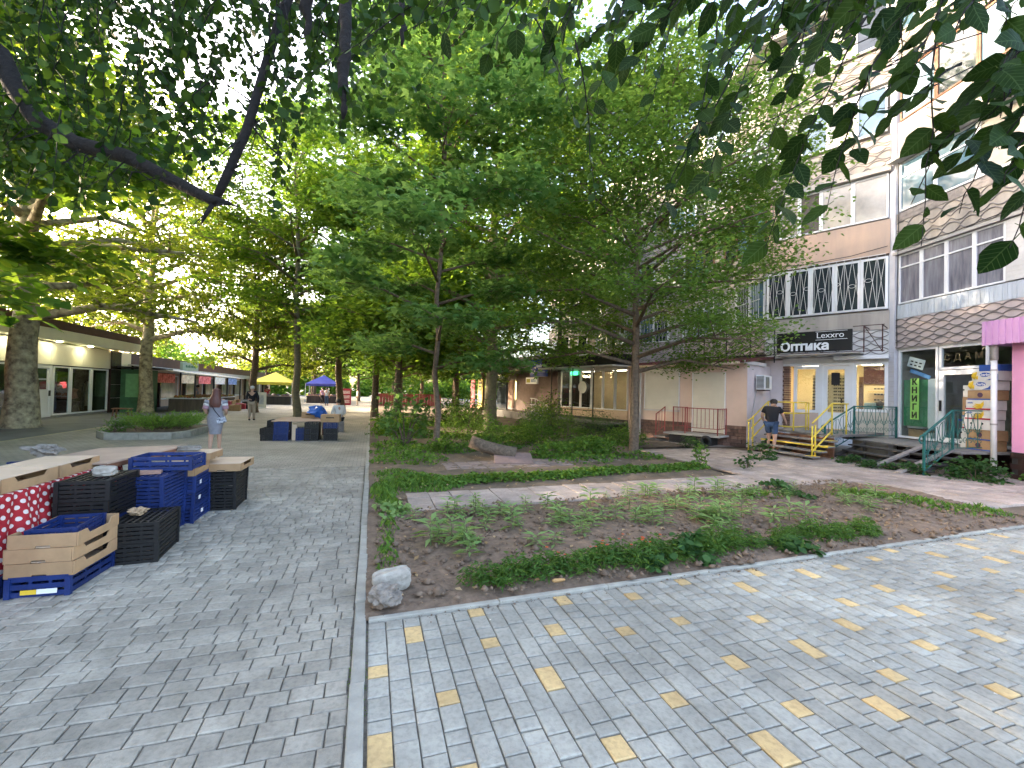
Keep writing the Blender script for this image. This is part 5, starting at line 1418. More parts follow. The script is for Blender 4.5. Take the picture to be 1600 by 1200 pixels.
# ------------------------------------------------------------------ people
def skin_mesh(name, J, E_, Rd, root, m_, parent, sub=2):
    """joints J, bones E_, radii Rd (r or (rx, ry)): one continuous surface"""
    bm = bmesh.new(); ly = bm.verts.layers.skin.verify(); vs = {}
    used = {k for e in E_ for k in e}
    for k in used:
        v = bm.verts.new(J[k]); r_ = Rd[k]; v[ly].radius = r_ if isinstance(r_, tuple) else (r_, r_); v[ly].use_root = (k == root); vs[k] = v
    for a, b in E_: bm.edges.new((vs[a], vs[b]))
    me = bpy.data.meshes.new(name); bm.to_mesh(me); bm.free(); me.materials.append(m_)
    o = obj(name, me, parent)
    md = o.modifiers.new('skin', 'SKIN'); md.use_smooth_shade = True
    sb = o.modifiers.new('subdivision', 'SUBSURF'); sb.levels = sub; sb.render_levels = sub
    return o

POSE = dict(pel=(0, 0, .53), spi=(0, 0, .62), che=(0, 0, .745), nec=(0, .0, .835), hb=(0, .008, .875), hm=(0, .012, .925), ht=(0, .005, .975),
    sL=(-.105, 0, .80), eL=(-.135, -.01, .635), wL=(-.14, .03, .50), kL=(-.138, .045, .455),
    sR=(.105, 0, .80), eR=(.135, -.01, .635), wR=(.14, .03, .50), kR=(.138, .045, .455),
    hL=(-.052, 0, .50), nL=(-.055, .012, .285), aL=(-.055, -.01, .05), tL=(-.06, .075, .018),
    hR=(.052, 0, .50), nR=(.055, .012, .285), aR=(.055, -.01, .05), tR=(.06, .075, .018))
RAD = dict(pel=(.085, .06), spi=(.075, .055), che=(.09, .062), nec=.032, hb=(.043, .047), hm=(.05, .056), ht=(.035, .04), sL=.042, eL=.029, wL=.019, kL=(.02, .012), sR=.042, eR=.029, wR=.019, kR=(.02, .012),
    hL=.058, nL=.039, aL=.023, tL=(.024, .014), hR=.058, nR=.039, aR=.023, tR=(.024, .014))
BONES = [('pel', 'spi'), ('spi', 'che'), ('che', 'nec'), ('nec', 'hb'), ('hb', 'hm'), ('hm', 'ht'), ('che', 'sL'), ('sL', 'eL'), ('eL', 'wL'), ('wL', 'kL'), ('che', 'sR'), ('sR', 'eR'), ('eR', 'wR'), ('wR', 'kR'),
    ('pel', 'hL'), ('hL', 'nL'), ('nL', 'aL'), ('aL', 'tL'), ('pel', 'hR'), ('hR', 'nR'), ('nR', 'aR'), ('aR', 'tR')]
SKIN = mat('skin', (.50, .30, .21), .6, var=.06, scale=12)

def person(label, loc, rz, h, pose=None, rad=None, shirt=None, trousers=None, hair=None, shoes=None, short=False, sleeve=.55, cap=False, fingers=True):
    t = thing('person', label, 'person', loc, rz)
    J = {k: Vector(v) for k, v in POSE.items()}
    for k, v in (pose or {}).items(): J[k] = Vector(v)
    Rd = dict(RAD); Rd.update(rad or {})
    J = {k: v * h for k, v in J.items()}
    Rd = {k: (tuple(q * h for q in v) if isinstance(v, tuple) else v * h) for k, v in Rd.items()}
    skin_mesh('body', J, BONES, Rd, 'pel', SKIN, t)
    G = lambda f, ks: {k: (tuple(q * f for q in Rd[k]) if isinstance(Rd[k], tuple) else Rd[k] * f) for k in ks}
    if shirt:
        J2 = dict(J); R2 = G(1.14, J.keys())
        for s_ in 'LR': J2['e' + s_] = J['s' + s_].lerp(J['e' + s_], sleeve); R2['e' + s_] = R2['s' + s_] * .92 if not isinstance(R2['s' + s_], tuple) else R2['s' + s_]
        if sleeve > 1:
            for s_ in 'LR': J2['e' + s_] = J['e' + s_]; J2['w' + s_] = J['w' + s_]
        J2['nec'] = J['che'].lerp(J['nec'], .92); R2['nec'] = .044 * h
        J2['pel'] = J['pel'].lerp(J['hL'].lerp(J['hR'], .5), 1.6); R2['pel'] = (R2['pel'][0] * 1.02, R2['pel'][1] * 1.06); R2['che'] = (R2['che'][0] * 1.04, R2['che'][1] * 1.06)
        E2 = [('pel', 'spi'), ('spi', 'che'), ('che', 'nec'), ('che', 'sL'), ('sL', 'eL'), ('che', 'sR'), ('sR', 'eR')] + ([('eL', 'wL'), ('eR', 'wR')] if sleeve > 1 else [])
        skin_mesh('shirt', J2, E2, R2, 'che', shirt, t)
    if trousers:
        J2 = dict(J); R2 = G(1.2, J.keys()); R2['pel'] = (.092 * h, .068 * h)
        E2 = [('pel', 'hL'), ('hL', 'nL'), ('pel', 'hR'), ('hR', 'nR')]
        if not short:
            E2 += [('nL', 'aL'), ('nR', 'aR')]
            for s_ in 'LR': J2['a' + s_] = J['n' + s_].lerp(J['a' + s_], .93); R2['a' + s_] = .036 * h
        else:
            for s_ in 'LR': R2['n' + s_] = .055 * h; J2['n' + s_] = J['h' + s_].lerp(J['n' + s_], .92)
        skin_mesh('trousers' if not short else 'shorts', J2, E2, R2, 'pel', trousers, t)
    # shoes
    for s_ in 'LR':
        a, b = J['a' + s_], J['t' + s_]
        MB().tube([a + Vector((0, -.012 * h, -.025 * h)), a.lerp(b, .5) + Vector((0, 0, -.005 * h)), b, b + (b - a) * .12], [.024 * h, .026 * h, .022 * h, .01 * h], 8).build('shoe', shoes or M['black'], t, True)
    # hair cap, ears, face
    c = J['hm']; hd = (J['ht'] - J['hb']).normalized()
    q = hd.to_track_quat('Z', 'Y').to_matrix().to_4x4()
    if hair:
        MB().lathe([(.052, -.03), (.061, -.005), (.063, .02), (.056, .042), (.036, .058), (.01, .063)], 14, Matrix.Translation(c + Vector((0, -.006 * h, .0))) @ q @ Matrix.Scale(h, 4), sx=.95, sy=1.08).build('cap' if cap else 'hair', hair, t, True)
    fc = MB(Matrix.Translation(c) @ q @ Matrix.Scale(h, 4))
    fc.tube([(0, .052, .008), (0, .066, -.012), (0, .054, -.016)], [.004, .008, .005], 6)
    for s_ in (-1, 1): fc.lathe([(.004, -.012), (.008, 0), (.004, .012)], 6, Matrix.Translation((s_ * .052, -.004, -.004)))
    fc.build('nose_and_ears', SKIN, t, True)
    ey = MB(Matrix.Translation(c) @ q @ Matrix.Scale(h, 4))
    for s_ in (-1, 1): ey.lathe([(.001, -.004), (.006, 0), (.001, .004)], 6, Matrix.Translation((s_ * .02, .050, .004)))
    ey.box(-.014, .014, .049, .053, -.032, -.028); ey.build('eyes_and_mouth', mat('face_features', (.06, .03, .025), .6), t)
    if fingers:
        for s_ in 'LR':
            w_, k = J['w' + s_], J['k' + s_]; d = (k - w_).normalized(); sd_ = d.cross(Vector((1, 0, 0))).normalized()
            hd_ = MB()
            for i, (o_, ln) in enumerate(((-.012, .036), (-.004, .042), (.004, .040), (.012, .032))):
                p0 = k + sd_ * o_ * h * .9; p1 = p0 + d * ln * h * .5 + Vector((0, .004 * h, 0)); p2 = p0 + d * ln * h + Vector((0, .012 * h, 0))
                hd_.tube([p0 - d * .01 * h, p1, p2], [.0055 * h, .005 * h, .0035 * h], 5)
            p0 = w_.lerp(k, .4) + sd_ * .014 * h; hd_.tube([p0, p0 + sd_ * .014 * h + d * .018 * h, p0 + sd_ * .015 * h + d * .035 * h], [.007 * h, .006 * h, .004 * h], 5)
            hd_.build('fingers', SKIN, t, True)
    return t, J

GREY = mat('grey_jersey', (.26, .26, .29), .85, c2=(.20, .20, .23), scale=9)
WHITE = mat('white_cloth', (.70, .68, .66), .85, c2=(.6, .58, .56), scale=6)
BLACK = mat('black_cloth', (.014, .014, .018), .85, var=.1)
BEIGE = mat('beige_cloth', (.42, .34, .25), .85, c2=(.34, .27, .2), scale=5)
DENIM = mat('blue_denim', (.05, .09, .17), .85, c2=(.03, .055, .11), scale=9)
BROWNHAIR = mat('auburn_hair', (.14, .055, .04), .5, c2=(.08, .03, .022), scale=18, streak=True)
# woman walking away down the alley
wm, J = person('woman in grey dress with long auburn hair walking away with a shoulder bag', (-3.75, 13.04, 0), R(4), 1.62,
    pose=dict(aL=(-.05, -.06, .06), tL=(-.052, .01, .012), nL=(-.05, .0, .28), nR=(.05, .03, .29), aR=(.052, .05, .045), tR=(.058, .13, .018), eL=(-.14, -.02, .645), wL=(-.128, .07, .585), kL=(-.105, .11, .60), eR=(.14, -.02, .645), wR=(.128, .06, .575), kR=(.11, .10, .59)),
    rad=dict(pel=(.098, .075), spi=(.078, .058)), hair=BROWNHAIR, shoes=mat('pink_sandals', (.5, .32, .28), .6))
H = 1.62
def loft(rings, n=18):
    """rings: cx, cy, z, rx, ry"""
    mb = MB(); vs = []; fs = []
    for cx, cy, z, rx_, ry_ in rings:
        for k in range(n):
            a = 2 * math.pi * k / n; vs.append((cx + rx_ * math.cos(a), cy + ry_ * math.sin(a), z))
    for i in range(len(rings) - 1):
        for k in range(n): a = i * n + k; b = i * n + (k + 1) % n; fs.append((a, b, b + n, a + n))
    return mb.add(vs, fs)
S_ = lambda l: [(a * H, b * H, c * H, d * H, e * H) for a, b, c, d, e in l]
loft(S_([(0, .0, .27, .082, .07), (0, 0, .30, .084, .073), (0, 0, .40, .102, .085), (0, -.008, .50, .118, .098), (0, -.006, .56, .112, .088), (0, 0, .63, .090, .070), (0, 0, .70, .100, .074), (0, 0, .745, .108, .076)])).build('dress', GREY, wm, True)
loft(S_([(0, 0, .745, .1085, .0765), (0, 0, .785, .118, .074)])).build('white_band', WHITE, wm, True)
loft(S_([(0, 0, .785, .118, .074), (0, 0, .815, .105, .064), (0, .0, .84, .05, .045)])).build('dress_yoke', GREY, wm, True)
for s_, q in (('L', -1), ('R', 1)):
    a, b = J['s' + s_], J['e' + s_]
    MB().tube([a, a.lerp(b, .35)], [.05 * H, .046 * H], 10).build('sleeve', GREY, wm, True); MB().tube([a.lerp(b, .36), a.lerp(b, .55)], [.0465 * H, .045 * H], 10).build('sleeve_band', WHITE, wm, True)
    MB().tube([a.lerp(b, .56), a.lerp(b, .9)], [.045 * H, .042 * H], 10).build('sleeve_cuff', mat('striped_cuff', (.42, .25, .30), .8), wm, True)
loft(S_([(.0, -.055, .69, .062, .028), (0, -.06, .74, .082, .038), (0, -.052, .80, .080, .045), (0, -.028, .86, .066, .054), (0, -.006, .91, .062, .064), (0, -.002, .955, .056, .06), (0, 0, .985, .028, .03), (0, 0, .992, .004, .004)])).build('long_hair', BROWNHAIR, wm, True)
bag = thing('shoulder_bag', 'patterned white and blue shoulder bag carried by the woman', 'bag', (-3.75, 13.04, 0), R(4))
MB(Matrix.Translation((.155, -.12, .80)) @ Matrix.Rotation(R(-18), 4, 'Y')).cbox(-.1, .1, -.04, .04, -.08, .08, .02).build('pouch', mat('patterned_bag', (.55, .57, .62), .7, c2=(.06, .07, .12), scale=22, detail=1), bag)
MB().tube([(.12, -.13, .88), (.02, -.15, 1.02), (-.10, -.13, 1.22), (-.13, -.06, 1.32), (-.12, .03, 1.34)], .009, 5).build('strap', BLACK, bag)
# man further on, seen from behind
mn, J = person('man in black pullover, beige trousers and white cap walking off', (-5.46, 24.2, 0), R(2), 1.70, shirt=BLACK, trousers=BEIGE, hair=WHITE, cap=True, sleeve=1.5,
    pose=dict(aL=(-.05, -.03, .055), tL=(-.052, .045, .018), aR=(.05, .04, .055), tR=(.055, .12, .02), eL=(-.14, -.03, .65), wL=(-.08, -.075, .60), kL=(-.03, -.085, .595), eR=(.145, -.01, .64), wR=(.15, .03, .5)))
# man climbing the optician steps
mc, J = person('man in black t-shirt and denim shorts climbing the yellow railed steps', (11.98, 10.72, .02), R(-62), 1.72, shirt=BLACK, trousers=DENIM, short=True, hair=mat('cropped_hair', (.07, .055, .045), .9), sleeve=.7,
    pose=dict(spi=(0, .02, .62), che=(.0, .05, .735), nec=(0, .085, .82), hb=(.005, .105, .855), hm=(.008, .12, .90), ht=(.008, .12, .95), sL=(-.115, .05, .785), sR=(.115, .06, .785),
              eR=(.165, .10, .66), wR=(.19, .17, .56), kR=(.195, .20, .525), eL=(-.16, .02, .645), wL=(-.15, .10, .55), kL=(-.14, .14, .52), hL=(-.055, 0, .505), nL=(-.055, .07, .31), aL=(-.055, .04, .13), tL=(-.06, .13, .098), hR=(.055, 0, .505), nR=(.06, .0, .285), aR=(.06, -.06, .06), tR=(.062, .03, .03)),
    rad=dict(pel=(.1, .075), spi=(.098, .075), che=(.105, .078), nec=.04))
# vendors and shoppers
sit = dict(pel=(0, 0, .30), spi=(0, .0, .40), che=(0, .03, .52), nec=(0, .05, .61), hb=(0, .06, .65), hm=(0, .065, .70), ht=(0, .06, .75), sL=(-.105, .03, .575), sR=(.105, .03, .575), eL=(-.14, .03, .43), eR=(.14, .03, .43), wL=(-.1, .13, .38), wR=(.1, .13, .38), kL=(-.08, .17, .38), kR=(.08, .17, .38),
           hL=(-.055, 0, .28), hR=(.055, 0, .28), nL=(-.06, .22, .29), nR=(.06, .22, .29), aL=(-.06, .22, .05), aR=(.06, .22, .05), tL=(-.06, .30, .018), tR=(.06, .30, .018))
person('vendor in pale shirt seated behind the mid alley counter', (-1.15, 18.3, .0), R(20), 1.66, pose=sit, shirt=WHITE, trousers=BLACK, hair=mat('dark_hair', (.03, .022, .018), .7), sleeve=1.5)
sb = thing('crate_seat', 'low wooden box under the seated vendor', 'box', (-1.15, 18.25, 0)); MB().cbox(-.2, .2, -.2, .18, 0, .40, .01).build('seat_box', M['grey_wood'], sb)
person('shopper in dark blue beside the yellow tent counter', (-6.5, 43.6, 0), R(60), 1.68, shirt=DENIM, trousers=DENIM, hair=mat('dark_hair_b', (.04, .03, .02), .7), sleeve=1.5)
person('shopper in white t-shirt near the blue tent', (-3.9, 44.5, 0), R(-20), 1.66, shirt=WHITE, trousers=DENIM, hair=mat('dark_hair_c', (.04, .03, .02), .7))
person('shopper in lilac top under the blue tent', (-4.6, 48.0, 0), R(30), 1.66, shirt=mat('lilac_cloth', (.4, .36, .5), .8), trousers=BLACK, hair=mat('dark_hair_d', (.05, .03, .02), .7))
person('vendor in red top behind the yellow tent counter', (-9.2, 46.2, 0), R(180), 1.66, shirt=M['box_red'], trousers=BLACK, hair=mat('dark_hair_e', (.03, .02, .02), .7))
person('stall keeper in grey at the sloping canopy stall', (-11.7, 36.6, 0), R(-90), 1.66, shirt=GREY, trousers=BLACK, hair=mat('dark_hair_f', (.03, .02, .02), .7))
person('shopper in white far down near the red drinks display', (-1.2, 45.0, 0), R(100), 1.64, shirt=WHITE, trousers=BEIGE, hair=mat('dark_hair_g', (.05, .03, .02), .7))
# ------------------------------------------------------------------ trees
LEAF = {}
def _leaf(kind):
    if kind == 'quad':       # small oval leaf, folded a little along the midrib
        return np.array([(0, 0, 0), (.36, .45, .07), (0, 1, -.05), (-.36, .45, .07)]), np.array([(0, 1, 2, 3)])
    if kind == 'maple':      # five-lobed leaf as three pointed lobes
        V = [(0, 0, 0), (.20, .38, .03), (0, 1.0, -.08), (-.20, .38, .03), (.26, .12, .04), (.66, .52, -.06), (-.26, .12, .04), (-.66, .52, -.06), (.16, .52, .0), (-.16, .52, .0)]
        return np.array(V), np.array([(0, 1, 2, 3), (0, 4, 5, 8), (0, 9, 7, 6)])
    if kind == 'oval':       # large ovate leaf with a pointed tip
        V = [(0, 0, 0), (.20, .10, .03), (.34, .34, .06), (.28, .66, .05), (0, 1.0, -.06), (-.28, .66, .05), (-.34, .34, .06), (-.20, .10, .03), (0, .34, 0), (0, .68, -.015)]
        return np.array(V), np.array([(0, 1, 2, 8), (8, 2, 3, 9), (9, 3, 4, 4), (0, 8, 6, 7), (8, 9, 5, 6), (9, 4, 4, 5)])
    if kind == 'blade':      # narrow leaf
        return np.array([(0, 0, 0), (.13, .45, .05), (0, 1, -.12), (-.13, .45, .05)]), np.array([(0, 1, 2, 3)])
    if kind == 'needle':
        return np.array([(0, 0, 0), (.10, .4, .02), (0, 1, 0), (-.10, .4, .02)]), np.array([(0, 1, 2, 3)])
def leaves(name, P, size, kind, m, parent=None, up=0.75, droop=.25, D=None, jitter=.35, rg=rng):
    """leaf blades at points P; normals lean upwards, tips along D or random and drooping"""
    LV, LF = _leaf(kind)
    if kind == 'oval': LF = np.array([f for f in LF if len(set(f)) == 4])
    n = len(P)
    a = rg.uniform(0, 2 * np.pi, n)
    t = np.stack([np.cos(a), np.sin(a), -np.abs(rg.normal(droop, .3, n))], -1)
    if D is not None: t = D + t * .5
    t /= np.linalg.norm(t, axis=1, keepdims=True)
    nz = np.stack([rg.normal(0, 1, n), rg.normal(0, 1, n), rg.normal(0, .6, n)], -1) * (1 - up) + np.array([0, 0, up])
    nz -= t * (nz * t).sum(1, keepdims=True); nz /= np.linalg.norm(nz, axis=1, keepdims=True) + 1e-9
    s = np.cross(t, nz)
    sz = size * rg.uniform(1 - jitter, 1 + jitter, n)
    V = P[:, None] + sz[:, None, None] * (LV[None, :, 0:1] * s[:, None] + LV[None, :, 1:2] * t[:, None] + LV[None, :, 2:3] * nz[:, None])
    F = (np.arange(n)[:, None, None] * len(LV) + LF[None]).reshape(-1, 4)
    tone = np.repeat(rg.random(n), len(LF))
    me = np_mesh(name, V.reshape(-1, 3), F, m, tone=tone, smooth=(kind in ('oval',)))
    return me if parent is None else obj(name, me, parent)

M['leaf_maple'] = leafmat('maple_leaf', (.045, .125, .018), (.135, .245, .040), .50)
M['leaf_cool'] = leafmat('cool_green_leaf', (.045, .130, .030), (.125, .240, .070), .48)
M['leaf_sun'] = leafmat('sunlit_yellow_green_leaf', (.070, .135, .018), (.165, .225, .040), .5)  # yellow-green of sun on the left crowns, put into the leaf colour
M['leaf_dark'] = leafmat('dark_green_leaf', (.032, .092, .016), (.090, .175, .032), .47)
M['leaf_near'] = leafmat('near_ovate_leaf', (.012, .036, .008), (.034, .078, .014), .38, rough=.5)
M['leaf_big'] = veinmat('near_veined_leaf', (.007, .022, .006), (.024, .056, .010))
M['leaf_small'] = leafmat('small_fine_leaf', (.050, .125, .024), (.125, .225, .050), .48)
M['leaf_dead'] = leafmat('dead_brown_leaf', (.10, .035, .015), (.17, .06, .025), .3)

def tree(name, label, base, h, r, z0, cr, n, size, kind, lm, bm_, seed, lean=(0, 0), nb=16, group=None, flat=.45, clump=.38, fork=None, top=1.0, low=1.0, up=.75):
    rg = np.random.default_rng(seed); rd = random.Random(seed)
    t = thing(name, label, 'tree', base, 0, group)
    tk = MB(); pts = []; rr_ = []
    N_ = 12
    for i in range(N_ + 1):
        f = i / N_; z = f * h * .88
        pts.append((lean[0] * f * h + rd.gauss(0, .012 * h * .3) * (f > 0), lean[1] * f * h + rd.gauss(0, .012 * h * .3) * (f > 0), z - .1 * (i == 0)))
        rr_.append(r * (1.35 if i == 0 else 1.0) * (1 - .82 * f ** 1.1) if i else r * 1.45)
    pts.insert(1, (pts[0][0], pts[0][1], .12)); rr_.insert(1, r * 1.15)
    tk.tube(pts, rr_, 10); 
    tk.build('trunk', bm_, t, True)
    def at(z):
        f = min(max(z / (h * .88), 0), 1) * N_ ; i = min(int(f), N_ - 1); a = Vector(pts[i + 1 if i else 0]); b = Vector(pts[i + 2]); return a.lerp(b, f - i)
    lb = MB(); anchors = []; wts = []
    for k in range(nb):
        f = (k + .5) / nb; z = z0 * .92 + (h * .9 - z0 * .92) * f ** .85
        az = k * 2.399 + rd.uniform(-.4, .4)
        prof = math.sin(math.pi * min(1, (.22 * low + .78 * f))) ** .6
        L = cr * max(.35, prof) * rd.uniform(.8, 1.12) * (top if f > .6 else 1)
        p0 = at(z); rise = .15 + .75 * f
        d = Vector((math.cos(az), math.sin(az), rise)).normalized()
        p1 = p0 + d * L * .5 + Vector((rd.gauss(0, .1), rd.gauss(0, .1), .05 * L)); p2 = p0 + d * L + Vector((rd.gauss(0, .2), rd.gauss(0, .2), -.10 * L))
        rb = r * (.42 * (1 - .6 * f)) + .012
        lb.tube([p0, p1, p2], [rb, rb * .6, rb * .22], 6)
        for q in range(6):
            s = rd.uniform(.3, 1.0); c = (p0.lerp(p1, s * 2) if s < .5 else p1.lerp(p2, s * 2 - 1))
            a2 = az + rd.choice((-1, 1)) * rd.uniform(.4, 1.3); l2 = L * rd.uniform(.22, .45)
            e_ = c + Vector((math.cos(a2), math.sin(a2), rd.uniform(-.25, .55))) * l2
            lb.tube([c, c.lerp(e_, .5) + Vector((0, 0, .04 * l2)), e_], [rb * .3, rb * .2, rb * .08], 4)
            for w_ in (.45, .75, 1.0): anchors.append(c.lerp(e_, w_)); wts.append(l2)
    lb.build('limbs', bm_, t, True)
    A = np.array(anchors); ix = rg.choice(len(A), n, p=np.array(wts) / sum(wts))
    sg = clump * (cr / 2.6) ** .5
    P = A[ix] + rg.normal(0, 1, (n, 3)) * np.array([sg, sg, sg * flat])
    P = P[P[:, 2] > z0 * .62]
    leaves('crown', P, size, kind, lm, t, rg=rg, up=up)
    return t

g = 'trees along the garden strip'
tree('maple_tree', 'slender maple in the garden with pale upper trunk and broad cool leaves', (1.75, 12.3, 0), 14.5, .085, 2.2, 3.2, 24000, .165, 'maple', M['leaf_cool'], M['bark'], 11, nb=40, group=g, lean=(-.006, .0), clump=.31, flat=.34)
tree('maple_tree', 'stout maple trunk behind the round bush in mid garden', (4.76, 17.8, 0), 21, .27, 3.2, 5.2, 32000, .20, 'maple', M['leaf_maple'], M['bark_pale'], 12, nb=52, group=g, clump=.36, flat=.36)
tree('fine_leaved_tree', 'dark trunked fine leaved tree before the shutter shop', (7.33, 11.18, 0), 12.0, .13, 2.4, 3.9, 90000, .10, 'quad', M['leaf_small'], M['bark'], 13, nb=60, group=g, lean=(.0, 0), clump=.34, flat=.35)
tree('alley_tree', 'slim pale trunk leaning beside the counter in the alley', (-3.9, 27.5, 0), 19, .20, 4.6, 4.8, 26000, .20, 'maple', M['leaf_maple'], M['bark_pale'], 14, nb=36, group=g, lean=(-.028, 0))
tree('garden_edge_tree', 'dark trunked tree at the kerb end of the alley', (.25, 27.2, 0), 16, .20, 2.8, 4.2, 22000, .20, 'maple', M['leaf_dark'], M['bark'], 15, nb=32, group=g)
tree('leaning_tree', 'dark leaning trunk behind the seated vendor', (-1.9, 33, 0), 18, .24, 4.2, 4.8, 20000, .21, 'maple', M['leaf_dark'], M['bark'], 16, nb=30, group=g, lean=(-.07, 0))
tree('plane_tree', 'massive mottled plane trunk at the left edge before the pavilion', (-11.9, 20.4, 0), 14, .46, 4.0, 5.6, 13000, .23, 'maple', M['leaf_sun'], M['plane_bark'], 17, nb=34, group='plane trees by the market')
tree('plane_tree', 'plane tree rising from the sloping canopy stall', (-12.3, 30.6, 0), 16, .36, 4.2, 5.4, 10500, .21, 'maple', M['leaf_sun'], M['plane_bark'], 18, nb=34, group='plane trees by the market', up=.4)
tree('plane_tree', 'low forking plane tree beside the yellow tent', (-7.0, 31.5, 0), 13, .24, 2.6, 4.4, 11000, .20, 'maple', M['leaf_sun'], M['bark'], 19, nb=30, group='plane trees by the market', up=.4)
far = [(-6.5, 58, 'yellow green tree behind the yellow tent', 'leaf_sun', 12, 4.2), (-1.5, 60, 'broad dark tree closing the end of the alley', 'leaf_dark', 14, 4.8), (2.2, 36, 'dense tree behind the thin dark kerb tree', 'leaf_dark', 12, 3.8),
       (5.4, 29, 'dense maple behind the stout trunk', 'leaf_maple', 14, 4.2), (1.2, 21.5, 'young maple with low crown left of the stout trunk', 'leaf_maple', 9, 2.7), (8.4, 34, 'tall tree in front of the far shops', 'leaf_maple', 14, 4.0),
       (5, 46, 'dark tree at the back of the garden', 'leaf_dark', 14, 4.6), (-12.5, 62, 'sunlit tree behind the market hall end', 'leaf_sun', 13, 4.6), (-19.5, 40, 'sunlit tree behind the market hall roof', 'leaf_sun', 12, 4.2),
       (-21.5, 28, 'sunlit tree behind the pavilion roof', 'leaf_sun', 12, 4.4), (11.2, 25.5, 'tall leafy tree between the shutter shop and the far balconies', 'leaf_maple', 15, 3.6), (9, 50, 'dark tree far along the shop row', 'leaf_dark', 14, 4.6), (3.2, 70, 'dark tree mass farthest down the garden', 'leaf_dark', 16, 6), (-9, 78, 'pale sunlit tree at the far alley end', 'leaf_sun', 16, 6)]
for k, (x, y, lab, lm, h_, c_) in enumerate(far):
    tree('background_tree', lab, (x, y, 0), h_, .2, 6.0 if x > 11 else 2.6 if lm != 'leaf_sun' else 3.2, c_ * 1.1, 11000 if lm == 'leaf_sun' else 18000, .25 if y < 40 else .36, 'quad', M[lm], M['bark'], 40 + k, nb=30, group='trees in the background', clump=.6)
# unseen trees added left of the picture so their crowns shade the alley
for k, (x, y, lab) in enumerate(((-12, 12, 'added shade tree left of the picture nearest the pavilion'), (-12.5, 3.5, 'added shade tree left of the picture beside the pavilion end'), (-18, 8, 'added shade tree behind the pavilion left of the picture'))):
    tree('plane_tree', lab, (x, y, 0), 14, .35, 3.2, 5.6, 22000, .36, 'quad', M['leaf_maple'], M['plane_bark'], 60 + k, nb=30, group='plane trees by the market')

# ------------------------------------------------------------------ tree overhanging the camera
def cp(u, v, d):
    """a spot u,v across the view at d metres ahead, as world coordinates"""
    return camo.matrix_world @ Vector(((u - 800) / 690 * d, (600 - v) / 690 * d, -d))
ov = thing('overhanging_tree', 'dark branches with large ovate leaves hanging over the near pavement', 'tree', (-5.2, .6, 0))
INV = Matrix.Translation((5.2, -.6, 0))
LO = lambda p: INV @ p
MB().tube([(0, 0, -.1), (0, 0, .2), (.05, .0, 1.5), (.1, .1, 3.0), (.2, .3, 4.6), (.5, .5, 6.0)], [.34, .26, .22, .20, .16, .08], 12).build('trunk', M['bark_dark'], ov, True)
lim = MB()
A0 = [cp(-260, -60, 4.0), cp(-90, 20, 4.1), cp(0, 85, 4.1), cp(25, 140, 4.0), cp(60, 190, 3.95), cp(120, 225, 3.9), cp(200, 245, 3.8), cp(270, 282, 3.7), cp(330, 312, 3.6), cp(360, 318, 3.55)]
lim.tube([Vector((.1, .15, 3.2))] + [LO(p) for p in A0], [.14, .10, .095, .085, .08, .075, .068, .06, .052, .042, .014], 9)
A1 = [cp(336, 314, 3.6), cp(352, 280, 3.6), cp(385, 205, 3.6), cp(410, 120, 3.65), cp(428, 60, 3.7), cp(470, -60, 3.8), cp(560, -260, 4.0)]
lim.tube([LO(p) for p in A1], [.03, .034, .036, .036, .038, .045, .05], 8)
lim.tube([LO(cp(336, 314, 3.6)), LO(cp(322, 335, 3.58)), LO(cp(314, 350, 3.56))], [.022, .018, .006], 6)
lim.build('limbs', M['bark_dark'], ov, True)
for pts_, r_ in ((((538, -90, 3.2), (540, 30, 3.15), (536, 120, 3.1), (536, 186, 3.1)), (.05, .045, .038, .018)), (((478, -90, 3.4), (478, 0, 3.4), (480, 70, 3.4)), (.055, .05, .012)), (((628, -90, 3.2), (627, 20, 3.2), (628, 72, 3.2)), (.03, .024, .016))):
    q_ = [LO(cp(*p)) for p in pts_]; pp, rr2 = [], []
    for i in range(len(q_) - 1):
        for j in range(5): pp.append(q_[i].lerp(q_[i + 1], j / 5) + Vector((random.gauss(0, .008), random.gauss(0, .008), 0))); rr2.append((r_[i] + (r_[i + 1] - r_[i]) * j / 5) * random.uniform(.75, 1.2))
    MB().tube(pp + [q_[-1]], rr2 + [r_[-1] * .5], 8).build('hanging_stub', M['bark_dark'], ov, True)
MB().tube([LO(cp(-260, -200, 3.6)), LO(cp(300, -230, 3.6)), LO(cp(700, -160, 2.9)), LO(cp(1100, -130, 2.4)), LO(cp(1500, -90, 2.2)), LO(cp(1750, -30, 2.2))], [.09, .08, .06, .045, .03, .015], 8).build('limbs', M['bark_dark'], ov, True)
tw = MB(); LP_, LD = [], []
rd = random.Random(5)
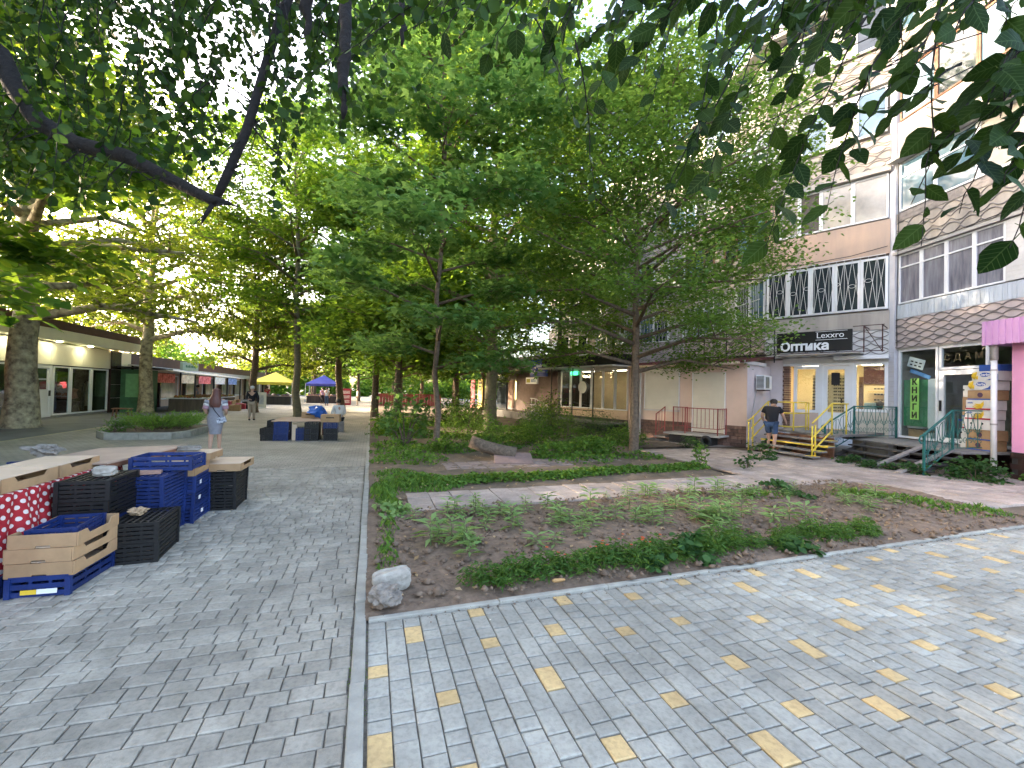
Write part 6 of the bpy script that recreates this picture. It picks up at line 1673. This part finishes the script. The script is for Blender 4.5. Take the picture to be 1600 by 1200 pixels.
def twig(a, b, sag=.06, n=10, every=.06, r_=.006):
    """drooping twig with alternate leaves along its outer part"""
    a, b = LO(cp(*a)), LO(cp(*b)); L = (b - a).length; pts_ = []
    side = (b - a).cross(Vector((0, 0, 1)))
    bow = rd.uniform(-.06, .06)
    for i in range(n + 1):
        f = i / n; pts_.append(a.lerp(b, f) + Vector((0, 0, sag * L * 4 * f * (1 - f))) + side * bow * math.sin(math.pi * f) / max(L, .01) * L + Vector((rd.gauss(0, .006), rd.gauss(0, .006), rd.gauss(0, .006))))
    tw.tube(pts_, [r_ * (1 - .75 * i / n) for i in range(n + 1)], 5)
    m_ = int(L / every)
    for k in range(m_):
        f = .12 + .88 * (k + .5) / m_
        if rd.random() < .22: continue
        i = min(int(f * n), n - 1); p = pts_[i].lerp(pts_[i + 1], f * n - i); d = (pts_[i + 1] - pts_[i]).normalized()
        s_ = d.cross(Vector((rd.gauss(0, .3), rd.gauss(0, .3), 1))).normalized() * (1 if k % 2 else -1)
        LP_.append(p); LD.append((d * .7 + s_ * .8 + Vector((0, 0, -.12))).normalized())
TW = [((1420, -60, 2.3), (1195, 385, 2.0)), ((1395, 40, 2.2), (1290, 330, 2.05)), ((1480, -60, 2.2), (1440, 385, 1.85)), ((1545, 120, 2.0), (1420, 320, 1.9)), ((1600, 60, 1.9), (1500, 250, 1.85)), ((1680, 150, 1.75), (1585, 385, 1.65)), ((1640, -40, 1.8), (1560, 190, 1.75)),
      ((1350, -80, 2.1), (1200, 150, 2.0)), ((1290, -60, 2.3), (1195, 265, 2.15)), ((1240, -60, 2.4), (1100, 300, 2.3)), ((1150, -60, 2.5), (1085, 230, 2.4)), ((1080, -60, 2.6), (1010, 190, 2.5)), ((1180, 60, 2.5), (1040, 330, 2.6)), ((1130, 120, 2.7), (1000, 400, 2.9)),
      ((1000, -60, 2.5), (930, 170, 2.5)), ((920, -60, 2.4), (850, 110, 2.4)), ((900, 60, 2.7), (930, 330, 2.9)), ((850, -60, 2.5), (760, 95, 2.5)), ((770, -70, 2.4), (690, 60, 2.4)), ((720, -60, 2.6), (650, 40, 2.6)), ((960, -70, 2.0), (880, 50, 2.0)), ((1060, -70, 2.0), (960, 70, 2.0)),
      ((1500, -70, 1.7), (1380, 60, 1.7)), ((1570, -60, 1.6), (1470, 80, 1.6)), ((1320, -70, 1.8), (1230, 30, 1.8)), ((1200, -70, 1.9), (1130, 60, 1.9)), ((1640, 30, 1.6), (1560, 110, 1.55)), ((1660, 200, 1.9), (1560, 300, 1.9)), ((830, 20, 2.9), (900, 190, 3.0)), ((640, -40, 3.0), (590, 40, 3.0)), ((1120, -70, 1.8), (1040, 30, 1.8)), ((1420, -70, 1.7), (1330, 20, 1.7)),
      ((1280, 30, 2.6), (1120, 190, 2.6)), ((1450, 60, 2.3), (1330, 240, 2.2)), ((1385, 100, 2.5), (1240, 240, 2.4)), ((1500, 100, 2.1), (1390, 190, 2.05)), ((1600, 130, 1.9), (1500, 330, 1.85))]
TW += [((1040 + 28 * k + rd.uniform(-20, 60), -90, 1.7 + .5 * rd.random()), (960 + 31 * k + rd.uniform(-40, 20), rd.uniform(20, 130), 1.7 + .5 * rd.random())) for k in range(21)]
TW += [((660 + 30 * k + rd.uniform(0, 60), -90, 2.2 + .6 * rd.random()), (600 + 34 * k + rd.uniform(-40, 20), rd.uniform(10, 90), 2.2 + .6 * rd.random())) for k in range(12)]
TW += [((1640, 60 + 40 * k, 1.7), (1535 + 10 * k, 130 + 50 * k, 1.65)) for k in range(4)]
for a, b in TW: twig(a, b)
big_n = len(LP_)
# bare twigs in the upper right
for k in range(16):
    u = rd.uniform(1180, 1420); v = rd.uniform(20, 190); a = LO(cp(u + rd.uniform(60, 160), v - rd.uniform(30, 80), 2.8)); b = LO(cp(u, v, 2.8)); c = LO(cp(u - rd.uniform(40, 110), v + rd.uniform(5, 50), 2.8))
    tw.tube([a, b, c], [.005, .004, .0015], 4)
for k in range(46):
    if k % 2: i = rd.randrange(2, len(A0) - 1); p = A0[i].lerp(A0[i + 1] if i + 1 < len(A0) else A0[i], rd.random())
    else: i = rd.randrange(1, len(A1) - 2); p = A1[i].lerp(A1[i + 1], rd.random())
    d1 = Vector((rd.gauss(0, 1), rd.gauss(0, .5), rd.gauss(-.3, .9))).normalized(); l1 = rd.uniform(.12, .45)
    q1 = p + d1 * l1 * .5 + Vector((rd.gauss(0, .03), 0, rd.gauss(0, .03))); q2 = p + d1 * l1 + Vector((rd.gauss(0, .06), 0, rd.gauss(-.03, .06)))
    tw.tube([LO(p), LO(q1), LO(q2)], [.009, .006, .002], 4)
    for j in range(2):
        d2 = (d1 + Vector((rd.gauss(0, .8), rd.gauss(0, .4), rd.gauss(0, .8)))).normalized(); tw.tube([LO(q1), LO(q1 + d2 * l1 * .4)], [.004, .0015], 4)
# finer twigs over the upper left
for k in range(150):
    u = rd.uniform(-20, 560); v = rd.uniform(-60, 300 - .12 * u if u < 420 else 120); d = rd.uniform(3.2, 5.2)
    a = (u + rd.uniform(-70, 70), v - rd.uniform(40, 120), d); twig(a, (u + rd.uniform(-60, 60), v + rd.uniform(20, 110), d + rd.uniform(-.2, .3)), every=.042, n=5, r_=.005)
for k in range(60):
    u = rd.uniform(540, 1500); v = rd.uniform(-80, 70); d = rd.uniform(2.6, 4.2)
    twig((u + rd.uniform(80, 220), v - rd.uniform(40, 120), d), (u - rd.uniform(30, 120), v + rd.uniform(10, 90), d), every=.045, n=5, r_=.005)
tw.build('twigs', M['bark_dark'], ov)['kind'] = 'stuff'
P = np.array([tuple(p) for p in LP_]); D = np.array([tuple(p) for p in LD])
# the 300 leaves that show largest are parts, the rest one mass
vis = [i for i in range(len(P)) if in_view(P[i][0] - 5.2, P[i][1] + .6, P[i][2])]
vis.sort(key=lambda i: (Vector(P[i]) - Vector((5.2, -.6, CAM_H))).length)
single = vis[:300]; ss = set(single); rest = [i for i in range(len(P)) if i not in ss]
lmesh = []
for k in range(7):
    NS = 9; vs, fs = [], []
    for i in range(NS + 1):
        f = i / NS; hw = .36 * (math.sin(math.pi * min(1, f ** .78)) ** .85 if 0 < f < 1 else 0) * (1 - .12 * f) * (.86 + .05 * k)
        bend = -(.05 + .05 * (k % 4)) * f * f + .02 * math.sin(f * 5 + k)
        for sgn in (-1, 0, 1):
            wob = .015 * math.sin(i * 2.1 + k + sgn)
            vs.append((sgn * (hw + (wob if 0 < i < NS else 0)), f, bend + .09 * abs(sgn) * hw * (1 + .6 * (k % 3)) + .012 * math.sin(i * 1.7 + sgn + k) * abs(sgn)))
        if i:
            a = (i - 1) * 3; b = i * 3
            fs += [(a, a + 1, b + 1, b), (a + 1, a + 2, b + 2, b + 1)]
    mb = MB(); mb.add(vs, fs); mb.tube([(0, -.22, .0), (0, 0, 0)], .011, 4)
    lmesh.append(mb.mesh('leaf', M['leaf_big'], True))
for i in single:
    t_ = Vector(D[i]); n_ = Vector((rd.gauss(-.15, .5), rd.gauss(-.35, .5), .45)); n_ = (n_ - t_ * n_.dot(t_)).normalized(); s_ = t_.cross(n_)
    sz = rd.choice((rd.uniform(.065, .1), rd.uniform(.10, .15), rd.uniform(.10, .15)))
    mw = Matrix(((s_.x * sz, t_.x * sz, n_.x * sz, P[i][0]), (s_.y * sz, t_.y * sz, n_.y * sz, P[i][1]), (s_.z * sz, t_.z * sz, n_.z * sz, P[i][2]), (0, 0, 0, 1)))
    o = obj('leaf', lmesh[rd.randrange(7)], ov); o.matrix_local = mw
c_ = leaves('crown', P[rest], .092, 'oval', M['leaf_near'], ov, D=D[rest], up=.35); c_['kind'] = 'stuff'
# canopy of the same tree higher up and to the left
n = 12000
U = rng.uniform(-300, 620, n); Vv = rng.uniform(-500, 60, n); Dd = rng.uniform(4.0, 8.0, n)
Vv = np.where(rng.random(n) < .35, rng.uniform(-100, 320, n) - .25 * np.clip(U, 0, 600), Vv)
Pw = np.array([tuple(LO(cp(u, v, d))) for u, v, d in zip(U, Vv, Dd)])
Pw = Pw[Pw[:, 2] > 2.4]
cl = rng.normal(0, 1, (len(Pw) // 26 + 1, 3)) * .0
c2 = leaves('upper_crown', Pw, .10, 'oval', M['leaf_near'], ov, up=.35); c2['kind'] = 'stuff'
# far-off wood closing the view
n = 60000
X = rng.uniform(-75, 60, n); Y = rng.uniform(92, 104, n); hh = 6 + 3 * np.sin(X * .31) + 2 * np.sin(X * .83 + 1) + 1.2 * np.sin(X * 2.1)
P = np.stack([X, Y, rng.uniform(0, 1, n) ** .8 * hh], -1)
tag(obj('distant_wood', leaves('distant_wood', P, .7, 'quad', M['leaf_maple'], None, up=.4)), 'distant green wood closing the end of the alley', 'wood', kind='stuff')
# ------------------------------------------------------------------ bed and garden plants
M['seedling'] = leafmat('seedling_leaf', (.14, .25, .075), (.25, .37, .13), .35)
M['weed'] = leafmat('weed_leaf', (.055, .13, .022), (.13, .24, .045), .4)
M['weed_dark'] = leafmat('dark_weed_leaf', (.025, .075, .022), (.06, .13, .035), .35)
M['fern'] = leafmat('marigold_leaf', (.045, .11, .022), (.10, .19, .04), .4)
M['juniper'] = leafmat('juniper_needles', (.075, .18, .03), (.17, .30, .06), .3)
M['stem'] = mat('green_stem', (.12, .17, .05), .7)
M['petal'] = mat('orange_petals', (.45, .09, .012), .7, c2=(.36, .05, .01), scale=20)

def seedling_mesh(seed):
    rg = np.random.default_rng(seed); P = []; D = []
    H_ = rg.uniform(.16, .26); n = 16
    for k in range(n):
        z = .03 + H_ * k / n; a = k * 2.4; P.append((0.01 * math.cos(a), .01 * math.sin(a), z)); D.append((math.cos(a), math.sin(a), .55 - .5 * (1 - k / n)))
    D = np.array(D) * 1.6
    return leaves('leaves', np.array(P), .14, 'blade', M['seedling'], None, up=.8, droop=.3, D=D, rg=rg, jitter=.3), MB().tube([(0, 0, -.02), (0, 0, H_)], [.006, .004], 5).mesh('stem', M['stem'])
SM = [seedling_mesh(k) for k in range(5)]
rd = random.Random(21)
spots = []
tries = 0
while len(spots) < 120 and tries < 6000:
    tries += 1
    x = rd.uniform(.4, 8.6); y = rd.uniform(4.25, 6.25) + .03 * x
    if x > 6.3 and rd.random() < .72: continue
    if any((x - a) ** 2 + (y - b) ** 2 < .12 ** 2 for a, b in spots): continue
    if rd.random() < .45 and spots:
        a, b = rd.choice(spots); x, y = a + rd.gauss(0, .16), b + rd.gauss(0, .14)
        if not (4.2 < y < 6.35 and .4 < x < 8.8): continue
    spots.append((x, y))
for x, y in spots:
    s_ = rd.uniform(.55, 1.3)
    zx = 'at the kerb end of the bed' if x < 1.6 else 'left of mid bed' if x < 3.2 else 'in mid bed' if x < 4.8 else 'right of mid bed' if x < 6.3 else 'at the shop end of the bed'
    zy = 'near the marigolds' if y < 4.75 + .03 * x else 'half way back' if y < 5.5 + .03 * x else 'beside the tiled path'
    t = thing('seedling', ('small' if s_ < .8 else 'large' if s_ > 1.05 else 'middling') + ' pale green seedling ' + zx + ', ' + zy, 'seedling', (x, y, .055), rd.uniform(0, 6.28), 'seedlings in the flower bed')
    t.scale = (s_, s_, s_ * rd.uniform(.55, .95))
    l, st_ = SM[rd.randrange(5)]
    obj('leaves', l, t); obj('stem', st_, t)
# marigold row along the paved edge
def mari_mesh(seed):
    rg = np.random.default_rng(seed); n = 250
    r_ = rg.uniform(0, 1, n) ** .5 * .16; a = rg.uniform(0, 6.28, n); z = rg.uniform(.02, .24, n) * (1 - (r_ / .19) ** 2)
    return leaves('leaves', np.stack([r_ * np.cos(a), r_ * np.sin(a), z + .015], -1), .065, 'blade', M['fern'], None, up=.4, droop=-.3, rg=rg)
MM = [mari_mesh(k) for k in range(4)]
fl = MB()
for k in range(8): a = k * math.pi / 4; fl.lathe([(.001, 0), (.008, .004), (.001, .008)], 6, Matrix.Translation((.008 * math.cos(a), .008 * math.sin(a), 0)))
fl = fl.mesh('flower', M['petal'])
xs_ = [.9 + .14 * k for k in range(38)]
for k, x in enumerate(xs_):
    y = EDGE(x) + rd.uniform(.22, .48)
    nf = rd.choice((0, 1, 2, 3)) if 1.5 < x < 2.9 else 0
    zx = 'near the ochre shard' if x < 2.0 else 'left of the dark leafy plants' if x < 2.7 else 'among the dark leafy plants' if x < 3.6 else 'between the dark leafy plants' if x < 4.5 else 'at the right end of the row'
    t = thing('marigold', ('feathery marigold without flowers ' if not nf else 'feathery marigold with %s orange flower%s ' % (['', 'one', 'two', 'three'][nf], 's' if nf > 1 else '')) + zx + ' along the paving', 'flower', (x, y, .035), rd.uniform(0, 6), 'marigolds edging the flower bed')
    s_ = rd.uniform(.65, 1.1) * (.85 if x > 4 else 1); t.scale = (s_ * 1.1, s_ * 1.1, s_)
    obj('leaves', MM[k % 4], t)
    if nf:
        for j in range(nf): obj('flower', fl, t, (rd.gauss(0, .07), rd.gauss(0, .06), .22 + rd.uniform(0, .05)))
# leafy clumps in the bed
def clump(name, label, loc, r_, h_, n, size, kind, m_, cat='plant', group=None, seed=0, stem=True, up=.6, parent=None, top_flat=1.0):
    rg = np.random.default_rng(seed)
    t = thing(name, label, cat, loc, 0, group)
    # leaves gathered on branch tips so the outline stays uneven
    nb = max(6, n // 45); A = rg.normal(0, 1, (nb, 3)); A /= np.linalg.norm(A, axis=1, keepdims=True); A *= rg.uniform(.35, 1, (nb, 1)) ** .6
    A[:, 2] = np.abs(A[:, 2]) if not parent else A[:, 2]
    A = A * np.array([r_, r_, h_]) * .85
    P = A[rg.integers(0, nb, n)] + rg.normal(0, 1, (n, 3)) * np.array([r_, r_, h_ * .7]) * .2
    P[:, 2] = np.clip(P[:, 2], .02, None)
    leaves('foliage', P, size, kind, m_, t, up=up, rg=rg)
    if stem:
        mb = MB()
        for k in range(min(nb, 14)): p = A[k]; mb.tube([(p[0] * .1, p[1] * .1, -.03), (p[0] * .5, p[1] * .5, p[2] * .6), tuple(p)], [.012 * max(.6, h_), .008 * max(.6, h_), .003], 5)
        mb.build('stems', M['bark'], t)
    return t
clump('leafy_plant', 'dark broad leaved plant spilling over the bed edge', (4.55, EDGE(4.55) + .2, .03), .26, .2, 130, .11, 'oval', M['weed_dark'], seed=3)
clump('leafy_plant', 'dark broad leaved plant among the marigolds', (3.2, EDGE(3.2) + .25, .03), .24, .26, 130, .10, 'oval', M['weed_dark'], seed=4)
clump('leafy_plant', 'dark broad leaved plant left of the other in the marigold row', (2.75, EDGE(2.75) + .22, .03), .2, .2, 100, .09, 'oval', M['weed_dark'], seed=5)
clump('leafy_plant', 'low dark weed at the far right of the bed beside the path', (7.3, 6.35, .04), .34, .14, 150, .09, 'oval', M['weed_dark'], seed=6)
clump('leafy_plant', 'low dark weed in the right part of the bed', (7.0, 5.75, .05), .36, .16, 160, .09, 'oval', M['weed_dark'], seed=7)
clump('leafy_plant', 'grey green weed patch at the left end of the bed by the path', (.35, 6.05, .05), .24, .2, 130, .09, 'oval', M['seedling'], seed=8)
clump('leafy_plant', 'small leafy weed near the stones at the bed corner', (1.1, 3.72, .03), .09, .08, 18, .09, 'oval', M['weed'], seed=9)

# grass and ground cover: nobody could count these
def scatter(name, label, pts, size, kind, m_, up=.3, droop=-.5, cat='grass'):
    me = leaves(name, pts, size, kind, m_, None, up=up, droop=droop)
    return tag(obj(name, me), label, cat, kind='stuff')
def blob_pts(cs, n, zmax):
    cs = np.array(cs); w_ = cs[:, 2] * cs[:, 3]; ix = rng.choice(len(cs), n, p=w_ / w_.sum()); c = cs[ix]
    a = rng.uniform(0, 6.28, n); r_ = rng.uniform(0, 1, n) ** .6
    return np.stack([c[:, 0] + c[:, 2] * r_ * np.cos(a), c[:, 1] + c[:, 3] * r_ * np.sin(a), .03 + rng.uniform(0, 1, n) * zmax * (1 - .7 * r_)], -1)
P = blob_pts([(.25, 7.6, .22, .9), (.9, 8.0, .8, .55), (.3, 6.6, .16, .8), (.2, 4.6, .12, .9), (.5, 8.9, .5, .5), (.25, 5.5, .14, .5), (8.6, 4.9, .5, .9), (8.2, 5.6, .6, .4), (6.3, 5.9, .6, .3), (9.0, 4.3, .35, .4)], 5200, .16)
P[:, 0] = np.clip(P[:, 0], .06, None)
scatter('grass', 'thin green grass along the kerb and bed margins', P, .13, 'needle', M['weed'], up=.1, droop=-1.4)
P = blob_pts([(1.4 + .45 * k, 8.0 + .045 * k + .1 * math.sin(k), .45, .30) for k in range(14)] + [(.8, 8.3, .6, .5)], 5200, .17)
scatter('ground_cover', 'bright leafy ground cover strip behind the tiled path', P, .075, 'quad', M['weed'], up=.6, droop=.1, cat='ground cover')
P = blob_pts([(.9, 10.6, .9, .8), (1.2, 11.8, 1.2, .8), (.8, 13.2, .8, .9), (5, 9.9, .9, .5), (5.8, 10.4, 1.0, .6), (4.2, 10.6, .7, .4), (6.9, 10.2, .7, .5), (2.0, 16, 1.5, 1.0), (7.4, 13.5, .9, 1.0), (4.5, 15, 1.5, 1.2), (1.2, 18.5, 1.2, 1.2), (3.2, 12.6, 1.3, .8), (6, 12.5, 1.2, .8), (8.6, 17, 1.0, 1.4), (6, 18, 1.6, 1.4), (3, 21, 2, 1.5), (1.4, 24, 1.4, 1.6)], 15000, .26)
scatter('undergrowth', 'mixed green undergrowth between the garden trees', P, .085, 'quad', M['weed'], up=.5, cat='undergrowth')
n = 900
P = np.stack([rng.uniform(.1, 9, n), rng.uniform(3.6, 12, n), np.full(n, .075)], -1)
scatter('fallen_leaves', 'scattered dry fallen leaves on the soil', P[in_bed(P[:, 0], P[:, 1]) | in_garden(P[:, 0], P[:, 1])], .055, 'quad', leafmat('dry_leaf', (.22, .13, .05), (.42, .32, .18), .2), up=.92, droop=0, cat='leaves')
n = 130
P = np.stack([rng.uniform(-4, 9, n), rng.uniform(1.4, 14, n), np.full(n, .004)], -1); P = P[(P[:, 0] < -.1) | (P[:, 1] < 3.3)]
scatter('pavement_litter', 'tiny pale petals and leaf scraps on the paving', P, .022, 'quad', leafmat('pale_scrap', (.45, .42, .36), (.7, .66, .58), .2), up=.95, droop=0, cat='litter')
# clods and pebbles on the soil
n = 5200
cx = rng.uniform(.1, 9.2, n); cy = rng.uniform(3.5, 6.6, n); k_ = in_bed(cx, cy); cx, cy = cx[k_], cy[k_]; n = len(cx)
oc = np.array([(1, 0, 0), (0, 1, 0), (-1, 0, 0), (0, -1, 0), (0, 0, .8), (0, 0, -.5)]); s_ = rng.gamma(1.6, .010, n)
V = np.stack([cx, cy, .045 + .02 * np.clip((cy - 3.6), 0, 1)], -1)[:, None] + oc[None] * s_[:, None, None] * rng.uniform(.6, 1.3, (n, 6, 1))
F3 = np.array([(0, 1, 4), (1, 2, 4), (2, 3, 4), (3, 0, 4), (1, 0, 5), (2, 1, 5), (3, 2, 5), (0, 3, 5)])
me = np_mesh('soil_clods', V.reshape(-1, 3), (np.arange(n)[:, None, None] * 6 + F3[None]).reshape(-1, 3), M['soil'], loop=3)
tag(obj('soil_clods', me), 'loose crumbly soil clods covering the flower bed', 'soil', kind='stuff')

# bushes
bush = [('round_bush', 'tall leafy bush hiding the left part of the glass shop', (7.7, 18.2, .05), .9, 1.5, 1300, .08, 'quad', 'leaf_dark', 31),
        ('round_bush', 'tall pale bush right behind the evergreen bush', (6.6, 17.0, .05), .8, 1.3, 1100, .08, 'quad', 'leaf_maple', 32),
        ('round_bush', 'broad leafy bush right of the slender maple foot', (3.6, 13.4, .05), .8, .75, 1100, .08, 'quad', 'leaf_small', 21),
        ('round_bush', 'dark spreading bush between the log and the dark trunk', (5.2, 13.2, .05), .9, .8, 1500, .07, 'quad', 'leaf_dark', 22),
        ('round_bush', 'leafy bush at the back right of the dark trunk', (8.0, 12.8, .05), .7, .6, 1100, .07, 'quad', 'leaf_small', 23),
        ('round_bush', 'low bush behind the slender maple on the kerb side', (.9, 16.8, .05), .8, .8, 1100, .09, 'quad', 'leaf_maple', 24),
        ('round_bush', 'deep green bush in the shade beyond the stout trunk', (4.0, 20.8, .05), 1.2, 1.5, 1900, .1, 'quad', 'leaf_dark', 25),
        ('round_bush', 'round leafy bush left of the stout maple trunk', (3.3, 15.6, .05), .95, 1.35, 1500, .075, 'quad', 'leaf_small', 1),
        ('round_bush', 'dense rounded evergreen bush below the white handrail', (6.1, 15.6, .05), .75, 1.25, 1700, .05, 'quad', 'weed_dark', 2),
        ('round_bush', 'loose pale green bush beside the evergreen one', (7.0, 14.9, .05), .6, .9, 900, .06, 'quad', 'leaf_small', 3),
        ('round_bush', 'dark bush under the glass shop front', (8.3, 15.2, .05), .85, .95, 1700, .05, 'quad', 'weed_dark', 4),
        ('low_bush', 'bright low bush with broad leaves left of the dark trunk', (5.9, 10.9, .05), .8, .55, 1300, .085, 'oval', 'weed', 5),
        ('low_bush', 'bright broad leaved bush right of the fallen log', (4.6, 10.7, .05), .65, .42, 800, .085, 'oval', 'weed', 6),
        ('low_bush', 'green mound bush in front of the red railed landing', (10.0, 11.9, .02), .5, .42, 900, .05, 'quad', 'weed_dark', 7),
        ('maple_sapling', 'thin maple sapling with drooping cool leaves left of the slender maple', (1.0, 13.4, .05), .75, 2.3, 360, .15, 'maple', 'leaf_cool', 8),
        ('low_bush', 'wispy green weeds at the foot of the slender maple', (1.9, 11.7, .05), .6, .45, 700, .08, 'quad', 'weed', 9),
        ('tall_weed', 'tall dark weed growing before the yellow stairs', (10.4, 9.6, .02), .42, .5, 260, .09, 'oval', 'weed_dark', 10),
        ('tall_weed', 'thin upright weed in the tiled forecourt', (7.6, 8.7, .02), .22, .75, 120, .09, 'oval', 'weed', 11),
        ('tall_weed', 'thin upright weed at the path corner by the forecourt', (8.6, 8.35, .02), .2, .6, 110, .09, 'oval', 'weed_dark', 12),
        ('leafy_bush', 'dark leafy bush at the foot of the fruit box stack', (12.7, 6.15, .02), .62, .55, 700, .10, 'oval', 'weed_dark', 13),
        ('leafy_bush', 'small green weed at the foot of the drainpipe', (13.75, 5.7, .02), .25, .22, 140, .08, 'oval', 'weed', 14),
        ('leafy_bush', 'trailing weed below the plank steps on the left', (12.3, 8.55, .02), .4, .26, 300, .08, 'oval', 'weed_dark', 15),
        ('leafy_bush', 'trailing weed below the plank steps in the middle', (12.05, 7.7, .02), .4, .26, 300, .08, 'oval', 'weed_dark', 16),
        ('leafy_bush', 'trailing weed below the plank steps by the ramp boards', (12.0, 6.95, .02), .35, .26, 260, .08, 'oval', 'weed_dark', 17),
        ('leafy_bush', 'green weeds at the foot of the shutter shop corner', (9.6, 14.3, .02), .5, .35, 400, .07, 'quad', 'weed', 18)]
for nm, lab, loc, r_, h_, n, size, kind, mk, sd_ in bush:
    if nm == 'round_bush': r_, h_, n = r_ * 1.15, h_ * 1.2, int(n * 1.5)
    t = clump(nm, lab, loc, r_, h_, n, size, kind, M[mk], cat='bush' if 'bush' in nm else 'plant', seed=100 + sd_, group=None)
# juniper in the planter
rg = np.random.default_rng(77); Ps, Ds = [], []
mb = MB()
for k in range(170):
    a = rg.uniform(0, 6.28); q = rg.uniform(0, .7); L_ = rg.uniform(.5, 1.0)
    c = np.array([-6.55 + 1.0 * q * math.cos(a), 17.5 + 1.45 * q * math.sin(a), .2]); d = np.array([math.cos(a) * 1.0, math.sin(a) * 1.0, rg.uniform(.35, 1.1)]); d /= np.linalg.norm(d)
    tip = c + d * L_ * .85 + np.array([0, 0, -.04])
    mb.tube([tuple(c), tuple(c + d * L_ * .4 + np.array([0, 0, .04])), tuple(tip)], [.008, .005, .002], 3)
    m_ = 60; f = rg.uniform(.2, 1, m_)[:, None]
    Ps.append(c + (tip - c) * f + np.array([0, 0, .05]) * (4 * f * (1 - f)) + rg.normal(0, .03, (m_, 3))); Ds.append(np.repeat(d[None] * 1.4, m_, 0) + rg.normal(0, .35, (m_, 3)))
jn = thing('juniper', 'spreading bright green juniper filling the concrete planter', 'shrub', (0, 0, 0))
mb.build('branches', M['bark'], jn)
leaves('foliage', np.concatenate(Ps), .085, 'needle', M['juniper'], jn, D=np.concatenate(Ds), up=.3)
clump('grey_shrub', 'blue green shrub at the left end of the planter', (-7.45, 16.6, .16), .45, .5, 500, .06, 'quad', M['leaf_cool'], cat='shrub', seed=78)

# stones at the bed corner, log, half bottle
rock('rough_stone', 'rough pitted grey stone at the corner of the flower bed', 'stone', (.17, 3.58, .02), (.14, .11, .085), mat('pitted_stone', (.30, .26, .215), .95, c2=(.11, .095, .08), scale=16, bump=1.0, bscale=34), 31, sub=5, rough=.55)
o = rock('limestone_block', 'white limestone block lying behind the rough stone', 'stone', (.22, 3.80, .02), (.15, .06, .085), M['stone_white'], 33, sub=4, rough=.28, boxy=1); o.rotation_euler = (0, R(-4), R(8))
rock('ochre_shard', 'small ochre shard of pottery by the marigold row', 'shard', (1.62, 3.60, .03), (.07, .022, .02), mat('ochre_clay', (.45, .27, .11), .8), 35, rough=.1)
lg = thing('fallen_log', 'short sawn log lying tilted on the garden soil', 'log', (2.75, 10.35, .06))
mb = MB().tube([(.62, -.22, .14), (.3, -.1, .2), (-.1, .03, .30), (-.42, .14, .42)], [.16, .155, .15, .15], 14); mb.build('stem', M['bark'], lg, True)
MB().tube([(-.421, .1404, .4203), (-.426, .142, .4222)], .138, 14).build('sawn_face', mat('sawn_wood', (.25, .20, .15), .85, c2=(.14, .11, .08), scale=12), lg)
st_ = tag(MB(Matrix.Translation((3.25, 9.95, .10)) @ Matrix.Rotation(R(-14), 4, 'Z') @ Matrix.Rotation(R(12), 4, 'X')).cbox(-.45, .45, -.35, .35, 0, .05, .006).build('tilted_slab', mat('reddish_slab', (.30, .2, .17), .9, c2=(.2, .14, .12), scale=5)), 'tilted reddish paving slab leaning on the log', 'slab')

# moss and tiny weeds in the joints beside the kerb
n = 1500
yk = rng.uniform(1.5, 9.5, n); cl_ = (np.sin(yk * 5.1) + np.sin(yk * 2.3 + 1) + rng.normal(0, .6, n)) > .5; yk = yk[cl_]
xk = np.where(rng.random(len(yk)) < .55, .022, -.068) + rng.normal(0, .006, len(yk))
scatter('joint_weeds', 'tiny weeds and moss in the joints along the kerb', np.stack([xk, yk, np.full(len(yk), -.004)], -1), .022, 'needle', M['weed'], up=.2, droop=-.8, cat='weeds')
# soil crumbs spilled over the bed kerb and sand on the paving
n = 1600
cx = rng.uniform(.05, 9, n); cy = 3.43 + .034 * cx - np.abs(rng.normal(0, .06, n)) - .01
oc4 = np.array([(1, 0, 0), (0, 1, 0), (-1, 0, 0), (0, -1, 0), (0, 0, .7), (0, 0, -.3)]); s_ = rng.gamma(2., .0022, n)
V = np.stack([cx, cy, np.full(n, .004) + .010 * (cy > 3.375 + .034 * cx)], -1)[:, None] + oc4[None] * s_[:, None, None]
me = np_mesh('soil_crumbs', V.reshape(-1, 3), (np.arange(n)[:, None, None] * 6 + F3[None]).reshape(-1, 3), M['soil'], loop=3)
tag(obj('soil_crumbs', me), 'soil crumbs spilled over the bed kerb onto the paving', 'soil', kind='stuff')
